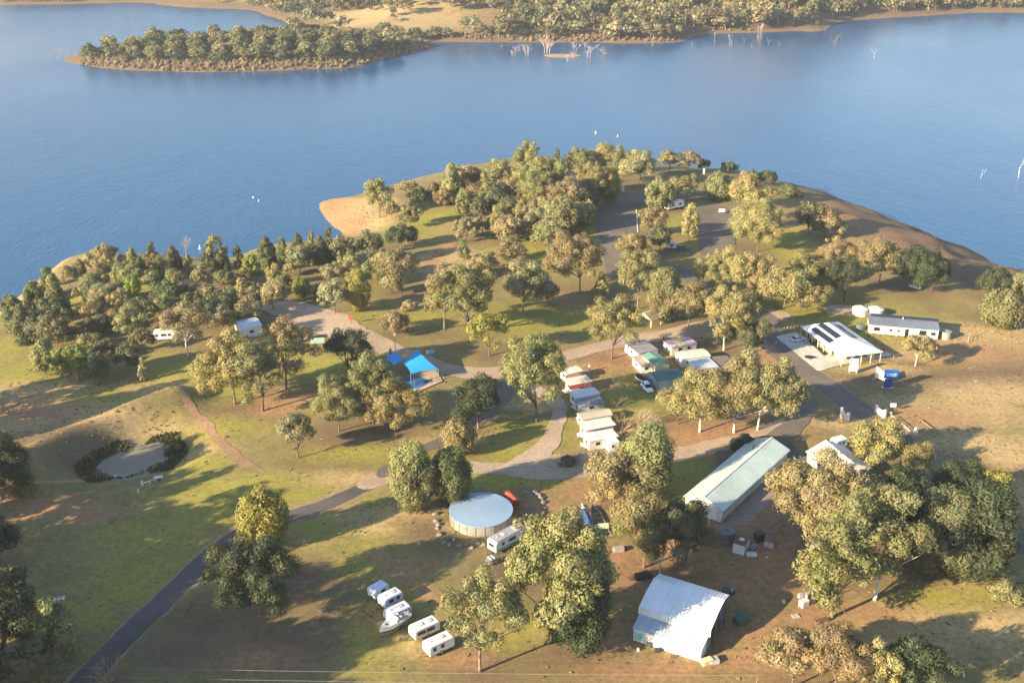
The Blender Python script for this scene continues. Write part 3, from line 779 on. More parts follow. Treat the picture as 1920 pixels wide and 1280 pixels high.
# far country: one coarse sheet to the horizon, sunk under the fine sheet
fx = np.concatenate([np.arange(-3000, -900, 60.), np.arange(-900, 1000, 9.), np.arange(1000, 3001, 60.)])
fy = np.concatenate([np.arange(-900, 500, 30.), np.arange(500, 1700, 9.), np.arange(1700, 4001, 60.)])
FXm, FYm = np.meshgrid(fx, fy, indexing='ij')
FH = np.maximum(h_far(FXm, FYm), h_near(FXm, FYm))
inn = (FXm > GX0 + 8) & (FXm < GX1 - 8) & (FYm > GY0 + 8) & (FYm < GY1 - 8)
FH = np.where(inn, FH - 12, FH)
def hf(x, y): return float(h_far(np.array([x]), np.array([y]))[0])
def gf(px, py):
    """point of the far country seen at a pixel"""
    d = ray(px, py); o = Vector((0, 0, CAM_Z)); t = (8.0 - CAM_Z) / d.z if d.z < -1e-3 else 900.0
    ts = np.arange(650.0, 2400.0, 4.0)
    xs, ys, zs = d.x * ts, d.y * ts, CAM_Z + d.z * ts
    hh = np.maximum(h_far(xs, ys), WZ)
    k = np.argmax(zs <= hh)
    return Vector((xs[k], ys[k], float(hh[k])))
dfar = poly_sdf(FXm, FYm, FAR)
sf = np.zeros(FXm.shape + (4,))
sf[..., 2] = .85 * smooth(12, 50, dfar)
sf[..., 3] = .8 * (1 - smooth(8, 40, dfar))
sf[..., 1] = .3 * (1 - smooth(2, 9, np.abs(dfar)))
for (a, b, rx, ry) in [(1000, 40, 90, 60), (1250, 40, 120, 80), (1450, 40, 60, 60), (1700, 10, 160, 120), (620, 10, 70, 50)]:
    q = gf(a, b)
    e = np.exp(-(((FXm - q.x) / rx) ** 2 + ((FYm - q.y) / ry) ** 2))
    sf[..., 3] = np.maximum(sf[..., 3], e); sf[..., 2] *= (1 - .8 * e)
o = link('hills', grid_mesh('hills', FXm, FYm, FH, GROUND, np.clip(sf, 0, 1))); tag(o, kind='structure')

# ------------------------------------------------------------------ lake
def water_material():
    m, nt, N, L, b = new_mat('lake_water')
    geo = N.new('ShaderNodeNewGeometry')
    mp = N.new('ShaderNodeMapping'); mp.inputs['Scale'].default_value = (1.0, .45, 1.0); mp.inputs['Rotation'].default_value = (0, 0, R(20))
    L.new(geo.outputs['Position'], mp.inputs[0])
    n1 = noise_node(N, L, .55, 5, mp.outputs[0], .62)
    n2 = noise_node(N, L, .07, 3, mp.outputs[0])
    n3 = noise_node(N, L, .0048, 5, mp.outputs[0], .62)
    h = math_n(N, L, 'ADD', n1.outputs[0], math_n(N, L, 'MULTIPLY', n2.outputs[0], 1.6))
    bp = N.new('ShaderNodeBump'); bp.inputs['Distance'].default_value = .5
    st = ramp(N, L, n3.outputs[0], [(.3, .22), (.7, .55)])
    L.new(st.outputs[0], bp.inputs['Strength'])
    L.new(h, bp.inputs['Height']); L.new(bp.outputs[0], b.inputs['Normal'])
    col = ramp(N, L, n3.outputs[0], [(.3, (.004, .042, .125)), (.7, (.020, .085, .190))])
    L.new(col.outputs[0], b.inputs['Base Color'])
    ro = ramp(N, L, n3.outputs[0], [(.3, .16), (.7, .30)])
    L.new(ro.outputs[0], b.inputs['Roughness'])
    b.inputs['IOR'].default_value = 1.33
    b.inputs['Specular IOR Level'].default_value = .4
    return m
LAKE = water_material()
mb = MB(); mb.add([(-3000, -900, WZ), (3000, -900, WZ), (3000, 4000, WZ), (-3000, 4000, WZ)], [(0, 1, 2, 3)])
tag(mb.build('lake_water', LAKE), kind='structure')

# ------------------------------------------------------------------ patches lying on the ground (clean contours, draped)
def patch(name, fn, bbox, step, off, mat, kind='structure', z=None):
    """fn(x, y) < 0 inside"""
    xs = np.arange(bbox[0], bbox[1] + step, step); ys = np.arange(bbox[2], bbox[3] + step, step)
    X, Y = np.meshgrid(xs, ys, indexing='ij')
    S = fn(X, Y)
    verts = {}; V = []; Fs = []
    def vid(key, x, y):
        if key not in verts:
            verts[key] = len(V); V.append((x, y))
        return verts[key]
    nx, ny = X.shape
    ins = S < 0
    cells = ins[:-1, :-1] | ins[1:, :-1] | ins[1:, 1:] | ins[:-1, 1:]
    for i, j in zip(*np.nonzero(cells)):
        cs = [(i, j), (i + 1, j), (i + 1, j + 1), (i, j + 1)]
        poly = []
        for k in range(4):
            a, b = cs[k], cs[(k + 1) % 4]
            sa, sb = S[a], S[b]
            if sa < 0: poly.append(vid(a, X[a], Y[a]))
            if (sa < 0) != (sb < 0):
                t = sa / (sa - sb)
                key = (min(a, b), max(a, b))
                poly.append(vid(key, X[a] + (X[b] - X[a]) * t, Y[a] + (Y[b] - Y[a]) * t))
        if len(poly) >= 3: Fs.append(poly)
    A = np.array(V)
    Z = hzv(A[:, 0], A[:, 1]) + off if z is None else np.full(len(A), z)
    me = bpy.data.meshes.new(name)
    me.from_pydata([(A[i, 0], A[i, 1], Z[i]) for i in range(len(A))], [], Fs)
    me.materials.append(mat)
    me.polygons.foreach_set('use_smooth', [True] * len(Fs)); me.update()
    o = link(name, me)
    if kind: tag(o, kind=kind)
    return o
def bb(P, m): return (min(p[0] for p in P) - m, max(p[0] for p in P) + m, min(p[1] for p in P) - m, max(p[1] for p in P) + m)
def strip(name, px, width, mat, off=.05, ragged=.35, step=1.0, n=4):
    P = [g(min(max(a, -240), 2100), b) for a, b in px]
    W = width if isinstance(width, (list, tuple)) else [width] * len(P)
    Q = catmull([(p.x, p.y, w_ / 2) for p, w_ in zip(P, W)], n, False)
    f = lambda x, y: line_dist(x, y, Q[:, :2], Q[:, 2]) + vnoise(x, y, 2.6, 21) * ragged * 2 + vnoise(x, y, 9, 22) * ragged * 2
    return patch(name, f, bb(Q, 6), step, off, mat)
def area(name, px, mat, off=.05, ragged=.5, step=1.0, curve=True, zplane=None):
    P = [tuple(g(a, b)[:2]) for a, b in px]
    Q = catmull(P, 3) if curve else P
    f = lambda x, y: -poly_sdf(x, y, Q) + vnoise(x, y, 2.6, 23) * ragged * 2 + vnoise(x, y, 9, 24) * ragged * 2
    return patch(name, f, bb(Q, 4), step, off, mat, z=zplane)
def loose_mat(name, a, b_, rough=.95, big=.10, fine=1.6, contrast=.35):
    m, nt, N, L, b = new_mat(name)
    geo = N.new('ShaderNodeNewGeometry')
    n1 = noise_node(N, L, big, 5, geo.outputs['Position'], .6)
    n2 = noise_node(N, L, fine, 5, geo.outputs['Position'], .7)
    r1 = ramp(N, L, n1.outputs[0], [(.3, a), (.7, b_)])
    r2 = ramp(N, L, n2.outputs[0], [(.3, 1 - contrast), (.7, 1 + contrast * .6)])
    L.new(mix(N, L, 1.0, r1.outputs[0], r2.outputs[0], 'MULTIPLY'), b.inputs['Base Color'])
    b.inputs['Roughness'].default_value = rough
    b.inputs['Specular IOR Level'].default_value = .2
    bp = N.new('ShaderNodeBump'); bp.inputs['Strength'].default_value = .35; bp.inputs['Distance'].default_value = .1
    L.new(n2.outputs[0], bp.inputs['Height']); L.new(bp.outputs[0], b.inputs['Normal'])
    return m
ASPH = loose_mat('asphalt', (.066, .064, .066), (.105, .097, .092), .85, .12, 2.0, .25)
ASPHR = loose_mat('sunlit_asphalt', (.105, .090, .078), (.165, .138, .112), .9, .10, 1.6, .25)  # asphalt with the warm tone of sunlight put into its colour
ASPH2 = loose_mat('worn_asphalt', (.105, .092, .082), (.150, .128, .108), .9, .12, 1.5, .25)
GRAV = loose_mat('gravel', (.27, .205, .150), (.38, .295, .220), .95, .10, 1.4, .3)
GRAV2 = loose_mat('pale_gravel', (.31, .240, .180), (.41, .32, .245), .95, .14, 1.4, .3)
TRACK = loose_mat('red_dirt', (.215, .130, .078), (.285, .190, .118), .95, .2, 1.6, .35)
SHORED = loose_mat('asphalt_edge', (.21, .15, .09), (.30, .22, .14), .95, .2, 1.6, .35)
# sealed drive at lower left, turning to gravel past the bend
DR = [(-190, 1760), (-60, 1560), (60, 1410), (120, 1330), (185, 1245), (245, 1185), (305, 1128), (355, 1078), (405, 1034), (455, 1000), (530, 972), (605, 948), (680, 915), (740, 892)]
strip('road_verge', DR, 5.8, SHORED, .03, .6)
strip('sealed_drive', DR, [4.6, 4.6, 4.6, 4.6, 4.6, 4.6, 4.5, 4.4, 4.3, 4.2, 4.0, 3.8, 3.6, 3.4], ASPH, .06, .2)
strip('gravel_track', [(690, 908), (760, 886), (830, 880), (900, 877), (980, 880), (1050, 874), (1120, 868), (1190, 860), (1290, 850), (1350, 834), (1420, 818), (1480, 795)],
      [4.5, 5, 5, 5.5, 7, 11, 10, 7, 6, 6, 6, 6], GRAV, .07, .5)
strip('gravel_track', [(960, 880), (1010, 850), (1038, 808), (1050, 775), (1030, 745), (985, 720), (955, 702)], [7, 6, 4.6, 4.4, 4.4, 4.4, 4.4], GRAV2, .10, .5)
strip('gravel_track', [(945, 702), (935, 745), (900, 785), (840, 820), (770, 852), (720, 888)], [6, 6.5, 5, 3.4, 3, 3], ASPH2, .08, .6)
strip('gravel_road', [(560, 588), (640, 614), (700, 640), (745, 660), (800, 682), (850, 695), (900, 700), (960, 695), (1060, 668), (1150, 645), (1250, 628), (1330, 610), (1400, 592), (1450, 590)],
      [9, 9, 8, 7, 6.5, 6.5, 7, 7, 6.5, 6.5, 7, 7, 8, 9], GRAV, .09, .5)
area('gravel_lot', [(486, 574), (520, 566), (560, 566), (610, 578), (660, 596), (690, 622), (670, 634), (630, 632), (590, 626), (555, 612), (520, 594)], GRAV2, .12, .8)
strip('gravel_track', [(500, 578), (440, 558), (395, 548), (362, 538), (345, 528)], 4.0, GRAV, .10, .5)
strip('red_track', [(322, 708), (348, 742), (378, 786), (412, 825), (452, 862), (500, 886), (540, 890)], [1.2, 1.6, 1.8, 1.6, 1.4, 1.0, .6], TRACK, .06, .8)
RD = [(1404, 590), (1430, 612), (1442, 640), (1468, 665), (1508, 695), (1547, 720), (1588, 752), (1625, 778), (1680, 816), (1745, 866), (1830, 940), (1915, 1010), (2010, 1090)]
strip('road_verge', RD, [10, 10, 9, 9, 9, 9, 8.5, 8, 7, 7, 7, 7, 7], SHORED, .04, .6)
strip('sealed_road', RD, [8.5, 8.5, 7.4, 7.2, 7.2, 7.2, 7, 6.4, 5.6, 5.6, 5.6, 5.6, 5.6], ASPHR, .08, .15)
strip('sealed_side_road', [(1497, 728), (1508, 758), (1498, 785), (1478, 806), (1455, 826), (1470, 850), (1490, 862)], [7, 6, 5, 5, 6, 7, 5], ASPH2, .11, .5)
strip('sealed_road', [(1440, 604), (1400, 575), (1350, 556), (1305, 530), (1280, 508), (1235, 500), (1185, 505), (1155, 518)], [8, 7, 6, 5.5, 5.5, 5.5, 5.5, 5], ASPHR, .10, .2)
area('car_park', [(1113, 388), (1140, 366), (1170, 360), (1205, 364), (1215, 376), (1196, 395), (1197, 430), (1180, 470), (1170, 518), (1136, 518), (1132, 470), (1118, 430)], ASPHR, .13, .15, .8, False)
area('car_park', [(1308, 386), (1340, 382), (1371, 392), (1380, 466), (1350, 500), (1318, 500), (1308, 450)], ASPHR, .13, .15, .8, False)
area('gravel_apron', [(1545, 578), (1560, 572), (1600, 574), (1650, 586), (1660, 592), (1620, 594), (1560, 590)], GRAV2, .07, .5)
area('yard', [(1468, 850), (1510, 862), (1480, 900), (1440, 945), (1400, 985), (1340, 1000), (1330, 990), (1380, 955), (1440, 890)], loose_mat('yard_soil', (.200, .150, .120), (.270, .215, .180)), .05, .9)
area('concrete_apron', [(1454, 632), (1491, 623), (1512, 634), (1585, 678), (1645, 668), (1663, 660), (1674, 667), (1572, 686), (1534, 697)], CONCRETE, .16, 0.02, .7, False)
# painted lines on the apron and car park kerbs
LINE = paint((.75, .74, .70), .8)
def line_mark(a, b, w_, off, name='painted_line'):
    P = [g(*a), g(*b)]
    Q = np.array([(p.x, p.y, w_ / 2) for p in P])
    patch(name, lambda x, y: line_dist(x, y, Q[:, :2], Q[:, 2]), bb(Q, 1), .3, off, LINE)
for k in range(4):
    x0, y0 = 1478 + 19 * k, 644 + 12.5 * k
    line_mark((x0, y0), (x0 + 32, y0 - 6), .14, .20)
line_mark((1193, 394), (1196, 436), .35, .24, 'kerb_line')
# pond
m, nt, N_, L_, b = new_mat('pond_water')
b.inputs['Base Color'].default_value = (.200, .185, .135, 1); b.inputs['Roughness'].default_value = .55; b.inputs['Specular IOR Level'].default_value = .15
pb = bb(POND, 6)
tag(patch('pond_water', lambda x, y: -poly_sdf(x, y, POND) - 3.0 + 0 * x, pb, 1.0, 0, m, z=POND_Z), kind='structure')

# reeds ringing the pond
def reeds():
    rs = np.random.RandomState(3)
    n = 26000
    xs = rs.uniform(pb[0] - 6, pb[1] + 6, n); ys = rs.uniform(pb[2] - 6, pb[3] + 6, n)
    d = poly_sdf(xs, ys, POND) + vnoise(xs, ys, 5, 61) * 3.5
    far_ = vnoise(xs, ys, 7, 62) * 1.5
    k = (d < .2) & (d > -2.4 - far_ * 3.4) & (rs.rand(n) < .5)
    xs, ys = xs[k], ys[k]; zs = hzv(xs, ys); m_ = len(xs)
    V = []; T = []
    for _ in range(2):
        a = rs.uniform(0, 6.28, m_); w_ = rs.uniform(.10, .25, m_); h_ = rs.uniform(.25, .85, m_)
        dx, dy = np.cos(a) * w_, np.sin(a) * w_; lx, ly = rs.uniform(-.25, .25, m_), rs.uniform(-.25, .25, m_)
        q = np.stack([np.stack([xs - dx, ys - dy, zs - .1], 1), np.stack([xs + dx, ys + dy, zs - .1], 1), np.stack([xs + dx * .6 + lx, ys + dy * .6 + ly, zs + h_], 1), np.stack([xs - dx * .6 + lx, ys - dy * .6 + ly, zs + h_], 1)], 1)
        V.append(q.reshape(-1, 3))
        c = np.array([.075, .088, .030]) * rs.uniform(.6, 1.6, (m_, 1)); T.append(np.repeat(c, 4, axis=0))
    V = np.concatenate(V); T = np.concatenate(T)
    me = np_mesh('reeds', V, np.arange(len(V)).reshape(-1, 4), [LEAF])
    ca = me.color_attributes.new('tint', 'FLOAT_COLOR', 'POINT'); ca.data.foreach_set('color', np.concatenate([T, np.ones((len(T), 1))], 1).astype(np.float32).ravel())
    o = link('reeds', me); o.color = (1, 1, 1, 1); tag(o, kind='stuff')
reeds()
# ------------------------------------------------------------------ tree meshes (shared between alike trees)
def leaf_quads(P, Nn, size, rs, tint, elong=1.5):
    n = len(P)
    t = rs.normal(size=(n, 3)); t -= (t * Nn).sum(1, keepdims=True) * Nn
    t /= np.linalg.norm(t, axis=1, keepdims=True) + 1e-9
    b = np.cross(Nn, t)
    s = size * rs.uniform(.6, 1.3, (n, 1))
    a = t * s * elong * .5; c = b * s * .5
    V = np.stack([P - a * .9 - c * rs.uniform(.5, 1.3, (n, 1)), P - a * rs.uniform(.2, .9, (n, 1)) + c * rs.uniform(.5, 1.3, (n, 1)), P + a * 1.2], 1).reshape(-1, 3)
    F = np.arange(n * 3).reshape(n, 3)
    T = np.repeat(tint, 3, axis=0)
    return V, F, T
def clump_leaves(cen, rad, cnt, rs, size, flat=.8, upb=.25, droop=0.0):
    """leaves on the shell of each clump"""
    Ps, Ns, Ts = [], [], []
    for c, r, k in zip(cen, rad, cnt):
        d = rs.normal(size=(k, 3)); d[:, 2] += upb
        d /= np.linalg.norm(d, axis=1, keepdims=True)
        # lumpy shell
        ph = rs.uniform(0, 6.28, 3)
        lump = 1 + .18 * np.sin(3 * d[:, 0] + ph[0]) * np.sin(3 * d[:, 1] + ph[1]) + .12 * np.sin(5 * d[:, 2] + ph[2])
        rr = r * lump * rs.uniform(.55, 1.08, k) ** .6
        rr = np.where(rs.rand(k) < .10, r * rs.uniform(1.0, 1.35, k), rr)
        p = d * rr[:, None]; p[:, 2] *= flat
        if droop: p[:, 2] -= droop * r * (1 - np.abs(d[:, 2])) * rs.uniform(0, 1, k)
        nn = d + rs.normal(size=(k, 3)) * .30
        nn /= np.linalg.norm(nn, axis=1, keepdims=True)
        base = rs.uniform(.82, 1.16) * (1 + rs.uniform(-.12, .12, (k, 1)))
        hue = np.array([1 + rs.uniform(-.08, .10), 1.0, 1 + rs.uniform(-.15, .12)])
        Ps.append(c + p); Ns.append(nn); Ts.append(base * hue)
    return np.concatenate(Ps), np.concatenate(Ns), np.concatenate(Ts)
def finish_crown(name, P, Nn, T, size, rs, elong):
    V, F, T = leaf_quads(P, Nn, size, rs, T, elong)
    me = np_mesh(name, V, F, [LEAF])
    ca = me.color_attributes.new('tint', 'FLOAT_COLOR', 'POINT')
    ca.data.foreach_set('color', np.concatenate([T, np.ones((len(T), 1))], 1).astype(np.float32).ravel())
    return me
def bez(a, b, c, n=4):
    a, b, c = Vector(a), Vector(b), Vector(c)
    return [a * (1 - t) ** 2 + b * 2 * t * (1 - t) + c * t * t for t in [i / n for i in range(n + 1)]]
def make_tree(kind, h, cw, seed, dens=1.0, leaf=.42, mn=12):
    """returns (crown mesh or None, trunk mesh) for a tree h metres tall with a crown cw metres wide"""
    rs = np.random.RandomState(seed); r0 = random.Random(seed)
    tr = MB(); cr = cw / 2
    tip = Vector((r0.uniform(-.06, .06) * h, r0.uniform(-.06, .06) * h, h * .8))
    trad = .0125 * h + .04
    if kind in 'GT':
        zc0 = h * (.06 if kind == 'G' else .13)
        n = int((24 if kind == 'G' else 20) * (cw / 9) ** 1.05 * (1.45 if cw > 14 else 1)) + 8
        cen, rad = [], []
        lobes = [(rs.uniform(-.5, .5) * cr, rs.uniform(-.5, .5) * cr, rs.uniform(.70, .98)) for _ in range(3)] + [(0, 0, 1.0)]
        for i in range(n):
            u = rs.normal(size=3); u /= np.linalg.norm(u)
            if u[2] < -.5: u[2] *= -.6
            q = rs.uniform(.35, 1.0) ** .4
            L = lobes[rs.randint(4)]
            zmid = zc0 + (h - zc0) * .46; hh = (h - zc0) * .54 * L[2]
            rc = cw * rs.uniform(.07, .20) * (1.25 if cw < 7 else 1) * (.72 if cw > 14 else 1)
            x = L[0] * .7 + u[0] * q * (cr - rc * .6); y = L[1] * .7 + u[1] * q * (cr - rc * .6)
            rr = math.hypot(x, y) / cr
            z = zmid + u[2] * q * (hh - rc * .5)
            if kind == 'T': z = max(z, zc0 + (h - zc0) * .22 * min(1.2, rr) ** 1.5 + rs.uniform(0, .12) * (h - zc0))
            else: z = max(z, zc0 + h * .10 * rr)
            cen.append(np.array([x, y, min(z, h - rc * .6)])); rad.append(rc)
        area_ = [r * r for r in rad]
        dk = (72 if kind == 'G' else 58) * dens / (leaf * leaf * 5.0)
        cnt = [max(mn, int(a * dk)) for a in area_]
        P, Nn, T = clump_leaves(cen, rad, cnt, rs, leaf, .80, .3, .25)
        ext = np.percentile(np.abs(P[:, :2]), 96) * 1.04
        P[:, :2] *= cr / ext
        P[:, 2] *= h / np.percentile(P[:, 2], 99.7)
        crown = finish_crown('crown', P, Nn, T, leaf, rs, 1.7)
        fork = h * (.20 if kind == 'G' else .26)
        fp = Vector((tip.x * .3, tip.y * .3, fork))
        tr.tube(bez((0, 0, -.4), (tip.x * .1, 0, fork * .5), fp, 3), [trad * 1.25, trad * 1.02, trad * .9, trad * .8], 7)
        picks = sorted(range(n), key=lambda i: rs.rand())[:min(n, 7 if cw < 8 else 11)]
        for i in picks:
            c = Vector(cen[i]) * (cr / ext); c.z = cen[i][2]
            mid = fp.lerp(c, .5) + Vector((r0.uniform(-.08, .08) * cw, r0.uniform(-.08, .08) * cw, -.02 * h + r0.uniform(0, .10) * h))
            tr.tube(bez(fp, mid, c, 4), [trad * .5, trad * .38, trad * .27, trad * .17, trad * .06], 5)
    elif kind == 'C':
        n = int(26 * (h / 10) * max(1, cw / 4)); cen, rad = [], []
        for i in range(n):
            t = (i + rs.rand()) / n
            z = h * (.10 + .88 * t)
            prof = (.75 + .25 * math.sin(min(1, t * 2.2) * 1.57)) * (1 - t ** 2.2 * .85)
            a = rs.uniform(0, 6.283); rc = cr * rs.uniform(.28, .46) * (1.05 - .4 * t)
            rr = max(0, cr * prof * 1.05 - rc * .6) * rs.uniform(.5, 1)
            cen.append(np.array([math.cos(a) * rr, math.sin(a) * rr, z])); rad.append(rc)
        cnt = [max(mn, int(r * r * 70 * dens / (leaf * leaf * 5))) for r in rad]
        P, Nn, T = clump_leaves(cen, rad, cnt, rs, leaf, 1.25, .2, .4)
        crown = finish_crown('crown', P, Nn, T, leaf, rs, 2.2)
        tr.tube([(0, 0, -.3), (tip.x * .3, 0, h * .5), (tip.x * .5, 0, h * .9)], [trad, trad * .6, trad * .15], 6)
    elif kind == 'B':
        n = int(22 * (cw / 7) ** 1.3 * (h / cw)) + 8; cen, rad = [], []
        for i in range(n):
            u = rs.normal(size=3); u /= np.linalg.norm(u)
            t = .5 + .5 * u[2]; rc = cw * rs.uniform(.10, .19)
            wid = (1 - .45 * t ** 2)
            q = rs.uniform(.5, 1) ** .5
            cen.append(np.array([u[0] * q * (cr - rc * .7) * wid, u[1] * q * (cr - rc * .7) * wid, h * .10 + (h * .86) * (.5 + .5 * u[2] * q)]))
            rad.append(rc)
        cnt = [max(mn, int(r * r * 68 * dens / (leaf * leaf * 5))) for r in rad]
        P, Nn, T = clump_leaves(cen, rad, cnt, rs, leaf, 1.3, .35, .15)
        P[:, 2] = np.maximum(P[:, 2], .1)
        crown = finish_crown('crown', P, Nn, T, leaf, rs, 2.0)
        tr.tube([(0, 0, -.3), (tip.x * .3, 0, h * .4), (tip.x * .4, 0, h * .8)], [trad * 1.1, trad * .7, trad * .2], 6)
    elif kind == 'S':
        n = int(10 * (cw / 3) ** 1.2) + 5; cen, rad = [], []
        for i in range(n):
            a = rs.uniform(0, 6.283); q = rs.rand() ** .5; rc = cw * rs.uniform(.13, .22)
            cen.append(np.array([math.cos(a) * q * (cr - rc * .6), math.sin(a) * q * (cr - rc * .6), max(rc * .3, h * (1 - q * q * .7) - rc) * rs.uniform(.6, 1)]))
            rad.append(rc)
        cnt = [max(mn, int(r * r * 66 * dens / (leaf * leaf * 5))) for r in rad]
        P, Nn, T = clump_leaves(cen, rad, cnt, rs, leaf, .9, .5)
        P[:, 2] = np.maximum(P[:, 2], .05)
        crown = finish_crown('crown', P, Nn, T, leaf, rs, 1.8)
        for k in range(5): tr.bar((0, 0, -.2), (r0.uniform(-.5, .5) * cr, r0.uniform(-.5, .5) * cr, h * .6), .05, 5, .02)
    else:                                  # W leafless, N bare brush, K dead snag
        crown = None
        def br(p, d, L, r, lev):
            q = p + d * L
            tr.bar(p, q, r, 5 if lev < 2 else 4, r * .6, cap=False)
            if lev <= 0: return
            for _ in range(3 if kind != 'K' else 2):
                ax = Vector((r0.uniform(-1, 1), r0.uniform(-1, 1), r0.uniform(-.15, .7)))
                br(q if r0.random() < .7 else p.lerp(q, r0.uniform(.5, .95)), (d + ax * (.75 if kind != 'K' else .6)).normalized(), L * r0.uniform(.58, .85), r * .6, lev - 1)
        if kind == 'W':
            br(Vector((0, 0, -.3)), Vector((.03, .02, 1)).normalized(), h * .32, trad * .8, 4)
        elif kind == 'K':
            br(Vector((0, 0, -1.0)), Vector((r0.uniform(-.1, .1), 0, 1)).normalized(), h * .45 + 1, trad * .85, 3)
        else:
            for k in range(15):
                a = r0.uniform(0, 6.283); e = r0.uniform(.15, 1.0)
                br(Vector((r0.uniform(-.2, .2), r0.uniform(-.2, .2), -.1)), Vector((math.cos(a) * (1.1 - .5 * e), math.sin(a) * (1.1 - .5 * e), e)).normalized(), h * .55, .05, 2)
    return crown, tr.mesh('trunk', BARK, smooth_=True)

_lib = {}
def tree_mesh(kind, h, cw, seed, leaf):
    """pick a shared mesh whose built size is near the wanted one; returns crown, trunk, built h, built cw"""
    hb = (max(3, round(h / 3) * 3) if h < 10.5 else round(h / 5) * 5) if kind not in 'SN' else max(1.0, round(h))
    ratio = min(1.5, max(.35, cw / h)); rb = round(ratio / .25) * .25
    rb = max(rb, .4)
    v = seed % 2
    key = (kind, hb, round(rb, 2), v, leaf)
    if key not in _lib:
        _lib[key] = make_tree(kind, hb, hb * rb, 100 + hash((kind == 'G', int(hb * 10), int(rb * 10), v)) % 9999 + ord(kind[0]) * 31, leaf=leaf) + (hb, hb * rb)
    return _lib[key]
BARKC = {'G': (.15, .12, .095), 'T': (.20, .16, .125), 'C': (.10, .075, .055), 'B': (.12, .09, .06), 'W': (.36, .28, .24), 'S': (.12, .09, .06), 'N': (.30, .19, .10), 'K': (.62, .56, .50)}
def plant(kind, name, base, h, cw, tone, label, cat, group=None, seed=0, leaf=.42, barkc=None, parts=True):
    c, t, hb, cb = tree_mesh(kind, h, cw, seed, leaf)
    rr = random.Random(seed * 7 + 3)
    root = thing(name, label, cat, base, rr.uniform(0, 6.283), group)
    f = rr.uniform(.97, 1.03)
    root.scale = (cw / cb * f, cw / cb / f, h / hb)
    bc = barkc or BARKC[kind]
    k = rr.uniform(.85, 1.15)
    if c is not None:
        o = link('crown', c, root)
        o.color = tuple(x * k * rr.uniform(.96, 1.04) for x in tone) + (1,)
    o = link('trunk' if kind not in 'SN' else 'stems', t, root)
    if c is None: o.color = (tone if kind in 'WN' else bc) + (1,)
    else:
        kb = rr.uniform(.8, 1.1); o.color = tuple(x * kb for x in bc) + (1,)
    return root
for i, (bx, by, ty, wpx, kind, tone, where) in enumerate(TREES):
    base = g(bx, by)
    s = pxm(base)
    h = height_to(base, ty + 1.5)
    cw = wpx / s * (1.14 if by > 660 else 1.12)
    nm, kw = KINDW[kind]
    size = ''
    short = {'gum tree': 'gum', 'open crowned gum': 'gum', 'pointed she-oak': 'she-oak', 'bushy tree': 'bushy tree'}.get(kw, kw)
    for label in (TONEW[tone] + ' ' + kw, TONEW[tone] + ' ' + short, short):
        label += ', ' + where
        if len(label.replace('-', ' ').split()) <= 16: break
    lf = .40 if by < 480 else (.30 if by < 760 else .25)
    if h > 17: lf = .31
    if h > 22: lf = .36
    bark = None
    if tone in ('deep', 'dark') and kind == 'G': bark = (.20, .165, .14)
    if 'white' in where and 'trunk' in where or 'white limbs' in where: bark = (.62, .56, .48)
    if 'black trunk' in where: bark = (.05, .04, .035)
    plant(kind, nm, base, h, cw, TONE[tone], label, 'bush' if kind in 'SN' else 'tree', None, seed=i + 1, leaf=lf, barkc=bark)


# ---- tall wood just outside the left edge: its shadow lies across the foreground
def outside_wood():
    rs = np.random.RandomState(5)
    Vt, Ft, Tt = [], [], []; nb = 0
    pr = []
    for s in range(4):
        c, t = make_tree('G', 27, 17, 900 + s, dens=.9, leaf=.9, mn=6)
        v = np.empty(len(c.vertices) * 3, np.float32); c.vertices.foreach_get('co', v)
        a = np.empty(len(c.vertices) * 4, np.float32); c.color_attributes['tint'].data.foreach_get('color', a)
        tb = MB(); tb.bar((0, 0, -1), (0, 0, 16), .45, 6, .2, cap=False)
        tq = np.array(tb.f, np.int32); pr.append((v.reshape(-1, 3), a.reshape(-1, 4), np.array(tb.v, np.float32), np.concatenate([tq[:, :3], tq[:, [0, 2, 3]]])))
    for (x, y, sc) in OUTSIDE:
        v, a, tv, tf = pr[rs.randint(4)]
        an = rs.uniform(0, 6.28); ca, sa = math.cos(an), math.sin(an); zz = hz(x, y) if y > GY0 else 0
        for (q, col, fs) in ((v, np.concatenate([a[:, :3] * (.10, .10, .045), a[:, 3:]], 1), np.arange(len(v)).reshape(-1, 3)), (tv, np.tile([.25, .2, .16, 1], (len(tv), 1)), tf)):
            Vt.append(np.stack([(q[:, 0] * ca - q[:, 1] * sa) * sc + x, (q[:, 0] * sa + q[:, 1] * ca) * sc + y, q[:, 2] * sc + zz], 1))
            Ft.append(fs + nb); Tt.append(col); nb += len(q)
    me = np_mesh('woodland', np.concatenate(Vt), np.concatenate(Ft), [LEAF])
    cc = me.color_attributes.new('tint', 'FLOAT_COLOR', 'POINT')
    cc.data.foreach_set('color', np.concatenate(Tt).astype(np.float32).ravel())
    o = link('woodland', me); o.color = (1, 1, 1, 1); tag(o, kind='stuff')
fills = random.Random(21)
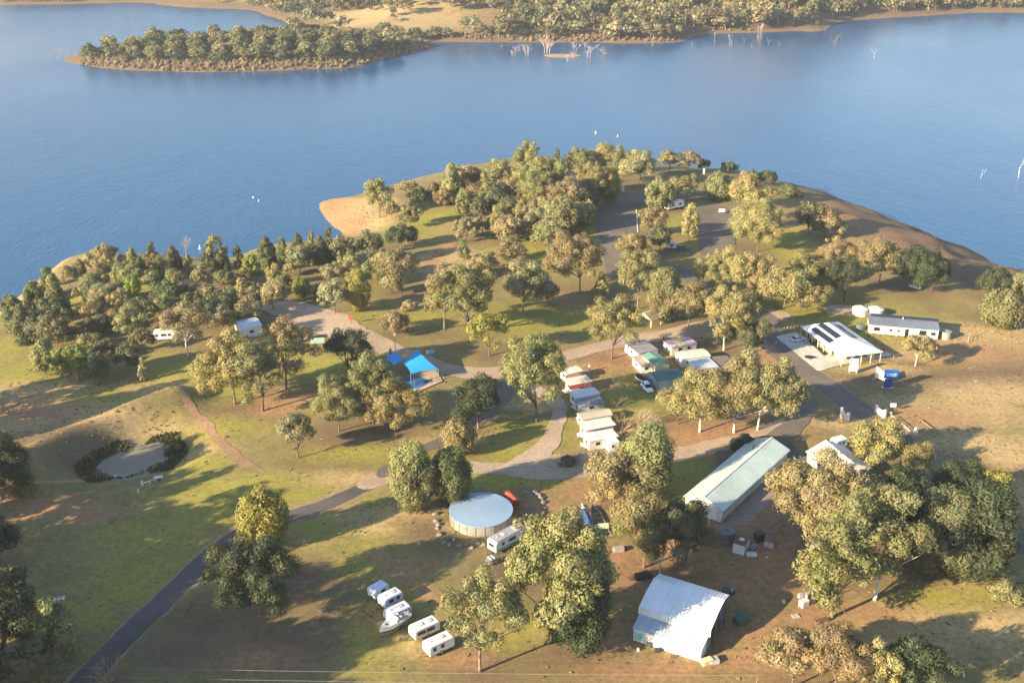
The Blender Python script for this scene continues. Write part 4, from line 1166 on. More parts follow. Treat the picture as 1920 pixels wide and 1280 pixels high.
def fill(poly, n, tones, kinds, hr, label, group, avoid):
    out = []; tries = 0
    xs_ = [p[0] for p in poly]; ys_ = [p[1] for p in poly]
    while len(out) < n and tries < 4000:
        tries += 1
        x, y = fills.uniform(min(xs_), max(xs_)), fills.uniform(min(ys_), max(ys_))
        ins = False
        for i in range(len(poly)):
            (ax, ay), (bx, by) = poly[i], poly[(i + 1) % len(poly)]
            if (ay > y) != (by > y) and x < (bx - ax) * (y - ay) / (by - ay) + ax: ins = not ins
        if not ins or any(abs(x - q[0]) < 15 and abs(y - q[1]) < 10 for q in out): continue
        if any(abs(x - t_[0]) < t_[3] * .22 and abs(y - t_[1]) < 5 for t_ in TREES): continue
        if any(a[0] < x < a[2] and a[1] < y < a[3] for a in avoid): continue
        out.append((x, y))
    used_ = {}
    for i, (x, y) in enumerate(out):
        b_ = g(x, y); h = fills.uniform(*hr); k = fills.choice(kinds); tn = fills.choice(tones)
        lm = min(group, key=lambda q: ((q[0] - x) / 1.6) ** 2 + (q[1] - y) ** 2)
        lab = 'small %s %s %s' % (TONEW[tn], {'B': 'bushy tree', 'G': 'round gum'}[k], lm[2])
        used_.setdefault(lab, []).append((plant(k, KINDW[k][0], b_, h, h * fills.uniform(.75, 1.0), TONE[tn], lab, 'tree', None, seed=500 + i, leaf=.40)))
    for lab, os_ in used_.items():
        if len(os_) > 1:
            for o_ in os_: o_['group'] = lab.replace('small', 'small trees:', 1)
fill([(20, 600), (130, 520), (330, 505), (480, 515), (480, 560), (400, 620), (280, 610), (170, 650), (60, 650)], 15, ['olive', 'dark', 'pine', 'gold', 'brown'], 'BGG', (6, 9),
     '', [(40, 590, 'between the far left pines'), (120, 610, 'beside the brown clearing at far left'), (190, 545, 'below the grassy bay at left'), (250, 590, 'in the middle of the left grove'), (330, 550, 'by the small grey track in the left grove'), (300, 600, 'behind the white motorhome'), (130, 650, 'above the green slope thicket'), (400, 540, 'on the lawn behind the lakeside row'), (440, 590, 'left of the gravel lot entry'), (460, 540, 'left above the gravel lot')], [(340, 600, 420, 700), (280, 610, 345, 660)])
fill([(480, 505), (640, 490), (700, 500), (740, 540), (640, 560), (520, 545)], 5, ['olive', 'gold', 'dark'], 'BG', (6, 9),
     '', [(520, 520, 'below the pair of lakeside spires'), (590, 530, 'above the middle of the gravel lot'), (680, 520, 'behind the yellow green upright crown by the gravel lot')], [])
fill([(760, 400), (850, 350), (960, 330), (1100, 330), (1110, 380), (1090, 470), (1000, 480), (930, 440), (850, 420)], 20, ['olive', 'gold', 'tan', 'dark'], 'GGB', (7, 11),
     '', [(800, 370, 'behind the beach headland'), (880, 350, 'near the tall olive cone on the point'), (960, 345, 'below the tallest tree of the point'), (1060, 345, 'below the sunny skyline crowns of the point'), (1090, 420, 'left of the left car park'), (940, 430, 'along the red path on the point'), (1020, 430, 'in the middle wood of the point'), (1040, 470, 'above the bright lawn strip of the point')], [(780, 395, 870, 470)])
OUTSIDE = [(-78, 116, 1.05), (-86, 108, 1.05), (-137, 214, .85), (-147, 224, .9), (-150, 208, .9), (-116, 118, 1.1), (-98, 110, 1.0), (-132, 140, 1.1), (-126, 100, 1.1), (-110, 92, 1.05), (-92, 92, 1.0), (-88, 100, .95), (-76, 96, .92), (-66, 88, .95), (-54, 84, .9), (-42, 78, .9), (-80, 84, 1.0), (28, 84, .7), (74, 90, .7), (92, 84, .75), (-104, 122, 1.1), (-112, 136, 1.15), (-118, 150, 1.1), (-108, 108, 1.1), (-124, 128, 1.1), (-128, 164, 1.0), (-100, 96, 1.1), (-122, 112, 1.1), (-96, 84, 1.05), (-136, 146, 1.05), (-140, 176, 1.0)]
outside_wood()
# ------------------------------------------------------------------ far shore
def far_mesh(n, kind, seeds, leaf=1.0):
    out = []
    for s in seeds:
        h, cw = (11, 9) if kind != 'C' else (11, 6)
        c, t = make_tree(kind, h, cw, s, dens=1.1, leaf=leaf)
        out.append((c, t))
    return out
FARM = far_mesh(4, 'G', (501, 502, 503, 504), .8) + far_mesh(2, 'T', (511, 512), .8)
FTONE = [(.200, .195, .105), (.245, .220, .125), (.150, .158, .082), (.285, .245, .145), (.110, .124, .066)]
def far_tree(px, py, hm, wm, tone, label, group, name='gum_tree'):
    p = gf(px, py)
    if p.z < WZ + .3: return None
    c, t = FARM[rnd.randrange(6)]
    root = thing(name, label, 'tree', p, rnd.uniform(0, 6.28), group)
    root.scale = (wm / 9, wm / 9, hm / 11)
    o = link('crown', c, root); k = rnd.uniform(.85, 1.15); o.color = tuple(x * k for x in tone) + (1,)
    o = link('trunk', t, root); o.color = (.36, .30, .26, 1)
    return root
# trees of the low wooded peninsula, rows from back to front
def inpoly(x, y, P):
    r = False
    for i in range(len(P)):
        (ax, ay), (bx, by) = P[i], P[(i + 1) % len(P)]
        if (ay > y) != (by > y) and x < (bx - ax) * (y - ay) / (by - ay) + ax: r = not r
    return r
PEN = [(172, 110), (215, 95), (300, 84), (390, 80), (500, 78), (600, 78), (700, 80), (775, 84), (745, 97), (690, 110), (600, 116), (500, 118), (400, 117), (300, 118), (230, 116)]
rows = []
for y in range(80, 119, 5):
    x = 165 + rnd.uniform(0, 10)
    while x < 790:
        if inpoly(x, y, PEN): rows.append((x + rnd.uniform(-3, 3), y + rnd.uniform(-1, 1)))
        x += 40
for (x, y) in rows:
    front = y > 110
    row_ = 'front row' if y > 107 else ('back row' if y < 92 else 'middle')
    part_ = 'left end' if x < 300 else ('left of centre' if x < 470 else ('right of centre' if x < 640 else 'right end'))
    tone = rnd.choice(FTONE[:3] + [FTONE[2], FTONE[4]])
    far_tree(x, y, rnd.uniform(9.5, 14) * (.75 if front else 1), rnd.uniform(11.5, 16), tone,
             'olive gum in the %s of the wood on the far peninsula, %s' % (row_, part_), 'gums of the far peninsula, %s, %s' % (row_, part_))
# scrubby pink leafless trees along its tip and near bank
PINK = (.40, .29, .22, 1)
BARE = [make_tree('W', 8, 6, s)[1] for s in (601, 602, 603)]
SNAG = [make_tree('K', 8, 4, s)[1] for s in (611, 612, 613, 614)]
def bare(px, py, h, label, group, col=PINK, meshes=BARE, z=None, name='dead_tree', wide=1.0, pl=None):
    p = gf(px, py) if pl is None else pl
    if p.z < WZ: p.z = WZ
    o = link(name, rnd.choice(meshes)); o.location = (p.x, p.y, p.z - .2)
    o.rotation_euler = (rnd.uniform(-.08, .08), rnd.uniform(-.08, .08), rnd.uniform(0, 6.28)); s = h / 8 * .8; o.scale = (s * wide, s * wide, s)
    o.color = col
    return tag(o, label, 'dead tree', group)
for (x, y, h) in [(84, 108, 5), (93, 112, 6), (103, 107, 9), (108, 114, 7), (115, 110, 10), (124, 116, 8), (130, 112, 10), (140, 116, 9), (146, 110, 10), (156, 117, 8), (163, 120, 7)]:
    bare(x, y, h, 'pinkish dead tree standing in the shallows off the left tip of the peninsula', 'dead trees off the peninsula tip', wide=1.2)
for k in range(30):
    x = 168 + k * 20.5 + rnd.uniform(-6, 6); y = 122 + 8 * math.sin(min(1, (x - 160) / 260) * 1.57) - max(0, (x - 520) / 270) * 26 + rnd.uniform(-3, 0)
    bare(x, y, rnd.uniform(5, 8.5), 'pinkish leafless tree in the bare scrub along the near bank of the peninsula', 'bare scrub trees on the peninsula bank', wide=1.4)
# drowned white trees on the far water
WHT = (.62, .53, .49, 1)
for (x, y, h) in [(965, 106, 11), (990, 106, 13), (1021, 100, 16), (1030, 101, 12), (1080, 98, 10), (1096, 90, 6), (1106, 110, 12), (1119, 94, 6), (1129, 108, 9), (1062, 112, 5), (1074, 112, 7), (1064, 118, 5), (941, 91, 4)]:
    for k_ in range(2 if h > 8 else 1):
        bare(x + k_ * rnd.choice((-5, 5)), y + k_ * rnd.uniform(-2, 2), h * (1 - .3 * k_) * 1.1, 'pale pinkish drowned tree around the low islet in the far bay', 'drowned trees around the islet', (.66, .53, .48, 1), BARE, wide=1.5)
for (x, y, h) in [(1223, 88, 8), (1340, 80, 9), (1368, 86, 10), (1372, 84, 9), (1297, 87, 4), (1395, 80, 4), (1410, 92, 4), (1420, 74, 12), (1427, 73, 14), (1423, 82, 8), (1441, 85, 6), (1460, 88, 4)]:
    bare(x, y, h, 'white drowned trunk beside the wooded far shore', 'drowned trunks along the wooded far shore', WHT, SNAG, wide=1.3)
for (x, y, h) in [(1547, 60, 6), (1555, 80, 5), (1567, 82, 9), (1577, 77, 4), (1563, 88, 5)]:
    bare(x, y, h, 'white drowned trunk in the loose cluster right of the sandy spit', 'drowned trunks right of the spit', WHT, SNAG, wide=1.3)
bare(1638, 112, 11, 'lone white drowned trunk standing in open water, top right', None, WHT, SNAG[:1], wide=1.2)
bare(1910, 333, 13, 'white forked dead tree standing in the lake at the right edge', None, (.75, .70, .64, 1), SNAG[1:2], wide=1.6, pl=onplane(1910, 333, WZ))
bare(1838, 335, 4.5, 'short white stump in the lake left of the forked dead tree', None, (.75, .70, .64, 1), SNAG[2:3], wide=1.4, pl=onplane(1838, 335, WZ))
bare(1847, 340, 2.5, 'dark stub just right of the short white stump in the lake', None, (.08, .07, .06, 1), SNAG[3:4], wide=1.4, pl=onplane(1847, 340, WZ))
# single trees that stand out on the far paddock and waterline
for (x, y, h, wd, ti, lab) in [
    (760, 28, 17, 17, 1, 'round grey gum standing alone on the straw paddock'),
    (737, 32, 8, 6, 0, 'small bush left of the lone round gum on the straw paddock'),
    (843, 26, 22, 15, 3, 'tall pale gum with a visible trunk on the straw paddock'),
    (870, 22, 16, 14, 3, 'spreading pale gum right of the tall one on the paddock'),
    (800, 8, 14, 14, 1, 'gum on the upper straw paddock'),
    (880, 66, 15, 18, 0, 'leftmost big gum of the shore clump below the paddock'),
    (903, 70, 12, 13, 1, 'tan gum at the waterline between paddock and wood'),
    (935, 72, 15, 18, 0, 'broad gum left of a white trunk on the waterline'),
    (720, 66, 10, 13, 2, 'round gum on the neck between peninsula and paddock'),
    (748, 70, 9, 11, 1, 'paler gum on the neck between peninsula and paddock'),
    (785, 74, 9, 13, 4, 'last dark gum of the peninsula neck'),
    (815, 70, 9, 12, 0, 'gum beside the far sandy waterline left of centre'),
    (840, 70, 8, 12, 1, 'low tan gum beside the far sandy waterline'),
    (1070, 66, 12, 18, 0, 'olive gum alone on the grassy shore behind the islet'),
    (1088, 66, 12, 14, 1, 'paler gum alone on the grassy shore behind the islet'),
    (1160, 74, 15, 22, 3, 'large straw coloured tree on the far waterline'),
    (1225, 74, 13, 20, 3, 'second straw coloured tree on the far waterline'),
    (1360, 56, 12, 20, 3, 'low golden gum overhanging the water'),
    (1430, 52, 22, 24, 3, 'large golden gum above white drowned trunks'),
    (1490, 52, 14, 6, 1, 'slim tree at the left end of the sandy spit'),
    (1531, 52, 6, 4, 4, 'tiny tree on the tip of the sandy spit')]:
    far_tree(x, y, h, wd, FTONE[ti], lab, None)

# ---- the far forest that reads as one mass
def forest():
    rs = np.random.RandomState(77)
    Vs, Fs, Ts = [], [], []; nb = 0
    protos = []
    for s in range(6):
        c, t = make_tree('G' if s < 4 else 'T', 11, 9.5, 700 + s, dens=.40, leaf=1.6, mn=4)
        v = np.empty(len(c.vertices) * 3, np.float32); c.vertices.foreach_get('co', v)
        a = np.empty(len(c.vertices) * 4, np.float32); c.color_attributes['tint'].data.foreach_get('color', a)
        tb = MB(); tb.bar((0, 0, -.5), (0, 0, 7), .35, 4, .15, cap=False)
        tq = np.array(tb.f, np.int32); protos.append((v.reshape(-1, 3), a.reshape(-1, 4), np.array(tb.v, np.float32), np.concatenate([tq[:, :3], tq[:, [0, 2, 3]]])))
    N_ = 0
    spots = []; under = []
    xs = rs.uniform(-560, 700, 26000); ys = rs.uniform(880, 1560, 26000)
    d = poly_sdf(xs, ys, FAR); dn = vnoise(xs, ys, 85, 31) + .6 * vnoise(xs, ys, 38, 32)
    z = h_far(xs, ys)
    for x, y, dd, n_, zz in zip(xs, ys, d, dn, z):
        if dd < 7: continue
        px, py, _ = proj((x, y, zz))
        if not (-60 < px < 1990) or py < -45: continue
        dens = .14
        if px > 930: dens = .95 if dd > 14 else .65
        if 1060 < px < 1120 and py > 55: dens = .05
        if 540 < px < 935 and py > 20: dens = .015
        if 540 < px < 720 and py <= 24: dens = .8
        if px < 540 and py < 30: dens = .8
        if 460 < px < 560 and py > 26: dens = .6
        if 270 < px < 462 and py > 1: dens = .04
        if 720 < px < 935 and py < 20: dens = .2 + (n_ > .1) * .4
        if py > 78: dens *= .3
        if px < 850 and py > 58: continue
        if 1545 < px and dd < 12: continue
        if 1495 < px < 1545 and dd < 16: continue
        if rs.rand() > dens * (.75 + n_): continue
        spots.append((x, y, zz, px))
    pxs = np.concatenate([rs.uniform(150, 815, 5200), rs.uniform(800, 1540, 1500)]); pys = np.concatenate([rs.uniform(76, 134, 5200), rs.uniform(55, 82, 1500)])
    uu, vv = (pxs - 960) / FPX, (640 - pys) / FPX
    tt = (WZ + 2 - CAM_Z) / (-sp + vv * cp)
    ux, uy = uu * tt, (cp + vv * sp) * tt
    ud = poly_sdf(ux, uy, FAR); uz = h_far(ux, uy)
    for i_ in range(len(ux)):
        pen = i_ < 5200
        if ud[i_] < (.4 if pen else 3) or (not pen and ud[i_] > 26): continue
        low = ud[i_] < 16 or not pen
        under.append((ux[i_], uy[i_], uz[i_], rs.uniform(.22, .42) if low else rs.uniform(.3, .55), low))
    grid = {}
    keep = []
    for s in spots:
        k = (int(s[0] // 6.8), int(s[1] // 6.8))
        if k in grid: continue
        grid[k] = 1; keep.append(s)
    tris = 0
    Vt, Ft, Tt, Mi = [], [], [], []
    for (x, y, zz, px) in keep:
        v, a, tv, tf = protos[rs.randint(6)]
        ang = rs.uniform(0, 6.28); sc = rs.choice([.55, .75, .95, 1.15, 1.4]) * rs.uniform(.9, 1.1); sh = sc * rs.uniform(.8, 1.3)
        if px < 560: sh *= .8
        ca, sa = math.cos(ang), math.sin(ang)
        def tf_(q): return np.stack([(q[:, 0] * ca - q[:, 1] * sa) * sc + x, (q[:, 0] * sa + q[:, 1] * ca) * sc + y, q[:, 2] * sh + zz], 1)
        tone = np.array(FTONE[rs.randint(5)] if rs.rand() > .25 else (.15, .115, .07)) * rs.uniform(.85, 1.15)
        q = tf_(v); F = np.arange(len(v)).reshape(-1, 3) + nb
        Vt.append(q); Ft.append(F); Tt.append(np.concatenate([a[:, :3] * tone, a[:, 3:]], 1)); Mi.append(np.zeros(len(F), np.int32)); nb += len(v)
        q = tf_(tv); Ft.append(tf + nb); Vt.append(q); Tt.append(np.tile([.33, .27, .23, 1], (len(tv), 1))); Mi.append(np.zeros(len(tf), np.int32)); nb += len(tv)
    c, t = make_tree('S', 6, 8, 750, dens=.40, leaf=1.5, mn=4)
    v = np.empty(len(c.vertices) * 3, np.float32); c.vertices.foreach_get('co', v); v = v.reshape(-1, 3)
    a = np.empty(len(c.vertices) * 4, np.float32); c.color_attributes['tint'].data.foreach_get('color', a); a = a.reshape(-1, 4)
    g2 = {}
    for (x, y, zz, sc, low) in under:
        k = (int(x // 3.2), int(y // 3.2))
        if k in g2: continue
        g2[k] = 1
        ang = rs.uniform(0, 6.28); ca, sa = math.cos(ang), math.sin(ang)
        q = np.stack([(v[:, 0] * ca - v[:, 1] * sa) * sc + x, (v[:, 0] * sa + v[:, 1] * ca) * sc + y, v[:, 2] * sc * 1.2 + zz], 1)
        tone = np.array([(.36, .26, .18), (.30, .23, .15), (.24, .21, .12)][rs.randint(3)] if low else FTONE[rs.randint(5)]) * rs.uniform(.8, 1.15)
        Vt.append(q); Ft.append(np.arange(len(v)).reshape(-1, 3) + nb); Tt.append(np.concatenate([a[:, :3] * tone, a[:, 3:]], 1)); nb += len(v)
    print('undergrowth', len(g2))
    me = np_mesh('woodland', np.concatenate(Vt), np.concatenate(Ft), [LEAF])
    ca = me.color_attributes.new('tint', 'FLOAT_COLOR', 'POINT')
    ca.data.foreach_set('color', np.concatenate(Tt).astype(np.float32).ravel())
    o = link('woodland', me); o.color = (1, 1, 1, 1)
    tag(o, kind='stuff')
    print('forest trees', len(keep), 'quads', sum(len(f) for f in Ft))
forest()
# low islet with straw grass
q = onplane(1055, 105, WZ)
def isl(x, y): return -poly_sdf(x, y, [(q.x - 22, q.y - 3), (q.x - 10, q.y - 6), (q.x + 14, q.y - 4), (q.x + 22, q.y + 1), (q.x + 6, q.y + 6), (q.x - 16, q.y + 4)]) + vnoise(x, y, 6, 40) * 3
mb = MB(); prs = []
for k in range(18):
    a = k / 18 * 6.283; prs.append((q.x + math.cos(a) * 17 * (1 + .15 * math.sin(3 * a)), q.y + math.sin(a) * 13 * (1 + .2 * math.cos(2 * a))))
n = len(prs)
mb.add([(x, y, WZ - .6) for x, y in prs] + [(q.x + (x - q.x) * .75, q.y + (y - q.y) * .75, WZ + .2) for x, y in prs] + [(q.x, q.y, WZ + .4)],
       [(i, (i + 1) % n, n + (i + 1) % n, n + i) for i in range(n)] + [(n + i, n + (i + 1) % n, 2 * n) for i in range(n)])
tag(mb.build('islet', loose_mat('dry_soil', (.28, .20, .11), (.36, .26, .15))), kind='structure')
# small white floats on the lake
FLOAT = paint((.80, .80, .78), .4)
def buoy(px, py, s, label):
    p = onplane(px, py, WZ)
    m_ = MB(); m_.cyl(0, 0, -.3, .25, .45 * s, 10, .38 * s); m_.bar((0, 0, .25), (0, 0, 1.1 * s), .20 * s, 8, .12 * s)
    o = m_.build('marker_buoy', FLOAT); o.location = p
    tag(o, label, 'buoy')
buoy(375, 466, 1.3, 'white marker buoy off the lakeside she-oak row, beside a pointed dark tip')
buoy(1117, 250, 1.2, 'white marker buoy beyond the skyline trees of the point, larger left one')
buoy(1158, 256, .9, 'small white marker buoy right of the larger one beyond the point')
buoy(475, 371, .8, 'small white marker buoy in open water left of the orange beach')
buoy(485, 377, .7, 'tiny white marker buoy just right of another left of the orange beach')
# ------------------------------------------------------------------ buildings
def frame2(A, B):
    """base point, heading and length of a wall whose foot runs from pixel A to pixel B"""
    a, b = g(*A), g(*B)
    return a, math.atan2(b.y - a.y, b.x - a.x), math.hypot(b.x - a.x, b.y - a.y)
def window(root, face, u, z, w_, h_, L=0, D=0, frame=WHITE, name='window', parent_pane=True):
    """a window on the front (y=0), back, left (x=0) or right (x=L) wall; u = centre along the wall"""
    t = .05
    def bx(m, u0, u1, z0, z1, d0, d1):
        if face == 'f': m.box(u0, u1, -d1, -d0, z0, z1)
        elif face == 'b': m.box(u0, u1, D + d0, D + d1, z0, z1)
        elif face == 'l': m.box(-d1, -d0, u0, u1, z0, z1)
        else: m.box(L + d0, L + d1, u0, u1, z0, z1)
    m = MB(); a, b = u - w_ / 2, u + w_ / 2; c, d = z - h_ / 2, z + h_ / 2; k = .07
    bx(m, a - k, b + k, d, d + k, -.02, .06); bx(m, a - k, b + k, c - k, c, -.02, .06)
    bx(m, a - k, a, c, d, -.02, .06); bx(m, b, b + k, c, d, -.02, .06)
    o = m.build(name, frame, root)
    p = MB(); bx(p, a, b, c, d, -.02, .03)
    p.build('pane', GLASS, o)
    return o
def door(root, face, u, w_, h_, mat, L=0, D=0, name='door'):
    m = MB()
    if face == 'f': m.box(u - w_ / 2, u + w_ / 2, -.06, .02, .05, h_)
    elif face == 'b': m.box(u - w_ / 2, u + w_ / 2, D - .02, D + .06, .05, h_)
    elif face == 'l': m.box(-.06, .02, u - w_ / 2, u + w_ / 2, .05, h_)
    else: m.box(L - .02, L + .06, u - w_ / 2, u + w_ / 2, .05, h_)
    return m.build(name, mat, root)

# --- long green-roofed shed: x runs along the roller doors, y across to the left
a, rz, L = frame2((1351, 979), (1475, 861))
W = 8.2; H = 3.1; RH = 1.5
t = thing('storage_shed', 'long pale green storage shed with roller doors along one side', 'shed', a, rz)
SHW = paint((.60, .66, .60), .5, .0, .2, .6); SHR = paint((.52, .63, .60), .38, .15, .18, .35, ('x', .55)); SHD = paint((.38, .45, .42), .5, 0, .15, .8, ('z', .25))
m = MB()
m.add([(0, 0, -.6), (L, 0, -.6), (L, W, -.6), (0, W, -.6), (0, 0, H), (L, 0, H), (L, W, H), (0, W, H), (0, W / 2, H + RH), (L, W / 2, H + RH)],
      [(0, 1, 5, 4), (2, 3, 7, 6), (3, 0, 4, 8, 7), (1, 2, 6, 9, 5)])
m.build('wall', SHW, t)
nb = 12; bw = L / nb
for k in range(nb):
    m = MB(); x0, x1 = k * bw + .22, (k + 1) * bw - .22
    m.box(x0, x1, -.07, .03, .02, H - .35); m.build('roller_door', SHD, t)
m0 = m1 = None
for side in (0, 1):
    for k in range(nb):
        x0, x1 = k * bw - (.25 if k == 0 else 0) + .015, (k + 1) * bw + (.25 if k == nb - 1 else 0) - .015
        ye = -.35 if side == 0 else W + .35; yr = W / 2
        ze = H - .35 * RH / (W / 2) + .06; zr = H + RH + .06
        q = [(x0, ye, ze), (x1, ye, ze), (x1, yr, zr), (x0, yr, zr)] if side == 0 else [(x0, yr, zr), (x1, yr, zr), (x1, ye, ze), (x0, ye, ze)]
        if k % 2: q = [(p[0], p[1], p[2] + .012) for p in q]
        MB().slab(q, .05).build('roof_sheet', SHR, t)
m = MB(); m.box(-.28, L + .28, W / 2 - .16, W / 2 + .16, H + RH + .05, H + RH + .13); m.build('ridge_cap', WHITE, t)
for y in (-.40, W + .40):
    m = MB(); m.box(-.2, L + .2, y - .07, y + .07, H - .28, H - .12); m.build('gutter', WHITE, t)
m = MB(); m.bar((-.05, -.4, H - .2), (-2.4, -1.0, 2.3), .07, 6); m.build('downpipe', WHITE, t)
m = MB(); m.bar((-.2, W * .62, H + .1), (-2.9, 1.2, 2.2), .07, 6); m.bar((-2.9, 1.2, 2.2), (-2.9, 1.2, .1), .07, 6); m.build('downpipe', WHITE, t)
m = MB(); m.cyl(L * .80, W * .66, H + RH * .55, H + RH + .55, .22, 10); m.build('roof_vent', DARKM, t)
m = MB(); m.box(-.06, .02, 1.0, 4.2, .02, 2.6); m.build('end_door', WHITE, t)

def round_tank(px, py, r, h, mat, label, name='water_tank', dome=.25, bands=0, group=None, roofmat=None):
    p = g(px, py)
    t = thing(name, label, 'tank', p, rnd.uniform(0, 6), group)
    m = MB(); m.cyl(0, 0, -.3, h, r, 28); m.build('wall', mat, t, False)
    m = MB(); m.bar((0, 0, h), (0, 0, h + dome), r + .06, 28, r * .25); m.cyl(0, 0, h + dome, h + dome + .12, .3, 10); m.build('roof', roofmat or mat, t)
    for k in range(bands):
        m = MB(); m.cyl(0, 0, h * (k + .5) / bands, h * (k + .5) / bands + .06, r + .03, 28); m.build('band', DARKM, t)
    return t
round_tank(1361, 1014, 1.65, 2.5, paint((.16, .165, .175), .6, .2, .35), 'dark grey water tank with white pipes at the near end of the green shed', bands=3)
round_tank(1355, 868, 1.75, 2.3, paint((.20, .155, .13), .6, .3, .45), 'rust brown water tank beside the left wall of the green shed', bands=3, roofmat=paint((.13, .085, .065), .7, .1, .4))
round_tank(1437, 836, 2.2, 1.5, paint((.07, .06, .055), .8), 'low dark round tank hidden behind the far end of the green shed')
round_tank(1612, 589, 2.3, 2.0, paint((.62, .60, .56), .6), 'white domed water tank behind the long cabin, left one of two', dome=.7)
round_tank(1641, 590, 2.3, 2.0, paint((.60, .585, .55), .6), 'white domed water tank right behind the long cabin corner', dome=.7)
round_tank(1772, 634, 1.5, 2.2, paint((.26, .30, .27), .6), 'grey green water tank at the right end of the long cabin')
round_tank(1612, 619, 1.2, 1.9, paint((.10, .14, .13), .6), 'dark green tank between the service building and the long cabin')

# --- big silver water tank
p = g(902, 974); R0 = 118 / 2 / pxm(p + Vector((0, 0, 2.4)))
t = thing('silver_water_tank', 'huge round galvanised water tank with a flat roof tinted by sky reflection', 'tank', p)
HT = 2.35; NPAN = 22
PANW = paint((.52, .53, .52), .34, .55, .3, .5)
for k in range(NPAN):
    a0, a1 = 2 * math.pi * (k + .012) / NPAN, 2 * math.pi * (k + .988) / NPAN
    m = MB(); n = 3; vs_ = []
    for r_ in (R0, R0 - .06):
        for z_ in (-.5, HT):
            for i in range(n + 1):
                an = a0 + (a1 - a0) * i / n
                vs_.append((math.cos(an) * r_, math.sin(an) * r_, z_))
    e = n + 1
    fs_ = [(i, i + 1, e + i + 1, e + i) for i in range(n)] + [(e + i, e + i + 1, 3 * e + i + 1, 3 * e + i) for i in range(n)] + [(0, e, 3 * e, 2 * e), (n, 2 * e + n, 3 * e + n, e + n)]
    m.add(vs_, fs_); m.build('wall_panel', PANW, t)
    an = 2 * math.pi * k / NPAN
    m = MB(); m.bar((math.cos(an) * (R0 + .03), math.sin(an) * (R0 + .03), -.3), (math.cos(an) * (R0 + .03), math.sin(an) * (R0 + .03), HT), .06, 4); m.build('seam_post', STEEL, t)
m = MB(); n = 66
ring = [(math.cos(2 * math.pi * i / n), math.sin(2 * math.pi * i / n)) for i in range(n)]
m.add([(x * (R0 + .12), y * (R0 + .12), HT) for x, y in ring] + [(x * (R0 + .12), y * (R0 + .12), HT + .14) for x, y in ring] + [(x * R0 * .5, y * R0 * .5, HT + .30) for x, y in ring] + [(0, 0, HT + .42)],
      [(i, (i + 1) % n, n + (i + 1) % n, n + i) for i in range(n)] + [(n + i, n + (i + 1) % n, 2 * n + (i + 1) % n, 2 * n + i) for i in range(n)] + [(2 * n + i, 2 * n + (i + 1) % n, 3 * n) for i in range(n)])
m.build('roof', paint((.22, .32, .46), .5, .0, .12, .3), t)  # blue of the reflected sky painted into the roof
m = MB(); m.box(-R0 * .5 - .5, -R0 * .5 + .5, R0 * .7 - .45, R0 * .7 + .45, HT + .18, HT + .42); m.build('hatch', STEEL, t)

# --- big white barn with lean-to
a, rz, L = frame2((1187, 1199), (1313, 1240))
t = thing('barn', 'large white barn with lean-to and an open right end', 'shed', a, rz)
BW = paint((.76, .77, .78), .45, .1, .15, .5, ('x', .4)); BR = paint((.80, .82, .85), .35, .15, .12, .3, ('x', .5)); LT = paint((.40, .49, .55), .45, .1, .15, .5, ('x', .5))
LW = 2.9
m = MB(); m.add([(0, 0, -.8), (L, 0, -.8), (L, LW, -.8), (0, LW, -.8), (0, 0, 2.6), (L, 0, 2.6), (L, LW, 3.25), (0, LW, 3.25)],
                [(0, 1, 5, 4), (1, 2, 6, 5), (3, 0, 4, 7)]); m.build('lean_to_wall', BW, t)
q0 = 5
for k in range(q0):
    x0, x1 = -.2 + (L + .4) * k / q0 + .01, -.2 + (L + .4) * (k + 1) / q0 - .01
    MB().slab([(x0, -.3, 2.62 + .01 * (k % 2)), (x1, -.3, 2.62 + .01 * (k % 2)), (x1, LW - .02, 3.36 + .01 * (k % 2)), (x0, LW - .02, 3.36 + .01 * (k % 2))], .06).build('lean_to_roof', LT, t)
DPT = LW + 9.6
prof = [(LW, 3.40), (LW + .08, 4.7), (LW + 3.6, 5.9), (LW + 7.0, 6.35), (DPT, 5.7)]
L2 = L + .95
nx = 7
for i in range(len(prof) - 1):
    (y0, z0), (y1, z1) = prof[i], prof[i + 1]
    nm = 'upper_wall' if i == 0 else 'roof_sheet'
    for k in range(nx):
        x0, x1 = -.45 + L2 * k / nx + .012, -.45 + L2 * (k + 1) / nx - .012
        dz = .014 * (k % 2)
        MB().slab([(x0, y0 - (.0 if i else .014 * (k % 2)), z0 + dz), (x1, y0 - (.0 if i else .014 * (k % 2)), z0 + dz), (x1, y1, z1 + dz), (x0, y1, z1 + dz)], .07).build(nm, BR, t)
m = MB(); m.add([(-.3, LW + .2, -.8), (-.3, DPT - .1, -.8), (-.3, DPT - .1, 5.6), (-.3, LW + 7.0, 6.24), (-.3, LW + 3.6, 5.78), (-.3, LW + .2, 4.6)], [(0, 1, 2, 3, 4, 5)])
m.add([(.4, DPT - .1, -.8), (L2 - .8, DPT - .1, -.8), (L2 - .8, DPT - .1, 5.6), (.4, DPT - .1, 5.6)], [(0, 1, 2, 3)])
m.add([(.4, LW + .15, -.8), (L2 - .8, LW + .15, -.8), (L2 - .8, LW + .15, 4.6), (.4, LW + .15, 4.6)], [(0, 1, 2, 3)])
m.build('wall', paint((.30, .40, .52), .5, .1, .2, .5, ('x', .4)), t)
for y in (LW + .4, LW + 3.6, LW + 7.0, DPT - .4):
    zt = np.interp(y, [q[0] for q in prof], [q[1] for q in prof]) - .12
    m = MB(); m.box(L2 - .75, L2 - .55, y - .12, y + .12, -.8, zt); m.build('post', STEEL, t)
window(t, 'l', 1.5, 1.7, 1.0, .9, L, LW)
m = MB(); m.box(L * .45, L * .45 + 3.0, -.05, .02, .1, 2.3); m.build('roller_door', paint((.70, .72, .72), .5), t)
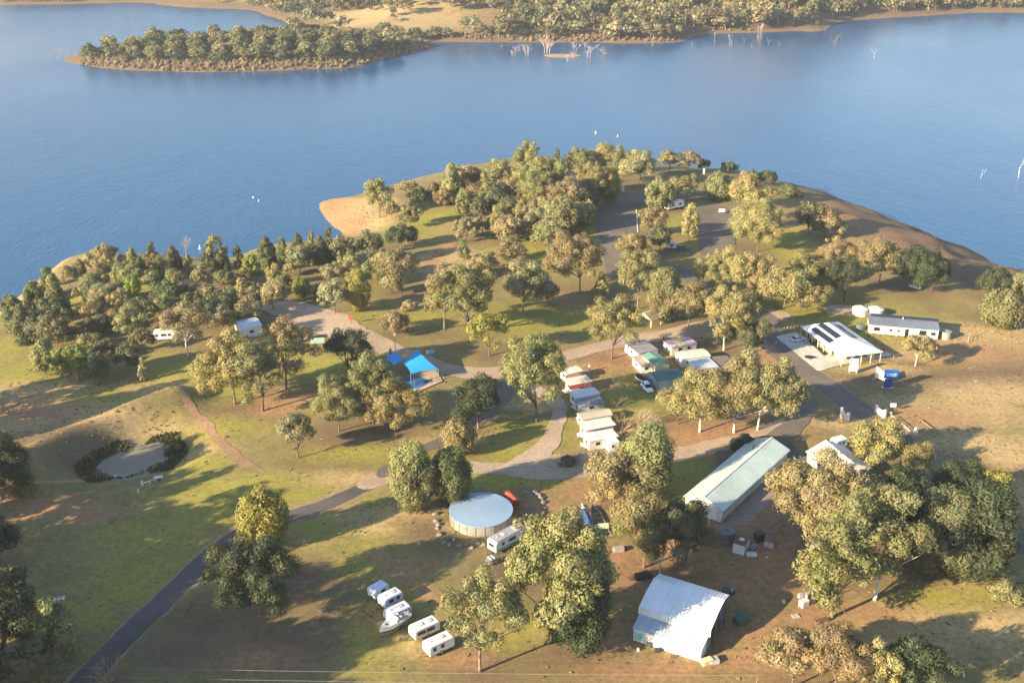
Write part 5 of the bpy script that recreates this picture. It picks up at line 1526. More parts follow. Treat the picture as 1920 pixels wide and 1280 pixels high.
m = MB(); m.box(.2, 1.7, -.06, .02, .3, 2.0); m.build('wall_panel', paint((.35, .62, .66), .5, 0, .4), t)
m = MB(); m.box(-.06, .02, .3, 2.4, .3, 1.6); m.build('wall_panel', paint((.35, .62, .66), .5, 0, .4), t)

# --- white hip-roofed service building with solar panels
e = 3.0
zr = g(1579, 688).z + e
F_, R_, Lb = onplane(1579, 669, zr), onplane(1655, 659.5, zr), onplane(1505, 611, zr)
rz = math.atan2(R_.y - F_.y, R_.x - F_.x); BWd = (R_ - F_).length; BL = (Lb - F_).length
BL = abs((Lb - F_).dot(Vector((-math.sin(rz), math.cos(rz), 0))))
t = thing('service_building', 'white hip roofed service building with dark solar panels and veranda posts', 'building', (F_.x, F_.y, zr - e), rz)
RW = paint((.80, .79, .76), .4, .1, .10, .4, ('x', .5))
rh = 2.0; hipl = BWd * .55
P00, P10, P11, P01 = (0, 0, e), (BWd, 0, e), (BWd, BL, e), (0, BL, e)
R1, R2 = (BWd / 2, hipl, e + rh), (BWd / 2, BL - hipl * .6, e + rh)
for q in ([P00, P10, R1], [P10, P11, R2, R1], [P11, P01, R2], [P01, P00, R1, R2]):
    MB().slab(q, .12).build('roof_plane', RW, t)
m = MB(); m.bar(R1, R2, .10, 6); m.build('ridge_cap', WHITE, t)
for q, r_ in ((P00, R1), (P10, R1), (P11, R2), (P01, R2)):
    m = MB(); m.bar(q, r_, .08, 6); m.build('hip_cap', WHITE, t)
v = 2.0
m = MB(); x0, x1, y0, y1 = v, BWd - .6, v + .3, BL - .6
m.add([(x0, y0, -.5), (x1, y0, -.5), (x1, y1, -.5), (x0, y1, -.5), (x0, y0, e - .06), (x1, y0, e - .06), (x1, y1, e - .06), (x0, y1, e - .06)], [(0, 1, 5, 4), (1, 2, 6, 5), (2, 3, 7, 6), (3, 0, 4, 7)])
m.build('wall', paint((.62, .56, .40), .7), t)
for k in range(4):
    m = MB(); y = y0 + 2.2 + k * 4.3
    m.box(x0 - .06, x0 + .02, y, y + 1.9, .9, 2.3); o = m.build('window', WHITE, t)
    m = MB(); m.box(x0 - .09, x0 - .05, y + .1, y + 1.8, 1.0, 2.2); m.build('pane', GLASS, o)
    m = MB(); m.box(x0 - .06, x0 + .02, y + 2.5, y + 3.4, .05, 2.1); m.build('door', DARKM, t)
for k in range(3):
    m = MB(); x = x0 + .8 + k * 2.4
    m.box(x, x + 1.7, y0 - .06, y0 + .02, .9, 2.3); o = m.build('window', WHITE, t)
    m = MB(); m.box(x + .1, x + 1.6, y0 - .09, y0 - .05, 1.0, 2.2); m.build('pane', GLASS, o)
for k in range(8):
    m = MB(); y = .25 + k * (BL - .5) / 7; m.box(.18, .34, y - .08, y + .08, -.5, e - .1); m.build('post', CREAM, t)
for k in range(1, 5):
    m = MB(); x = .25 + k * (BWd - .5) / 4; m.box(x - .08, x + .08, .18, .34, -.5, e - .1); m.build('post', CREAM, t)
m = MB(); m.box(-.12, BWd + .12, -.12, -.0, e - .12, e + .04); m.box(-.12, -.0, 0, BL, e - .12, e + .04); m.build('gutter', WHITE, t)
SOL = paint((.020, .024, .040), .18, .0, .1, .8)
def solar(t, o_, ux, uy, n1, n2, w1, h1, gap=.06, lift=.10, mat=SOL):
    """n1 x n2 panels from corner o_ along unit vectors ux, uy"""
    o_, ux, uy = Vector(o_), Vector(ux).normalized(), Vector(uy).normalized()
    nn = ux.cross(uy).normalized()
    if nn.z < 0: nn = -nn
    me = None
    for i in range(n1):
        for j in range(n2):
            c = o_ + ux * i * (w1 + gap) + uy * j * (h1 + gap) + nn * lift
            if me is None:
                m = MB(); q = [Vector(), ux * w1, ux * w1 + uy * h1, uy * h1]
                if (q[1] - q[0]).cross(q[2] - q[0]).z < 0: q = [q[0], q[3], q[2], q[1]]
                m.slab(q, .05); me = m.mesh('solar_panel', mat)
            o = link('solar_panel', me, t); o.location = c
sl = Vector((BWd / 2, 0, rh)).normalized()
up = Vector((0, -1, 0))
solar(t, Vector((BWd * .5 * .16, BL - hipl * .6 + .5, e + rh * .16)), up, sl, 9, 1, 1.05, 1.75)
solar(t, Vector((BWd * .5 * .56, BL - hipl * .6 + 1.1, e + rh * .56)), up, sl, 9, 1, 1.05, 1.75)
sr = Vector((-BWd / 2, 0, rh)).normalized()
solar(t, Vector((BWd - BWd * .5 * .42, BL - hipl * .6 + .2, e + rh * .42)), up, sr, 9, 1, 1.05, 1.75)

# --- long white cabin with solar row
a, rz, L = frame2((1628, 626), (1757, 638.5))
D = 6.4; H = 3.2
t = thing('portable_cabin', 'long white portable cabin with a row of solar panels on its grey roof', 'building', a, rz)
m = MB(); m.add([(0, 0, .35), (L, 0, .35), (L, D, .35), (0, D, .35), (0, 0, H), (L, 0, H), (L, D, H + .45), (0, D, H + .45)], [(0, 1, 5, 4), (1, 2, 6, 5), (2, 3, 7, 6), (3, 0, 4, 7), (3, 2, 1, 0)])
m.build('wall', paint((.74, .72, .68), .5), t)
for k in range(6):
    x = .8 + k * (L - 1.6) / 5
    for y in (.5, D - .5):
        m = MB(); m.box(x - .15, x + .15, y - .15, y + .15, -.6, .36); m.build('pier', CONCRETE, t)
RG = paint((.20, .22, .26), .45, .2, .2, .4, ('x', .5))
for k in range(8):
    x0, x1 = -.3 + (L + .6) * k / 8 + .01, -.3 + (L + .6) * (k + 1) / 8 - .01
    MB().slab([(x0, -.7, H + .02 + .01 * (k % 2)), (x1, -.7, H + .02 + .01 * (k % 2)), (x1, D + .4, H + .56 + .01 * (k % 2)), (x0, D + .4, H + .56 + .01 * (k % 2))], .07).build('roof_sheet', RG, t)
sl = Vector((0, D + 1.1, .54)).normalized()
solar(t, (.6, D - 1.55, H + .45), (1, 0, 0), sl, 17, 1, 1.0, 1.65, .09, .14, SOL)
for u, w_, h_ in ((.115, 1.7, 1.1), (.32, .8, .7), (.43, .7, .7), (.78, 2.0, 1.5), (.93, 1.3, .9)):
    window(t, 'f', u * L, 1.75, w_, h_, L, D)
door(t, 'f', .55 * L, 1.0, 2.5, BLACK)
m = MB(); m.cyl(.5 * L, D - 1.9, H + .35, H + 1.1, .09, 8); m.build('flue', WHITE, t)

# --- cabins and annexes
def cabin(A, B, D, H, roofcol, wallcol, label, rise=.25, roof='skillion', over=.25, wins=((.5, 1.4),), name='cabin', doorat=None, stripes=None, cat='cabin', trim=None, lift=.25, Lk=1.0, gx=None):
    a, rz, L = frame2(A, B); L *= Lk
    t = thing(name, label, cat, a, rz)
    W_ = paint(wallcol, .6, 0, .18, .9); RF = paint(roofcol, .5, .1, .22, .5, ('x', .4))
    m = MB()
    zb, zf = H + (rise if roof == 'skillion' else 0), H
    m.add([(0, 0, -.4), (L, 0, -.4), (L, D, -.4), (0, D, -.4), (0, 0, zf), (L, 0, zf), (L, D, zb), (0, D, zb)], [(0, 1, 5, 4), (1, 2, 6, 5), (2, 3, 7, 6), (3, 0, 4, 7)])
    if roof == 'gable_x':
        m.add([(0, 0, H), (0, D / 2, H + rise), (0, D, H)], [(0, 1, 2)]); m.add([(L, 0, H), (L, D / 2, H + rise), (L, D, H)], [(0, 1, 2)])
    if roof == 'gable_y':
        m.add([(0, 0, H), (L / 2, 0, H + rise), (L, 0, H)], [(0, 1, 2)]); m.add([(0, D, H), (L / 2, D, H + rise), (L, D, H)], [(0, 1, 2)])
    m.build('wall', W_, t)
    o_ = over; k = .03
    if roof == 'skillion':
        n = 3 if not stripes else len(stripes)
        for i in range(n):
            x0, x1 = -o_ + (L + 2 * o_) * i / n + .008, -o_ + (L + 2 * o_) * (i + 1) / n - .008
            mt = RF if not stripes else paint(stripes[i], .5, 0, .15, .6)
            MB().slab([(x0, -o_, zf + k), (x1, -o_, zf + k), (x1, D + o_, zb + k), (x0, D + o_, zb + k)], .06).build('roof_sheet', mt, t)
    elif roof == 'gable_x':
        for i in range(2):
            x0, x1 = (-o_, L / 2 - .01) if i == 0 else (L / 2 + .01, L + o_)
            d_ = o_ * rise / (D / 2)
            MB().slab([(x0, -o_, H - d_ + k), (x1, -o_, H - d_ + k), (x1, D / 2, H + rise + k), (x0, D / 2, H + rise + k)], .06).build('roof_sheet', RF, t)
            MB().slab([(x0, D / 2, H + rise + k), (x1, D / 2, H + rise + k), (x1, D + o_, H - d_ + k), (x0, D + o_, H - d_ + k)], .06).build('roof_sheet', RF, t)
    else:
        d_ = o_ * rise / (L / 2)
        MB().slab([(-o_, -o_, H - d_ + k), (L / 2, -o_, H + rise + k), (L / 2, D + o_, H + rise + k), (-o_, D + o_, H - d_ + k)], .06).build('roof_sheet', RF, t)
        MB().slab([(L / 2, -o_, H + rise + k), (L + o_, -o_, H - d_ + k), (L + o_, D + o_, H - d_ + k), (L / 2, D + o_, H + rise + k)], .06).build('roof_sheet', RF, t)
    for u, w_ in wins: window(t, 'f', u * L, H * .6, w_, .8, L, D)
    window(t, 'l', D * .5, H * .6, 1.0, .8, L, D)
    if doorat is not None: door(t, 'f', doorat * L, .85, 2.0, OFFW, L, D)
    t['L'] = L
    return t
c1 = cabin((1105, 845), (1157, 836), 3.3, 2.5, (.62, .64, .66), (.62, .58, .52), 'lowest cabin of the left row, pale roof and beige front wall', .15, wins=((.3, 1.2), (.62, 1.0)), doorat=None)
cabin((1098, 823), (1150, 813.5), 3.2, 2.5, (.74, .70, .62), (.70, .66, .58), 'cream flat roofed cabin behind the lowest cabin of the left row', .1, over=.45, doorat=.5)
cabin((1092, 802), (1146, 793), 3.3, 2.3, (.50, .44, .36), (.66, .60, .50), 'cabin with a tan gabled roof in the left row', .55, 'gable_x', doorat=.4)
cabin((1086, 776), (1132, 768), 3.0, 2.0, (.24, .26, .30), (.40, .42, .45), 'slate grey roofed annex in the middle of the left cabin row', .25)
cabin((1079, 763), (1123, 755), 3.2, 2.6, (.72, .74, .78), (.70, .68, .64), 'white roofed caravan cabin behind the slate grey annex', .1, doorat=.6)
cabin((1071, 738), (1108, 731), 3.2, 2.5, (.66, .64, .50), (.62, .58, .50), 'cream roofed cabin with a dark red front awning', .2)
cabin((1063, 717), (1091, 711), 3.2, 2.4, (.58, .66, .56), (.66, .60, .52), 'pale green roofed cabin at the top of the left row', .3, 'gable_x')
def awning(A, B, D, H, col, label):
    a, rz, L = frame2(A, B)
    t = thing('awning', label, 'awning', a, rz)
    MB().slab([(0, 0, H - .35), (L, 0, H - .35), (L, D, H), (0, D, H)], .05).build('canopy', paint(col, .7), t)
    for x in (.08, L - .08):
        m = MB(); m.bar((x, .08, -.2), (x, .08, H - .36), .04, 5); m.build('post', WHITE, t)
    return t
awning((1069, 745), (1108, 737), 1.5, 2.5, (.22, .035, .045), 'dark red awning on the front of the cream roofed cabin')
awning((1062, 723), (1089, 717), 1.2, 2.3, (.34, .13, .10), 'faded red awning under the pale green cabin roof')
a, rz, L = frame2((1143, 849), (1160, 846))
t = thing('annex', 'small pale blue box annex at the right end of the lowest cabin', 'annex', a, rz)
m = MB(); m.box(0, L, 0, 2.2, -.4, 2.5); m.build('wall', paint((.60, .66, .76), .5), t)
m = MB(); m.box(-.1, L + .1, -.1, 2.3, 2.505, 2.58); m.build('roof', paint((.64, .68, .74), .5), t)
window(t, 'f', L * .35, 1.6, .7, .8, L, 2.2)
for i, (A, B, lb) in enumerate([((1090, 792), (1098, 789), 'white step deck at the left end of the tan gabled cabin'), ((1078, 771), (1087, 769), 'white step deck at the left end of the slate grey annex'),
                               ((1060, 741), (1070, 739), 'white step deck beside the cream roofed cabin'), ((1082, 820), (1095, 824), 'white step deck at the left end of the cream flat cabin'), ((1088, 838), (1103, 845), 'white side deck at the left end of the lowest cabin')]):
    a, rz, L = frame2(A, B)
    t = thing('deck', lb, 'deck', a, rz)
    m = MB(); m.box(0, L, 0, 2.0, .45, .6); m.build('platform', WHITE, t)
    m = MB(); m.box(0, L, -.05, .0, .62, 1.3); m.build('side_screen', WHITE, t)
    for x in (.1, L - .1):
        for y in (.15, 1.85):
            m = MB(); m.box(x - .05, x + .05, y - .05, y + .05, -.3, .449); m.build('leg', WHITE, t)
cabin((1196, 678), (1232, 672), 7.2, 2.5, (.30, .30, .33), (.72, .69, .65), 'grey flat roofed cabin with white side wall beside the camp road', .12, over=.2, wins=((.5, 1.2),))
cabin((1228, 703), (1254, 698), 6.6, 2.9, (.16, .32, .25), (.64, .56, .36), 'cabin with a bright green roof and cream gable wall', .5, 'gable_y', wins=())
cabin((1202, 700), (1226, 697), 6.0, 2.1, (.46, .38, .35), (.72, .70, .68), 'pinkish grey annex left of the green roofed cabin', .15, wins=((.4, 1.0),))
t = cabin((1231, 730), (1280, 724), 5.2, 2.5, (.07, .17, .17), (.28, .33, .38), 'blue grey shed with a dark teal gabled roof', .8, 'gable_x', wins=(), name='shed', cat='shed')
door(t, 'f', 2.0, 2.4, 2.1, paint((.45, .48, .50), .5), name='roller_door')
cabin((1258, 667), (1305, 659), 4.4, 2.5, (.6, .5, .5), (.74, .68, .56), 'cream caravan cabin with a pink and yellow striped roof', .1, stripes=[(.60, .40, .46), (.58, .56, .28), (.58, .38, .46)], wins=((.35, 1.3), (.7, 1.0)))
cabin((1278, 689), (1330, 684), 4.6, 2.6, (.66, .66, .60), (.74, .70, .60), 'white walled cabin right below the striped roof cabin', .3, 'gable_x', wins=((.25, 1.2),))
cabin((1306, 708), (1345, 703), 5.0, 2.4, (.52, .58, .66), (.60, .60, .60), 'pale blue roofed cabin behind the golden gums', .25)
cabin((1349, 699), (1374, 696), 4.6, 2.3, (.20, .17, .17), (.34, .30, .27), 'dark grey roofed annex right of the pale blue roof', .25, wins=())
cabin((454, 636), (492, 628), 7.0, 3.0, (.60, .63, .70), (.66, .64, .60), 'long white roofed amenities block behind the gums at the gravel lot', .7, 'gable_x', wins=((.5, 1.2),), name='amenities_block', cat='building')
a, rz, L = frame2((1196, 604), (1210, 610))
t = thing('picnic_shelter', 'open picnic shelter with a brown gabled roof beside the camp road', 'shelter', a, rz)
D = 8.0; RB = paint((.24, .20, .13), .7, 0, .2, .6, ('y', .4))
L = 5.6
MB().slab([(-.3, -.3, 2.5), (L / 2, -.3, 3.9), (L / 2, D, 3.9), (-.3, D, 2.5)], .08).build('roof_sheet', paint((.52, .45, .36), .6), t)  # sunward slope painted lighter, the other darker, as light would show them
MB().slab([(L / 2, -.3, 3.9), (L + .3, -.3, 2.5), (L + .3, D, 2.5), (L / 2, D, 3.9)], .08).build('roof_sheet', RB, t)
for x in (.1, L - .1):
    for y in (.1, D / 2, D - .3):
        m = MB(); m.box(x - .1, x + .1, y - .1, y + .1, -.4, 2.52); m.build('post', WHITE, t)
m = MB(); m.add([(-.1, -.1, 2.45), (L + .1, -.1, 2.45), (L / 2, -.1, 3.75)], [(0, 1, 2)]); m.build('gable', CREAM, t)
# --- farmhouse under the big tan crown
a, rz, L = frame2((1560, 908), (1628, 896))
t = thing('farmhouse', 'white gabled farmhouse roof half hidden under the huge tan crown', 'house', a, rz)
D = 10.0; H = 2.9
m = MB(); m.add([(0, 0, -.4), (L, 0, -.4), (L, D, -.4), (0, D, -.4), (0, 0, H), (L, 0, H), (L, D, H), (0, D, H), (L / 2, 0, H + 1.7), (L / 2, D, H + 1.7)],
                [(0, 1, 5, 8, 4), (1, 2, 6, 5), (2, 3, 7, 9, 6), (3, 0, 4, 7)]); m.build('wall', paint((.66, .62, .55), .7), t)
WR = paint((.74, .71, .66), .5, .1, .2, .5, ('y', .4))
for i in range(5):
    y0, y1 = -.4 + (D + .8) * i / 5 + .01, -.4 + (D + .8) * (i + 1) / 5 - .01
    MB().slab([(-.4, y0, H - .36), (L / 2, y0, H + 1.76), (L / 2, y1, H + 1.76), (-.4, y1, H - .36)], .06).build('roof_sheet', WR, t)
    MB().slab([(L / 2, y0, H + 1.76), (L + .4, y0, H - .36), (L + .4, y1, H - .36), (L / 2, y1, H + 1.76)], .06).build('roof_sheet', WR, t)
window(t, 'f', L * .3, 1.6, 1.2, 1.1, L, D); window(t, 'f', L * .7, 1.6, 1.2, 1.1, L, D); door(t, 'f', L * .5, .9, 2.05, DARKM, L, D)
a, rz, L = frame2((1606, 925), (1640, 917))
t = thing('carport', 'low white carport roof right of the farmhouse', 'carport', a, rz)
for i in range(3):
    MB().slab([(L * i / 3 + .01, 0, 2.3), (L * (i + 1) / 3 - .01, 0, 2.3), (L * (i + 1) / 3 - .01, 6, 2.6), (L * i / 3 + .01, 6, 2.6)], .06).build('roof_sheet', WR, t)
for x in (.1, L - .1):
    for y in (.1, 5.9):
        m = MB(); m.bar((x, y, -.3), (x, y, 2.28), .06, 5); m.build('post', STEEL, t)
# --- small huts beside the green shed
a, rz, L = frame2((1373, 1035), (1395, 1041))
t = thing('pump_hut', 'small white hut with a rusty brown flat roof near the green shed', 'hut', a, rz)
D = 3.6; H = 2.1
m = MB(); m.box(0, L, 0, .07, -.1, H); m.box(0, .07, .07, D, -.1, H); m.box(L - .07, L, .07, D, -.1, H); m.box(.07, L - .07, D - .07, D, -.1, H); m.build('wall', paint((.74, .74, .74), .6), t)
m = MB(); m.box(-.08, L + .08, -.08, D + .08, H + .005, H + .08); m.build('roof', paint((.16, .085, .06), .8, 0, .4), t)
m = MB(); m.cyl(L * .5, D * .55, H + .085, H + .14, .55, 14); m.build('roof_patch', OFFW, t)
for x in (.06, L - .06):
    m = MB(); m.box(x - .06, x + .06, -.07, .0, -.5, .4); m.build('leg', WHITE, t)
a, rz, L = frame2((1432, 1024), (1449, 1028))
t = thing('storage_box', 'grey storage box with a dull red lid right of the white hut', 'box', a, rz)
m = MB(); m.box(0, L, 0, 1.6, -.1, 1.25); m.build('box_body', paint((.40, .40, .42), .6), t)
m = MB(); m.box(-.06, L + .06, -.06, 1.66, 1.255, 1.36); m.build('lid', paint((.26, .085, .085), .7), t)
# ------------------------------------------------------------------ vehicles
RIM = paint((.45, .46, .47), .35, .7)
_wh = {}
def wheel(root, x, y, r=.34, w_=.22):
    if (r, w_) not in _wh:
        m = MB(); m.bar((0, -w_ / 2, 0), (0, w_ / 2, 0), r, 16); a_ = m.mesh('tyre', TYRE)
        m = MB(); m.bar((0, -w_ / 2 - .012, 0), (0, w_ / 2 + .012, 0), r * .58, 10); b_ = m.mesh('rim', RIM)
        _wh[(r, w_)] = (a_, b_)
    o = link('wheel', _wh[(r, w_)][0], root); o.location = (x, y, r)
    link('rim', _wh[(r, w_)][1], o)
def sec(x, z0, z1, w_, ch=.12):
    """rounded rectangular cross-section"""
    c = min(ch, (z1 - z0) * .4, w_ * .4)
    return [(x, -w_, z0 + c), (x, -w_ + c, z0), (x, w_ - c, z0), (x, w_, z0 + c), (x, w_, z1 - c), (x, w_ - c, z1), (x, -w_ + c, z1), (x, -w_, z1 - c)]
def car(A, B, col, label, suv=False, canopy=None, cat='car', name='parked_car', flip=False, Lset=4.5):
    a, b = g(*A), g(*B)
    c = (a + b) / 2; rz = math.atan2(b.y - a.y, b.x - a.x) + (math.pi if flip else 0)
    t = thing(name, label, cat, (c.x, c.y, hz(c.x, c.y)), rz)
    k = Lset / 4.5; hh = 1.15 if suv else 1.0
    PA = paint(col, .28, .1, .06, .8, None, .5)
    m = MB(); m.loft([sec(x * k, z0 * hh, z1 * hh, w_) for x, z0, z1, w_ in
                      [(-2.25, .45, .80, .74), (-2.15, .28, .96, .86), (-.9, .22, 1.0, .90), (.75, .22, 1.0, .90), (1.75, .26, .90, .86), (2.15, .32, .78, .80), (2.25, .42, .66, .70)]])
    m.build('body', PA, t)
    xs = [(-2.0, .97, 1.0, .80), (-1.55, .97, 1.50, .70), (.15, .97, 1.53, .70), (1.0, .97, 1.0, .80)] if suv else [(-1.75, .97, 1.0, .80), (-1.1, .97, 1.42, .68), (.1, .97, 1.45, .68), (1.0, .97, 1.0, .80)]
    m = MB(); m.loft([sec(x * k, z0 * hh, z1 * hh, w_, .05) for x, z0, z1, w_ in xs]); m.build('windows', GLASS, t)
    m = MB(); m.box(xs[1][0] * k - .05, xs[2][0] * k + .05, -.69, .69, xs[2][2] * hh - .03, xs[2][2] * hh + .04); m.build('roof', PA, t)
    for x in (xs[1][0] * k * .98, -.35, xs[2][0] * k):
        for y in (-1, 1):
            m = MB(); m.bar((x, y * .72, xs[2][2] * hh), (x * 1.05, y * .83, .98 * hh), .045, 4); m.build('pillar', PA, t)
    for x in (-1.38 * k, 1.38 * k):
        for y in (-.80, .80): wheel(t, x, y, .36 if suv else .32)
    for y in (-.62, .62):
        m = MB(); m.box(2.16 * k, 2.24 * k, y - .16, y + .16, .60 * hh, .72 * hh); m.build('headlight', paint((.8, .8, .78), .15), t)
        m = MB(); m.box(-2.24 * k, -2.16 * k, y - .12, y + .12, .68 * hh, .82 * hh); m.build('tail_light', paint((.35, .02, .02), .3), t)
    return t
def caravan(A, B, D, H, col, label, name='caravan', roofcol=None, wins=((.3, 1.0), (.7, 1.0)), hatch=True, stripe=None, drawbar='l', Lk=1.0, endwin=True, bus=False, cat='caravan'):
    a, rz, L = frame2(A, B); L *= Lk
    t = thing(name, label, cat, a, rz)
    PA = paint(col, .4, .0, .10, .7); w2 = D / 2; z0 = .45
    m = MB()
    e_ = .35
    m.loft([sec(x, za, zb, ww, .16) for x, za, zb, ww in [(0, z0 + .35, H - .45, w2 - .08), (.14, z0 + .1, H - .15, w2), (e_ + .1, z0, H, w2), (L - e_, z0, H, w2), (L - .12, z0 + .05, H - .18, w2), (L, z0 + .25, H - .5, w2 - .08)]])
    m.v = [(x, y + w2, z) for x, y, z in m.v]
    m.build('body', PA, t)
    if roofcol:
        m = MB(); m.box(.35, L - .35, .12, D - .12, H - .005, H + .05); m.build('roof', paint(roofcol, .5, .1, .2, .6), t)
    for u, w_ in wins: window(t, 'f', u * L, z0 + (H - z0) * .60, w_, .62, L, D, frame=paint((.32, .32, .34), .4))
    if endwin: window(t, 'l', D / 2, z0 + (H - z0) * .60, D * .55, .6, L, D, frame=paint((.32, .32, .34), .4))
    if hatch:
        for u in ((.62,) if L < 5 else (.35, .7)):
            m = MB(); m.box(u * L - .35, u * L + .35, D * .3, D * .68, H + .0 + (.051 if roofcol else 0), H + .16); m.build('roof_hatch', paint((.52, .50, .50), .5), t)
    if stripe:
        m = MB(); m.box(.4, L - .4, -.02, .01, z0 + .35, z0 + .62); m.build('stripe', paint(stripe, .5), t)
    m = MB(); m.box(.3, L - .3, -.035, -.0, z0 + .16, z0 + .22); m.box(.3, L - .3, -.03, .0, H - .34, H - .29); m.build('trim_rail', paint((.30, .30, .32), .4, .3), t)
    m = MB(); m.box(L * .42, L * .58, -.03, .0, z0 + .02, z0 + .42); m.build('wheel_arch', paint((.24, .24, .25), .5), t)
    for y_ in (.16, D - .16):
        m = MB(); m.bar((L * .08, y_, 0), (L * .08, y_, z0 + .3), .04, 4); m.bar((L * .92, y_, 0), (L * .92, y_, z0 + .3), .04, 4); m.build('corner_steady', DARKM, t)
    m = MB(); m.cyl(L * .18, D * .5, H - .04, H + .22, .14, 8); m.build('roof_vent', paint((.55, .54, .52), .5), t)
    m = MB(); m.box(L * .12, L * .26, D - .01, D + .03, .5, 2.2); m.build('door', OFFW, t)
    if bus:
        for x in (1.0, L - 1.2):
            for y in (.18, D - .18): wheel(t, x, y, .38)
        m = MB(); m.box(L - .06, L + .0, .3, D - .3, z0 + .9, H - .62); m.build('windscreen', GLASS, t)
    else:
        for y in (.12, D - .12): wheel(t, L * .5, y, .33)
        m = MB(); s_ = -1 if drawbar == 'l' else 1; x0 = 0 if drawbar == 'l' else L
        m.bar((x0, .5, .5), (x0 + s_ * 1.2, D / 2, .48), .05, 5); m.bar((x0, D - .5, .5), (x0 + s_ * 1.2, D / 2, .48), .05, 5); m.bar((x0 + s_ * 1.1, D / 2, 0), (x0 + s_ * 1.1, D / 2, .55), .04, 5)
        m.build('drawbar', DARKM, t)
    return t
caravan((704, 1129), (730, 1113), 2.2, 2.3, (.56, .62, .72), 'small blue grey caravan, furthest left of the parked row', wins=((.55, .9),), hatch=False, endwin=False, Lk=1.05)
caravan((722, 1146), (757, 1127), 2.2, 2.4, (.60, .62, .70), 'grey white caravan second in the parked row, strap on its roof', wins=((.35, .9), (.72, .6)), endwin=False)
caravan((731, 1174), (773, 1154), 2.2, 2.4, (.58, .60, .68), 'grey white caravan beside the white boat', wins=((.3, .8), (.55, .7), (.8, .8)), endwin=False)
caravan((779, 1206), (826, 1184), 2.3, 2.5, (.76, .70, .66), 'cream pinkish caravan between the boat and the last caravan', wins=((.25, 1.6), (.62, 1.5)), endwin=False)
caravan((806, 1237), (853, 1214), 2.3, 2.6, (.78, .74, .71), 'white caravan closest to the bottom, beside the pale trunked gum', wins=((.2, .6), (.52, .6)), endwin=False)
caravan((930, 1042), (990, 1012), 2.5, 2.9, (.66, .68, .68), 'long grey roofed caravan with a green stripe next to the silver tank', roofcol=(.36, .35, .38), wins=((.22, .6), (.5, 1.8), (.85, .6)), stripe=(.10, .26, .20))
caravan((289, 641), (332, 638), 2.4, 3.0, (.78, .77, .76), 'white motorhome parked left of the open branched gum', name='motorhome', wins=((.15, .6), (.45, 1.4), (.7, .8)), bus=True, cat='motorhome')
caravan((1253, 396), (1282, 391), 2.4, 3.0, (.80, .79, .78), 'white camper parked between the two car parks', name='motorhome', wins=((.3, 1.2), (.75, 1.4)), bus=True, cat='motorhome')
caravan((1250, 468), (1268, 469), 2.2, 2.4, (.66, .63, .60), 'pale caravan hitched behind the dark teal four wheel drive', wins=((.5, .9),), drawbar='r')
car((1270, 470), (1291, 468), (.05, .14, .14), 'dark teal four wheel drive on the grass between the car parks', suv=True, name='four_wheel_drive', cat='car')
car((1205, 722), (1221, 740), (.78, .78, .78), 'white car parked on the cabin lawn', suv=True, Lset=4.8)
car((1482, 641), (1509, 637), (.60, .62, .66), 'silver hatchback parked on the pale concrete apron', Lset=4.3)
caravan((558, 643), (578, 640), 2.2, 2.5, (.58, .62, .70), 'bluish white caravan behind the dark backed gum near the gravel lot', wins=((.5, .9),))
# van beside the farmhouse
a, rz, L = frame2((1567, 843), (1590, 838))
caravan((1566, 845), (1588, 839), 2.0, 2.5, (.66, .72, .74), 'white utility van behind the farmhouse roof', name='utility_van', wins=((.3, .6), (.6, .6)), bus=True, hatch=False, cat='van')

# ------------------------------------------------------------------ boats and trailers
def trailer(A, B, W_, label, name='boat_trailer', wheels=(.62,), cross=5):
    a, rz, L = frame2(A, B)
    t = thing(name, label, 'trailer', a, rz)
    m = MB()
    for y in (-W_ / 2, W_ / 2):
        m.bar((0, y, .55), (L * .72, y, .55), .06, 4); m.bar((L * .72, y, .55), (L - .1, 0, .5), .06, 4)
    for k in range(cross): m.bar((L * .7 * k / (cross - 1), -W_ / 2, .55), (L * .7 * k / (cross - 1), W_ / 2, .55), .05, 4)
    m.build('frame', GALV, t)
    for u in wheels:
        for y in (-W_ / 2 - .12, W_ / 2 + .12): wheel(t, L * (1 - u), y, .33)
    m = MB(); m.bar((L - .3, 0, 0), (L - .3, 0, .7), .05, 5); m.cyl(L - .3, 0, 0, .18, .12, 8); m.build('jockey_wheel', DARKM, t)
    return t, L
def hull(L, W_, H, z0, dk=.0):
    S = []
    for u, wv, zk in [(0, .80, .0), (.12, .92, .0), (.4, 1.0, .0), (.65, .92, .03), (.82, .62, .12), (.94, .26, .28), (1.0, .04, .5)]:
        x = u * L; w2 = W_ / 2 * wv; zt = z0 + H * (1 + .16 * u * u); zb = z0 + H * zk
        S.append([(x, -w2, zt), (x, -w2 * .78, zb + H * .3 * (1 - zk)), (x, 0, zb), (x, w2 * .78, zb + H * .3 * (1 - zk)), (x, w2, zt)])
    return S
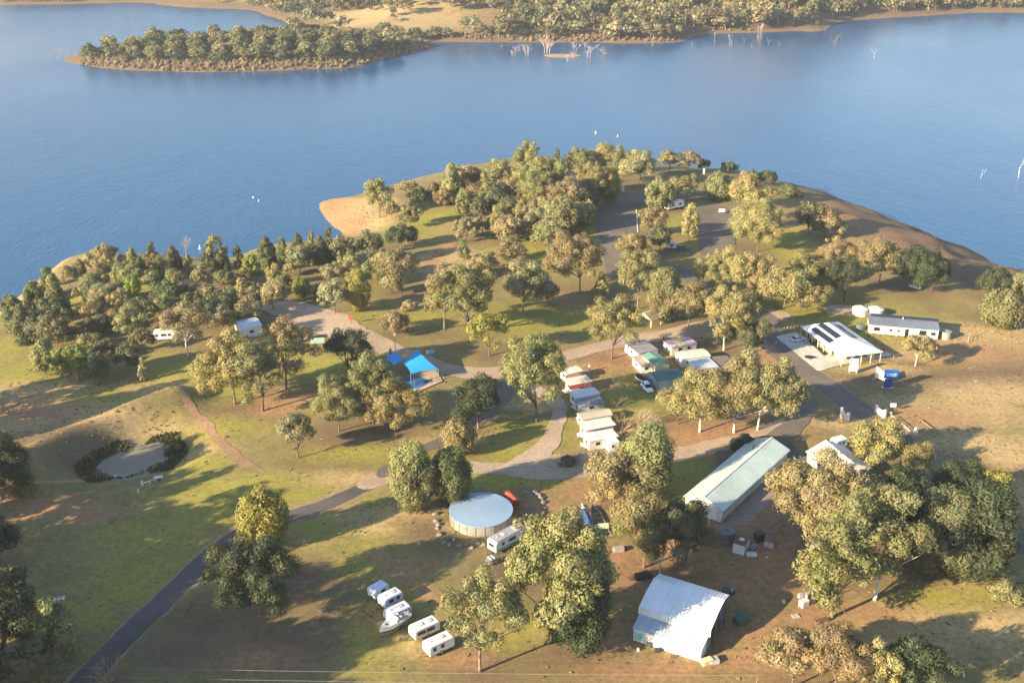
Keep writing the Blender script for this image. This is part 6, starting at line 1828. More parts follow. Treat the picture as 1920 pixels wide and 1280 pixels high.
# white cabin boat among the caravans (bow towards lower left)
stern, bow = (766, 1161), (713, 1197)
trailer(stern, bow, 1.7, 'steel trailer under the white boat beside the caravans')
a, rz, L = frame2(stern, bow)
t = thing('cabin_boat', 'white boat with a windscreen on its trailer between grey and cream caravans', 'boat', a, rz)
S = hull(L, 2.4, 1.05, .66); m = MB(); m.loft(S); m.build('hull', paint((.76, .73, .66), .35), t)
m = MB()
m.loft([[(x, -w_, z), (x, -w_, z + .10), (x, w_, z + .10), (x, w_, z)] for x, w_, z in [(L * .50, 1.12, 1.76), (L * .72, .92, 1.80), (L * .86, .5, 1.84), (L * .96, .12, 1.88)]]); m.build('foredeck', paint((.80, .78, .72), .4), t)
m = MB(); m.add([(L * .56, -.8, 1.86), (L * .56, .8, 1.86), (L * .44, .72, 2.45), (L * .44, -.72, 2.45)], [(0, 1, 2, 3)]); m.add([(L * .56, -.8, 1.86), (L * .44, -.72, 2.45), (L * .38, -.78, 1.86)], [(0, 1, 2)]); m.add([(L * .56, .8, 1.86), (L * .38, .78, 1.86), (L * .44, .72, 2.45)], [(0, 1, 2)])
m.build('windscreen', paint((.62, .66, .68), .12), t)
m = MB(); m.box(.3, L * .46, -.85, .85, 1.715, 1.80); m.build('cockpit_floor', paint((.32, .33, .34), .7), t)
for y in (-.45, .45):
    m = MB(); m.box(L * .30, L * .37, y - .25, y + .25, 1.802, 2.25); m.build('seat', OFFW, t)
m = MB(); m.cyl(L * .76, 0, 1.88, 1.95, .28, 12); m.build('deck_hatch', DARKM, t)
m = MB(); m.box(-.35, .02, -.25, .25, .9, 2.0); m.build('outboard_motor', paint((.10, .10, .11), .4), t)
m = MB()
for y in (-1, 1): m.tube([(L * .6, y * .95, 1.88), (L * .6, y * .95, 2.3), (L * .82, y * .6, 2.35), (L * .97, 0, 2.38)], [.03] * 4, 4)
m.build('bow_rail', STEEL, t)
# red crate under grey caravan end
p = g(727, 1180); m = MB(); m.box(-1.0, 1.0, -.4, .4, 0, .9); o = m.build('red_cover', paint((.40, .08, .08), .7)); o.location = p; o.rotation_euler = (0, 0, .5)
tag(o, 'low red covered crate between the white boat and the grey caravan', 'crate')
# long boat wrapped in blue, and an empty trailer
st, bw_ = (1111, 1011), (1088, 948)
t, L = trailer(st, bw_, 1.3, 'trailer under the long blue wrapped boat', wheels=(.68,))
a, rz, L = frame2(st, bw_)
t = thing('covered_boat', 'long narrow boat wrapped in a blue cover', 'boat', a, rz)
L *= .9
S = hull(L, 1.7, .8, .64); m = MB(); m.loft(S); m.build('hull', paint((.06, .08, .13), .4), t)
m = MB()
m.loft([[(u * L, -w_, z), (u * L, 0, z + hgt), (u * L, w_, z)] for u, w_, z, hgt in [(.02, .70, 1.40, .15), (.2, .82, 1.44, .42), (.5, .88, 1.47, .50), (.72, .72, 1.52, .36), (.80, .50, 1.55, .22)]]); m.build('cover', paint((.045, .085, .24), .75, 0, .2), t)
m = MB(); m.loft([[(u * L, -w_, z), (u * L, 0, z + .1), (u * L, w_, z)] for u, w_, z in [(.805, .5, 1.55), (.92, .24, 1.60), (.99, .04, 1.64)]]); m.build('foredeck', OFFW, t)
t2, L2 = trailer((1138, 1010), (1109, 947), 1.9, 'empty steel boat trailer with long frame right of the blue boat', wheels=(.70, .60), cross=6)
p = g(1131, 993); m = MB(); m.box(-1.0, 1.0, -.55, .55, .62, 1.15); m.box(-1.05, 1.05, -.6, .6, 1.155, 1.22); o = m.build('tool_box', paint((.56, .58, .42), .6)); o.location = p; o.rotation_euler = (0, 0, rz + 1.6)
tag(o, 'pale green tool box lying across the empty boat trailer', 'box')
p = g(1119, 992); m = MB(); m.cyl(0, 0, 0, .95, .32, 14); m.cyl(0, 0, .32, .36, .335, 14); m.cyl(0, 0, .62, .66, .335, 14); o = m.build('drum', WHITE); o.location = p
tag(o, 'white drum standing left of the pale green tool box', 'drum')
# tinny and trailer left of the long caravan
t, L = trailer((930, 1052), (908, 1060), 1.3, 'small trailer carrying the grey tinny')
a, rz, L = frame2((930, 1052), (909, 1060))
t = thing('dinghy', 'small grey tinny on a trailer at the nose of the long grey caravan', 'boat', a, rz)
S = hull(L * .95, 1.5, .55, .62); m = MB(); m.loft(S, True); m.build('hull', GALV, t)
m = MB(); m.box(.2, L * .6, -.6, .6, 1.175, 1.21); m.build('floor', DARKM, t)
for u in (.2, .48):
    m = MB(); m.box(L * u, L * u + .3, -.62, .62, 1.212, 1.36); m.build('thwart', OFFW, t)
# dark covered runabout beside the white car
t, L = trailer((1209, 722), (1188, 709), 1.5, 'trailer under the black covered runabout by the white car')
a, rz, L = frame2((1209, 722), (1190, 710))
t = thing('runabout', 'white runabout under a black cover beside the white car', 'boat', a, rz)
S = hull(L, 2.0, .8, .64); m = MB(); m.loft(S); m.build('hull', WHITE, t)
m = MB(); m.loft([[(u * L, -w_, z), (u * L, 0, z + hgt), (u * L, w_, z)] for u, w_, z, hgt in [(0, .8, 1.46, .3), (.3, 1.0, 1.48, .7), (.55, .98, 1.5, .8), (.75, .75, 1.54, .3), (.95, .2, 1.6, .05)]]); m.build('cover', BLACK, t)
# white boat under the wide dark tree at right
a, rz, L = frame2((1726, 543), (1703, 535))
t = thing('dinghy', 'white dinghy upturned under the wide dark crown on the right lawn', 'boat', a, rz)
S = hull(L, 1.7, .6, 0); m = MB(); m.loft([[(x, y, .75 - z * .9) for x, y, z in s_] for s_ in S]); m.build('hull', WHITE, t)
m = MB(); m.bar((0, 0, .74), (L * .8, 0, .74), .04, 5); m.build('keel', OFFW, t)
# red fuel tank on skids behind the silver tank
a, rz, L = frame2((967, 954), (946, 932))
t = thing('fuel_tank', 'red horizontal fuel tank beside the silver water tank', 'tank', a, rz)
RED = paint((.50, .085, .050), .5, 0, .2); L = 4.2
m = MB(); m.bar((0, 0, 1.35), (L, 0, 1.35), 1.0, 20); m.build('barrel', RED, t)
m = MB(); m.bar((-.06, 0, 1.35), (-.01, 0, 1.35), .78, 20); m.bar((L + .01, 0, 1.35), (L + .06, 0, 1.35), .78, 20); m.build('end_plate', paint((.28, .05, .04), .5), t)
for x in (.7, L - .7):
    m = MB(); m.box(x - .12, x + .12, -.8, .8, -.2, .62); m.build('cradle', DARKM, t)
m = MB(); m.cyl(L * .5, 0, 2.3, 2.5, .25, 10); m.build('filler_cap', RED, t)
# ------------------------------------------------------------------ playground, signs, fences, rocks, odds and ends
def post(px, py, h, r, mat, name, label, cat, group=None, z=0):
    p = g(px, py); m = MB(); m.cyl(0, 0, -.3, h, r, 8); o = m.build(name, mat); o.location = p
    return tag(o, label, cat, group)
SAIL = paint((.015, .27, .62), .7, 0, .08)
def sail(corners, label, col=SAIL):
    """corners: list of (pixel foot, height)"""
    P = [g(a, b) + Vector((0, 0, h)) for a, b, h in corners]
    t = thing('shade_sail', label, 'shade sail', tuple(g(corners[0][0], corners[0][1])))
    o0 = Vector(t.location)
    n = 10; V = []
    for i in range(n + 1):
        for j in range(n + 1):
            u, v = i / n, j / n
            # edges curve inwards a little
            uu = u + .10 * math.sin(math.pi * v) * (.5 - u) * 1.0; vv = v + .10 * math.sin(math.pi * u) * (.5 - v)
            q = (P[0] * (1 - uu) + P[1] * uu) * (1 - vv) + (P[3] * (1 - uu) + P[2] * uu) * vv
            V.append(q - o0)
    m = MB(); up = [tuple(v) for v in V]; dn = [(v.x, v.y, v.z - .03) for v in V]
    k = (n + 1) ** 2
    fs = [(i * (n + 1) + j, (i + 1) * (n + 1) + j, (i + 1) * (n + 1) + j + 1, i * (n + 1) + j + 1) for i in range(n) for j in range(n)]
    m.add(up, fs); m.add(dn, [f[::-1] for f in fs])
    m.build('canopy', col, t, True)
    for q, c in zip(P, corners):
        m = MB(); b0 = q - o0; m.bar((b0.x, b0.y, b0.z - c[2] - .3), (b0.x, b0.y, b0.z + .15), .09, 8); m.build('mast', STEEL, t)
    return t
sail([(757, 700, 3.0), (771, 722, 3.2), (823, 712, 3.0), (782, 683, 4.6)], 'large bright blue shade sail over the playground')
sail([(722, 690, 2.8), (740, 704, 3.0), (757, 694, 2.7), (743, 682, 3.9)], 'small blue shade sail left of the large one')
area('rubber_surface', [(752, 716), (770, 704), (800, 712), (800, 720), (782, 728), (764, 727)], paint((.02, .12, .34), .9, 0, .2), .12, .1, .5)
area('sand_border', [(744, 722), (775, 698), (815, 690), (830, 704), (828, 714), (775, 738), (755, 734)], loose_mat('play_sand', (.34, .26, .19), (.42, .33, .25)), .07, .2, .6)
def log_edge(A, B, label):
    a, rz, L = frame2(A, B); m = MB(); m.bar((0, 0, .12), (L, 0, .12), .16, 7); o = m.build('timber_edging', TIMBER); o.location = a; o.rotation_euler = (0, math.atan2(a.z - g(*B).z, L), rz)
    return tag(o, label, 'edging')
log_edge((773, 740), (829, 716), 'timber edging along the near side of the playground')
log_edge((829, 716), (818, 690), 'timber edging along the right side of the playground')
p = g(783, 720)
t = thing('play_tower', 'dark climbing tower with a slide under the large blue sail', 'playground tower', p, .4)
m = MB()
for x in (-.8, .8):
    for y in (-.8, .8): m.bar((x, y, -.2), (x, y, 2.6), .07, 6)
m.build('frame', DARKM, t)
m = MB(); m.box(-.85, .85, -.85, .85, 1.2, 1.3); m.build('platform', paint((.05, .10, .30), .6), t)
MB().slab([(.86, -.3, 1.3), (.86, .3, 1.3), (3.0, .3, .25), (3.0, -.3, .25)][::-1], .06).build('slide', paint((.05, .12, .35), .4), t)
m = MB()
for k in range(4): m.bar((-.86, -.6, .25 + k * .3), (-.86, .6, .25 + k * .3), .04, 5)
m.build('rungs', STEEL, t)
p = g(742, 668)
t = thing('street_lamp', 'lamp post with a pale square head above the small blue sail', 'lamp post', p)
m = MB(); m.bar((0, 0, -.3), (0, 0, 5.9), .09, 8, .06); m.build('post', DARKM, t)
m = MB(); m.box(-.35, .35, -.12, .12, 5.9, 6.7); m.build('lamp_head', paint((.62, .54, .46), .5), t)
p = g(808, 663)
t = thing('water_trough', 'teal and white drinking trough on the lawn above the large blue sail', 'trough', p, .2)
m = MB(); m.cyl(0, 0, -.1, .75, 1.0, 16); m.build('tub', paint((.10, .38, .38), .5), t)
m = MB(); m.box(-1.25, -.75, -.5, .5, 0, .85); m.build('end_box', WHITE, t)
p = g(658, 607)
t = thing('fire_hose_post', 'red post sign at the lower rim of the gravel lot', 'sign', p)
m = MB(); m.bar((0, 0, -.2), (0, 0, 1.6), .16, 6); m.build('post', paint((.42, .09, .07), .6), t)
m = MB(); m.box(-.55, .55, -.12, .12, 1.3, 2.6); m.build('board', paint((.45, .08, .07), .6), t)
post(732, 664, 1.6, .35, paint((.42, .09, .08), .6), 'red_drum', 'red drum standing behind the small blue sail', 'drum')
post(1105, 697, 2.0, .22, OFFW, 'water_post', 'white post on the brown lawn right of the big round gum', 'post')
post(1320, 326, 2.3, .5, OFFW, 'toilet_cubicle', 'white narrow cubicle at the water beside a small dark tree', 'cubicle')
post(1168, 359, 2.0, .5, WHITE, 'white_drum', 'white drum at the head of the left car park', 'drum')
p = g(1353, 401); t = thing('information_board', 'white board on posts at the right car park kerb', 'sign', p)
m = MB(); m.box(-1.2, 1.2, -.08, .08, .7, 2.0); m.build('board', WHITE, t)
for x in (-1, 1):
    m = MB(); m.bar((x, 0, -.2), (x, 0, .69), .06, 5); m.build('post', STEEL, t)
p = g(1328, 556); t = thing('picnic_table', 'white picnic table under the leftmost golden gum of the row', 'table', p, .3)
m = MB(); m.box(-1.0, 1.0, -.4, .4, .72, .78); m.build('tabletop', WHITE, t)
for y in (-.75, .75):
    m = MB(); m.box(-1.0, 1.0, y - .14, y + .14, .42, .47); m.build('bench', WHITE, t)
for x in (-.7, .7):
    m = MB(); m.box(x - .05, x + .05, -.75, .75, .36, .415); m.box(x - .05, x + .05, -.1, .1, -.1, .715); m.build('leg', STEEL, t)
p = g(596, 652)
t = thing('green_canopy', 'pale green pop-up canopy at the lower rim of the gravel lot', 'canopy', p, .2)
MB().slab([(-1.9, -1.7, 2.1), (1.9, -1.7, 2.1), (1.9, 1.7, 2.3), (-1.9, 1.7, 2.3)], .06).build('cover', paint((.36, .46, .36), .7), t)
for x in (-1.75, 1.75):
    for y in (-1.55, 1.55):
        m = MB(); m.bar((x, y, -.2), (x, y, 2.08), .05, 5); m.build('post', STEEL, t)
p = g(613, 650); m = MB(); m.box(-1.3, 1.3, -.4, .4, .0, .8); m.box(-1.3, 1.3, -.45, .45, .805, .9); o = m.build('timber_bench', paint((.42, .20, .11), .7)); o.location = p; o.rotation_euler = (0, 0, .3)
tag(o, 'orange brown bench right of the pale green canopy', 'bench')

# --- signs by the entry road
BLUE = paint((.012, .085, .34), .4, 0, .06); LBLUE = paint((.16, .33, .70), .5, 0, .1)
p = g(1667, 727)
t = thing('road_sign', 'tall blue entry sign with pale blue lettering panel', 'sign', p, -.12)
m = MB(); m.box(-1.7, 1.7, -.14, .14, 2.7, 5.1); m.build('board', BLUE, t)
m = MB(); m.box(-1.25, 1.3, -.16, -.145, 3.25, 4.2); m.build('lettering_panel', LBLUE, t)
m = MB()
for k, (x0, x1, z) in enumerate([(-1.0, -.55, 3.85), (-.4, .25, 3.9), (.4, 1.05, 3.88), (-.95, -.2, 3.5), (0, .9, 3.52)]): m.box(x0, x1, -.175, -.162, z - .07, z + .07)
m.build('lettering', paint((.55, .70, .90), .5), t)
m = MB(); m.box(-1.35, .45, -.16, .16, -.2, 2.45); m.build('pedestal', paint((.012, .06, .27), .4, 0, .08), t)
m = MB(); m.box(-.3, .25, -.18, -.165, 1.95, 2.4); m.build('emblem', BLACK, t)
m = MB()
for x in (-1.1, .3): m.bar((x, 0, 2.4), (x, 0, 2.75), .08, 5)
m.build('post', STEEL, t)
m = MB(); m.box(-1.9, .8, -.5, .5, -.3, .14); m.build('plinth', paint((.48, .40, .34), .9), t)
p = g(1650, 716)
t = thing('panel_sign', 'cream slanting panel sign touching the left side of the blue entry sign', 'sign', p, -.75)
m = MB(); m.add([(-1.5, -.06, .9), (1.6, -.06, .7), (1.6, -.06, 2.7), (-1.5, -.06, 4.0)] + [(-1.5, .06, .9), (1.6, .06, .7), (1.6, .06, 2.7), (-1.5, .06, 4.0)],
                [(0, 1, 2, 3), (7, 6, 5, 4), (0, 3, 7, 4), (1, 5, 6, 2), (3, 2, 6, 7), (0, 4, 5, 1)]); m.build('board', paint((.64, .58, .48), .6), t)
m = MB(); m.bar((-1.45, 0, -.3), (-1.45, 0, 3.9), .08, 6); m.build('post', paint((.56, .50, .42), .6), t)
m = MB(); m.bar((-1.45, 0, 1.6), (-2.2, 0, -.3), .07, 6); m.build('brace', paint((.56, .50, .42), .6), t)
p = g(1599, 699)
t = thing('notice_sign', 'white notice sign with a pale blue top beside the concrete apron', 'sign', p, -.1)
m = MB(); m.box(-1.1, 1.1, -.1, .1, 2.3, 4.2); m.build('header', paint((.25, .42, .55), .4, 0, .1), t)
m = MB(); m.box(-.6, .7, -.12, -.105, 2.9, 3.6); m.build('emblem', paint((.55, .70, .82), .5), t)
m = MB(); m.box(-1.15, 1.15, -.09, .09, .5, 2.25); m.build('board', WHITE, t)
m = MB(); m.box(-.15, .35, -.11, -.095, 1.1, 1.5); m.build('symbol', paint((.35, .36, .36), .6), t)
for x in (-.9, .9):
    m = MB(); m.bar((x, 0, -.3), (x, 0, .49), .09, 6); m.build('post', WHITE, t)
# --- entrance wing walls
def wing(A, B, h0, h1, label, notch=True):
    a, rz, L = frame2(A, B)
    t = thing('entrance_wall', label, 'wall', a, rz)
    m = MB(); m.add([(0, -.15, -.3), (L, -.15, -.3), (L, -.15, h1), (L * .5, -.15, h1 * .8), (0, -.15, h0), (0, .15, -.3), (L, .15, -.3), (L, .15, h1), (L * .5, .15, h1 * .8), (0, .15, h0)],
                    [(0, 1, 2, 3, 4), (9, 8, 7, 6, 5), (4, 3, 8, 9), (3, 2, 7, 8), (0, 4, 9, 5), (1, 6, 7, 2)]); m.build('wall', WHITE, t)
    for x, hh in ((0, h0), (L, h1)):
        m = MB(); m.box(x - .28, x + .28, -.28, .28, -.3, hh + .2); m.build('pier', WHITE, t)
    return t
wing((1577, 783), (1590, 787), 2.6, 1.7, 'white entrance wing wall on the left side of the road')
wing((1642, 773), (1657, 784), 1.8, 2.0, 'white entrance wing wall on the right side of the road')
p = g(1655, 775); t = thing('stone_planter', 'brown stone planter behind the right entrance wing wall', 'planter', p, .3)
m = MB(); m.cyl(0, 0, -.2, .9, 1.5, 10, 1.3); m.build('bowl', paint((.30, .25, .22), .9, 0, .4), t)
m = MB()
for k in range(40):
    a_ = rnd.uniform(0, 6.28); r_ = rnd.uniform(.2, 1.3); m.bar((math.cos(a_) * r_ * .6, math.sin(a_) * r_ * .6, .85), (math.cos(a_) * r_, math.sin(a_) * r_, rnd.uniform(1.1, 1.7)), .05, 3, .02)
m.build('plants', paint((.16, .13, .06), .9), t)
p = g(1673, 771); t = thing('white_sign', 'small blank white sign behind the right entrance wing wall', 'sign', p, -.1)
m = MB(); m.box(-.7, .7, -.05, .05, 1.2, 2.2); m.build('board', WHITE, t)
for x in (-.5, .5):
    m = MB(); m.bar((x, 0, -.2), (x, 0, 1.19), .05, 5); m.build('post', STEEL, t)
def rail_fence(pts, label, mat, n=None, rails=2, h=1.1, step=2.6, r=.06):
    P = [g(*q) for q in pts]
    t = thing('rail_fence', label, 'fence', P[0])
    o0 = P[0]
    for i in range(len(P) - 1):
        a, b = P[i] - o0, P[i + 1] - o0
        k = max(1, int((b - a).length / step))
        for j in range(k + (1 if i == len(P) - 2 else 0)):
            q = a.lerp(b, j / k); zz = hz(q.x + o0.x, q.y + o0.y) - o0.z
            m = MB(); m.bar((q.x, q.y, zz - .3), (q.x, q.y, zz + h), r * 1.5, 5); m.build('post', mat, t)
        for z in [h * (.9 - .42 * q_) for q_ in range(rails)]:
            m = MB(); m.bar(a + Vector((0, 0, z)), b + Vector((0, 0, z)), r, 4); m.build('rail', mat, t)
    return t
PALE = paint((.52, .42, .34), .8)
rail_fence([(1672, 786), (1690, 800), (1706, 814), (1716, 822)], 'pale timber rail fence beside the entry road below the wing wall', PALE, r=.09)
rail_fence([(1682, 815), (1700, 816), (1722, 822)], 'short pale rail fence crossing the end of the entry fence', PALE, r=.08)
rail_fence([(1724, 790), (1745, 806), (1758, 814)], 'dark timber rail lying on the gold slope right of the entry', TIMBER, rails=1, h=.6, r=.10)
rail_fence([(1675, 672), (1720, 660), (1765, 650), (1815, 642)], 'straw coloured post and wire fence from the service building to the right', PALE, rails=2, h=1.2, step=4.5, r=.035)
rail_fence([(1815, 642), (1817, 634)], 'short timber gate at the right end of the post and wire fence', PALE, rails=3, h=1.6, r=.07)
p = g(1668, 797); t = thing('street_lamp', 'slim white lamp post above the golden crown near the farmhouse', 'lamp post', p)
m = MB(); m.bar((0, 0, -.3), (0, 0, 3.4), .07, 6); m.build('post', OFFW, t); m = MB(); m.box(-.45, .1, -.1, .1, 3.35, 3.5); m.build('lamp_head', OFFW, t)
p = g(1717, 810); m = MB(); m.bar((0, 0, 0), (0, 0, .9), .55, 12, .45); m.bar((0, 0, .9), (0, 0, 1.3), .45, 12, .1); o = m.build('bollard', WHITE); o.location = p
tag(o, 'rounded white bollard at the end of the entry rail fence', 'bollard')
p = g(1680, 827); t = thing('white_cabinet', 'white cabinet beside the golden crown behind the farmhouse', 'cabinet', p, .2)
m = MB(); m.box(-.45, .45, -.4, .4, 0, 1.5); m.build('cabinet_body', WHITE, t); m = MB(); m.box(-.38, .38, -.43, -.405, .1, 1.4); m.build('door', OFFW, t)
for k, (x, y) in enumerate([(1458, 623), (1464, 621.5), (1470, 620), (1476, 618.5), (1482, 617), (1488, 615.5)]):
    m = MB(); m.cyl(0, 0, -.2, 1.0, .18, 8); m.cyl(0, 0, 1.001, 1.1, .13, 8); o = m.build('bollard', paint((.56, .40, .32), .7)); o.location = g(x, y)
    tag(o, 'pinkish bollard in the row at the far edge of the concrete apron', 'bollard', 'bollards along the concrete apron')
p = g(1519, 672); t = thing('black_trailer', 'low black trailer standing on the pale concrete apron', 'trailer', p, -.1)
m = MB(); m.box(-1.4, .8, -.6, .6, .4, .62); m.build('tray', BLACK, t); m = MB(); m.bar((.8, 0, .45), (1.9, 0, .4), .06, 5); m.build('drawbar', BLACK, t)
for y in (-.72, .72): wheel(t, -.3, y, .3)
p = g(1709, 641); t = thing('garden_bench', 'white bench on the grass in front of the long white cabin', 'bench', p, -.15)
m = MB(); m.box(-1, 1, -.25, .25, .42, .48); m.build('seat', WHITE, t); m = MB(); m.box(-1, 1, .26, .32, .5, .95); m.build('backrest', WHITE, t)
for x in (-.8, .8):
    m = MB(); m.box(x - .05, x + .05, -.25, .3, -.1, .418); m.build('leg', STEEL, t)
# dark brown strip along the apron side of the service building
area('dark_strip', [(1513, 640), (1520, 638), (1552, 664), (1545, 668)], loose_mat('dark_brown', (.035, .028, .020), (.06, .045, .03)), .24, .1, .5, False)
# --- rocks round the silver tank
ROCK = paint((.25, .215, .185), .9, 0, .5, 1.5)
rockm = []
for s in range(4):
    rr = random.Random(300 + s); m = MB(); n = 7; S = []
    for zi, k in ((-.25, .8), (.12, 1.0), (.42, .75), (.58, .3)):
        S.append([(math.cos(6.283 * i / n) * k * rr.uniform(.7, 1.15), math.sin(6.283 * i / n) * k * rr.uniform(.6, 1.0), zi * rr.uniform(.85, 1.15)) for i in range(n)])
    m.loft(S); rockm.append(m.mesh('rock', ROCK))
for (x, y) in [(817, 964), (818, 977), (820, 990), (824, 1002), (833, 1017), (843, 1021), (862, 1024), (873, 1022), (885, 1027), (907, 1021), (1007, 926), (1014, 934), (1019, 943), (1021, 953), (1017, 963), (1011, 971),
               (1003, 921), (993, 918), (983, 915), (851, 1012), (896, 1019), (1012, 929), (1017, 938), (822, 984)]:
    o = link('rock', rnd.choice(rockm)); o.location = g(x, y); s_ = rnd.uniform(.45, .95); o.scale = (s_, s_ * rnd.uniform(.6, 1), s_); o.rotation_euler = (0, 0, rnd.uniform(0, 6))
    tag(o, 'rough grey brown rock in the broken ring around the silver water tank', 'rock', 'rocks around the silver water tank')
o = link('rock', rockm[1]); o.location = g(983, 923); o.scale = (1.4, .9, .6); tag(o, 'larger flat tan rock behind the red fuel tank', 'rock')
# --- rubbish heaps
def junk_box(px, py, sx, sy, sz, col, label, name, rz=0., tilt=0.):
    p = g(px, py); m = MB(); m.box(-sx / 2, sx / 2, -sy / 2, sy / 2, 0, sz)
    if sz > .5: m.box(-sx * .42, sx * .42, -sy / 2 - .03, -sy / 2 - .002, sz * .1, sz * .9)
    o = m.build(name, paint(col, .6, 0, .3, 2.0)); o.location = p; o.rotation_euler = (tilt, 0, rz)
    return tag(o, label, name.replace('_', ' '))
junk_box(1507, 1135, 1.6, 1.1, 1.2, (.62, .56, .54), 'pale fridge lying in the rubbish heap under the yellow green gum', 'old_fridge', .5)
junk_box(1501, 1120, .9, .7, .9, (.36, .36, .38), 'grey crate at the back of the rubbish heap', 'crate', .2)
junk_box(1511, 1119, .8, .8, .8, (.46, .44, .42), 'light grey crate right of the grey one in the rubbish heap', 'crate', .9)
junk_box(1523, 1128, 1.0, .7, .8, (.44, .30, .26), 'pinkish crate at the right side of the rubbish heap', 'crate', .4)
junk_box(1492, 1155, 1.3, 1.1, .15, (.42, .37, .32), 'flat board on the bare yard below the rubbish heap', 'board', .3)
junk_box(1469, 1129, .5, .5, .5, (.66, .60, .54), 'small white bucket alone on the bare yard', 'bucket')
junk_box(1409, 1041, 2.0, .9, .6, (.62, .64, .68), 'white trough on the ground at the foot of the pump hut', 'trough', -.05)
junk_box(1437, 1045, .7, .3, .2, (.62, .52, .44), 'pale plank offcut right of the white trough', 'offcut', .8)
t = thing('wheelbarrow', 'blue wheelbarrow with a white rim beside the pump hut', 'wheelbarrow', g(1411, 1031), .8)
m = MB(); m.loft([[(x, -w_, z), (x, -w_ * .7, z - .35), (x, w_ * .7, z - .35), (x, w_, z)] for x, w_, z in [(-.6, .4, .8), (.2, .5, .85), (.8, .35, .9)]]); m.build('tray', paint((.10, .16, .26), .5), t)
m = MB(); m.bar((.8, -.35, .9), (.8, .35, .9), .05, 5); m.bar((-.6, .4, .8), (.8, .35, .9), .04, 5); m.bar((-.6, -.4, .8), (.8, -.35, .9), .04, 5); m.bar((-.6, .4, .6), (-1.5, .4, .7), .03, 5); m.bar((-.6, -.4, .6), (-1.5, -.4, .7), .03, 5); m.build('frame', OFFW, t)
wheel(t, 1.0, 0, .22, .12)
o = junk_box(1423, 1012, 1.5, 1.5, 1.7, (.03, .035, .025), 'black covered heap between the pump hut and the grey storage box', 'covered_heap', .4)
junk_box(1366, 1110, 2.2, 1.2, .7, (.07, .075, .085), 'dark scrap stack behind the right end of the barn roof', 'scrap_stack', -.4)
junk_box(1372, 1113, .4, .4, 1.1, (.50, .44, .42), 'pale drum among the dark scrap behind the barn', 'drum')
junk_box(1390, 1166, 2.6, 1.6, 1.2, (.05, .10, .085), 'dark green machine cover at the open right end of the barn', 'machine_cover', .5)
junk_box(1325, 1243, 1.9, 1.1, .9, (.62, .58, .36), 'cream bin at the front corner of the barn lean-to', 'bin', .4)
junk_box(1338, 1240, 1.6, 1.4, .7, (.40, .38, .38), 'grey heap of tin right of the cream bin', 'tin_heap', .2)
junk_box(1232, 1221, .8, .6, .7, (.05, .05, .05), 'black barrel in front of the barn lean-to', 'barrel')
junk_box(1216, 1212, .6, .5, .9, (.12, .12, .13), 'dark gas bottle left of the black barrel at the lean-to', 'gas_bottle')
junk_box(1262, 1232, .8, .5, .35, (.10, .09, .08), 'dark crate lower right along the lean-to wall', 'crate')
junk_box(1196, 1219, .4, .4, .5, (.66, .62, .52), 'white pot on the orange ground before the lean-to', 'pot')
junk_box(1540, 1166, 2.6, .8, .6, (.14, .085, .05), 'dark timber stack on the orange ground under the yellow green gum', 'timber_stack', .4)
junk_box(1516, 1208, 1.2, 1.0, 1.6, (.45, .45, .50), 'grey white cabinet among the tan gums at the bottom edge', 'cabinet', .3)
junk_box(1205, 1083, 3.0, 1.4, .9, (.04, .035, .032), 'dark scrap heap left of the barn roof', 'scrap_heap', .3)
junk_box(1160, 1032, 2.0, 1.1, .8, (.34, .30, .28), 'grey hatch box under the sunny tan gum', 'box', .2)
# fallen dead tree by the barn, white
o = link('dead_tree', make_tree('K', 7, 4, 640)[1]); o.location = g(1240, 1082); o.scale = (1.5, 1.5, 1.0); o.color = (.66, .58, .52, 1)
tag(o, 'white dead trunk rising behind the left end of the barn roof', 'dead tree')
# pump raft / pipes beside the pond
t = thing('water_pump', 'white pump stand with pipes on the bank below the pond', 'pump', g(292, 903), .45)
m = MB(); m.box(-.2, 1.6, -.5, .6, .9, 1.05); m.build('shelter_roof', paint((.62, .58, .50), .6), t)
m = MB()
for x in (0, 1.4):
    for y in (-.35, .45): m.bar((x, y, -.3), (x, y, .9), .05, 5)
m.build('stand', WHITE, t)
m = MB(); m.bar((-.2, 0, .7), (-2.8, -.2, .4), .10, 6); m.bar((-1.0, 0, .6), (-1.5, -.9, .1), .08, 6); m.build('pipe', WHITE, t)
m = MB(); m.bar((.3, 0, .45), (1.2, 0, .45), .25, 10); m.build('motor', DARKM, t)
post(267, 911, 1.3, .22, WHITE, 'marker_post', 'white marker post at the left end of the pump pipe', 'post')
post(259, 923, .7, .2, WHITE, 'marker_post', 'short white marker stub below the pump pipe', 'post')
t = thing('white_chairs', 'white folded garden furniture under the huge dark gum at bottom left', 'furniture', g(101, 1130), .3)
m = MB()
for k in range(3):
    x = k * .7; m.bar((x, 0, 0), (x + .5, 0, .9), .05, 5); m.bar((x + .5, 0, 0), (x, 0, .9), .05, 5); m.bar((x, .6, 0), (x + .5, .6, .9), .05, 5); m.bar((x + .5, .6, 0), (x, .6, .9), .05, 5)
m.build('frame', WHITE, t)
m = MB()
for k in range(3): m.box(k * .7, k * .7 + .5, 0, .6, .52, .57)
m.build('seat', WHITE, t)
t = thing('swing_frame', 'white A shaped swing frame in front of the pale blue roofed cabin', 'swing', g(1350, 707), .1)
m = MB()
for y in (0, 2.2):
    m.bar((-.9, y, -.2), (0, y, 2.2), .05, 5); m.bar((.9, y, -.2), (0, y, 2.2), .05, 5)
m.bar((0, 0, 2.2), (0, 2.2, 2.2), .05, 5); m.build('frame', WHITE, t)
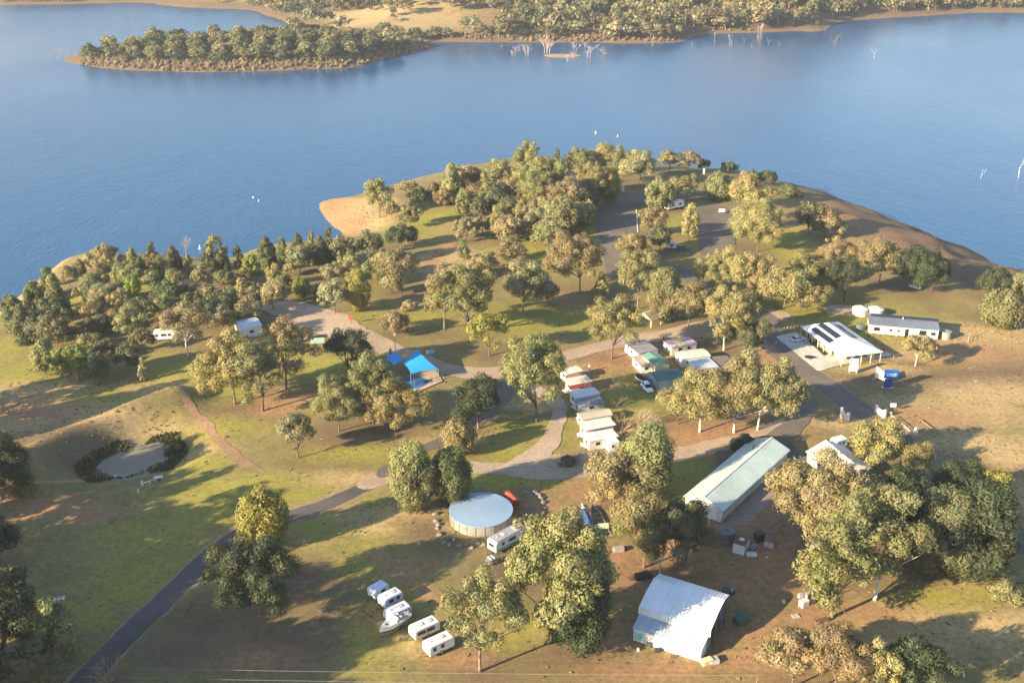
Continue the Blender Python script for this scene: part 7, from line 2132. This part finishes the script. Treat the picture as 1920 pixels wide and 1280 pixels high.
m = MB(); m.box(-.15, .15, .7, 1.4, .55, .6); m.bar((0, .75, .6), (0, .75, 2.2), .02, 4); m.bar((0, 1.35, .6), (0, 1.35, 2.2), .02, 4); m.build('swing_seat', DARKM, t)
# kerb posts of the gravel lot and the lawns
for k, (x, y) in enumerate([(1240, 478), (1256, 476), (1262, 482), (1235, 486)]):
    m = MB(); m.cyl(0, 0, -.2, 1.1, .14, 6); o = m.build('timber_post', TIMBER); o.location = g(x, y)
    tag(o, 'timber post in the short row beside the parked four wheel drive', 'post', 'posts beside the four wheel drive')
# --- power lines crossing the bottom of the picture
def power():
    A0, B0 = onplane(-120, 1244, 8.5), onplane(1420, 1266, 8.5)
    pole = []
    for (q, lab) in ((A0, 'timber power pole outside the left edge carrying two wires'), (B0, 'timber power pole at the lower edge carrying two wires')):
        q = Vector((q.x, q.y, 0)); zz = hz(q.x, q.y)
    A1, B1 = onplane(-120, 1262, 8.5), onplane(1420, 1284, 8.5)
    WIRE = paint((.26, .25, .25), .5, .1)
    for (a, b, lb) in ((A0, B0, 'upper pale power wire stretched across the bottom of the picture'), (A1, B1, 'lower pale power wire stretched across the bottom of the picture')):
        m = MB(); n = 40; pts = []
        for i in range(n + 1):
            u = i / n; p_ = a.lerp(b, u); p_.z -= .8 * 4 * u * (1 - u) * .5; pts.append(p_)
        m.tube(pts, [.022] * (n + 1), 4)
        tag(m.build('power_wire', WIRE), lb, 'power line')
    for (u, lab) in ((0, 'timber power pole outside the left edge'), (1, 'timber power pole outside the lower edge')):
        q = A0.lerp(B0, u); q2 = A1.lerp(B1, u); c = (q + q2) / 2; zz = hz(c.x, c.y)
        t = thing('power_pole', lab, 'power pole', (c.x, c.y, zz))
        m = MB(); m.bar((0, 0, -.5), (0, 0, q.z - zz + .4), .16, 8, .12); m.build('pole', TIMBER, t)
        d = q - c; d2 = q2 - c
        m = MB(); m.bar((d.x * 1.2, d.y * 1.2, q.z - zz - .08), (d2.x * 1.2, d2.y * 1.2, q.z - zz - .08), .07, 5); m.build('cross_arm', TIMBER, t)
power()
# --- dry tussocks and low weeds that nobody could count
def tussocks():
    rs = np.random.RandomState(9)
    n = 42000
    xs = rs.uniform(-130, 200, n * 2); ys = rs.uniform(95, 430, n * 2)
    i = ((xs - GX0) / GS).astype(int); j = ((ys - GY0) / GS).astype(int)
    st, di, li, gr = (mask[k][i, j] for k in ('straw', 'dirt', 'litter_shade', 'green'))
    nz = vnoise(xs, ys, 7, 55) + .5
    pr_ = (.02 + .35 * st * nz * 1.4) * smooth(.25, .8, nz + .25)
    dl = line_dist(xs, ys, DAM); pr_ = pr_ + .2 * np.exp(-(dl / 9) ** 2)
    keep = (rs.rand(n * 2) < pr_) & (dsh[i, j] > 3)
    for P_, wd in ROADS: keep &= line_dist(xs, ys, P_) > wd
    xs, ys, st, gr = xs[keep], ys[keep], st[keep], gr[keep]
    zs = hzv(xs, ys); k = len(xs)
    V = []; T = []
    for b in range(3):
        a = rs.uniform(0, 6.28, k); w_ = rs.uniform(.12, .34, k); h_ = rs.uniform(.06, .22, k)
        dx, dy = np.cos(a) * w_, np.sin(a) * w_; lx, ly = rs.uniform(-.2, .2, k), rs.uniform(-.2, .2, k)
        q = np.stack([np.stack([xs - dx, ys - dy, zs - .03], 1), np.stack([xs + dx, ys + dy, zs - .03], 1), np.stack([xs + dx * 1.2 + lx, ys + dy * 1.2 + ly, zs + h_], 1), np.stack([xs - dx * 1.2 + lx, ys - dy * 1.2 + ly, zs + h_], 1)], 1)
        V.append(q.reshape(-1, 3))
        c = np.where((rs.rand(k) < .35 + gr)[:, None], np.array([.17, .165, .06]), np.array([.34, .26, .13])) * rs.uniform(.7, 1.2, (k, 1))
        T.append(np.repeat(c, 4, axis=0))
    V = np.concatenate(V); T = np.concatenate(T)
    me = np_mesh('dry_grass', V, np.arange(len(V)).reshape(-1, 4), [LEAF])
    ca = me.color_attributes.new('tint', 'FLOAT_COLOR', 'POINT')
    ca.data.foreach_set('color', np.concatenate([T, np.ones((len(T), 1))], 1).astype(np.float32).ravel())
    o = link('dry_grass', me); o.color = (1, 1, 1, 1); tag(o, kind='stuff')
    print('tussocks', k)
ROADS = []
for P_, wd in ((DR, 3.2), (RD, 4.5)):
    ROADS.append((catmull([tuple(g(min(max(a, -200), 2100), b)[:2]) for a, b in P_], 3, False), wd))
for pts_, wd in (([(690, 908), (760, 886), (830, 880), (900, 877), (980, 880), (1050, 874), (1120, 868), (1190, 860), (1290, 850), (1350, 834), (1420, 818), (1480, 795)], 4.5),
                 ([(960, 880), (1010, 850), (1038, 808), (1050, 775), (1030, 745), (985, 720), (955, 702)], 3.4), ([(945, 702), (935, 745), (900, 785), (840, 820), (770, 852), (720, 888)], 3),
                 ([(560, 588), (640, 614), (745, 660), (850, 695), (960, 695), (1150, 645), (1330, 610), (1450, 590)], 5), ([(322, 708), (378, 786), (452, 862), (540, 890)], 2.0)):
    ROADS.append((catmull([tuple(g(a, b)[:2]) for a, b in pts_], 3, False), wd))
tussocks()
# ------------------------------------------------------------------ thin air between the camera and the far shore
def haze():
    m = bpy.data.materials.new('haze'); m.use_nodes = True
    nt = m.node_tree; nt.nodes.clear()
    out = nt.nodes.new('ShaderNodeOutputMaterial'); v = nt.nodes.new('ShaderNodeVolumePrincipled')
    v.inputs['Color'].default_value = (.78, .84, .95, 1); v.inputs['Density'].default_value = HAZE; v.inputs['Anisotropy'].default_value = .2
    nt.links.new(v.outputs[0], out.inputs['Volume'])
    mb = MB(); mb.box(-3100, 3100, -950, 4050, -40, HAZE_TOP)
    tag(mb.build('haze', m), kind='stuff')
HAZE = .00010
HAZE_TOP = max(126.0, float(FH.max()) + 25.0)
print("haze top", HAZE_TOP)
haze()
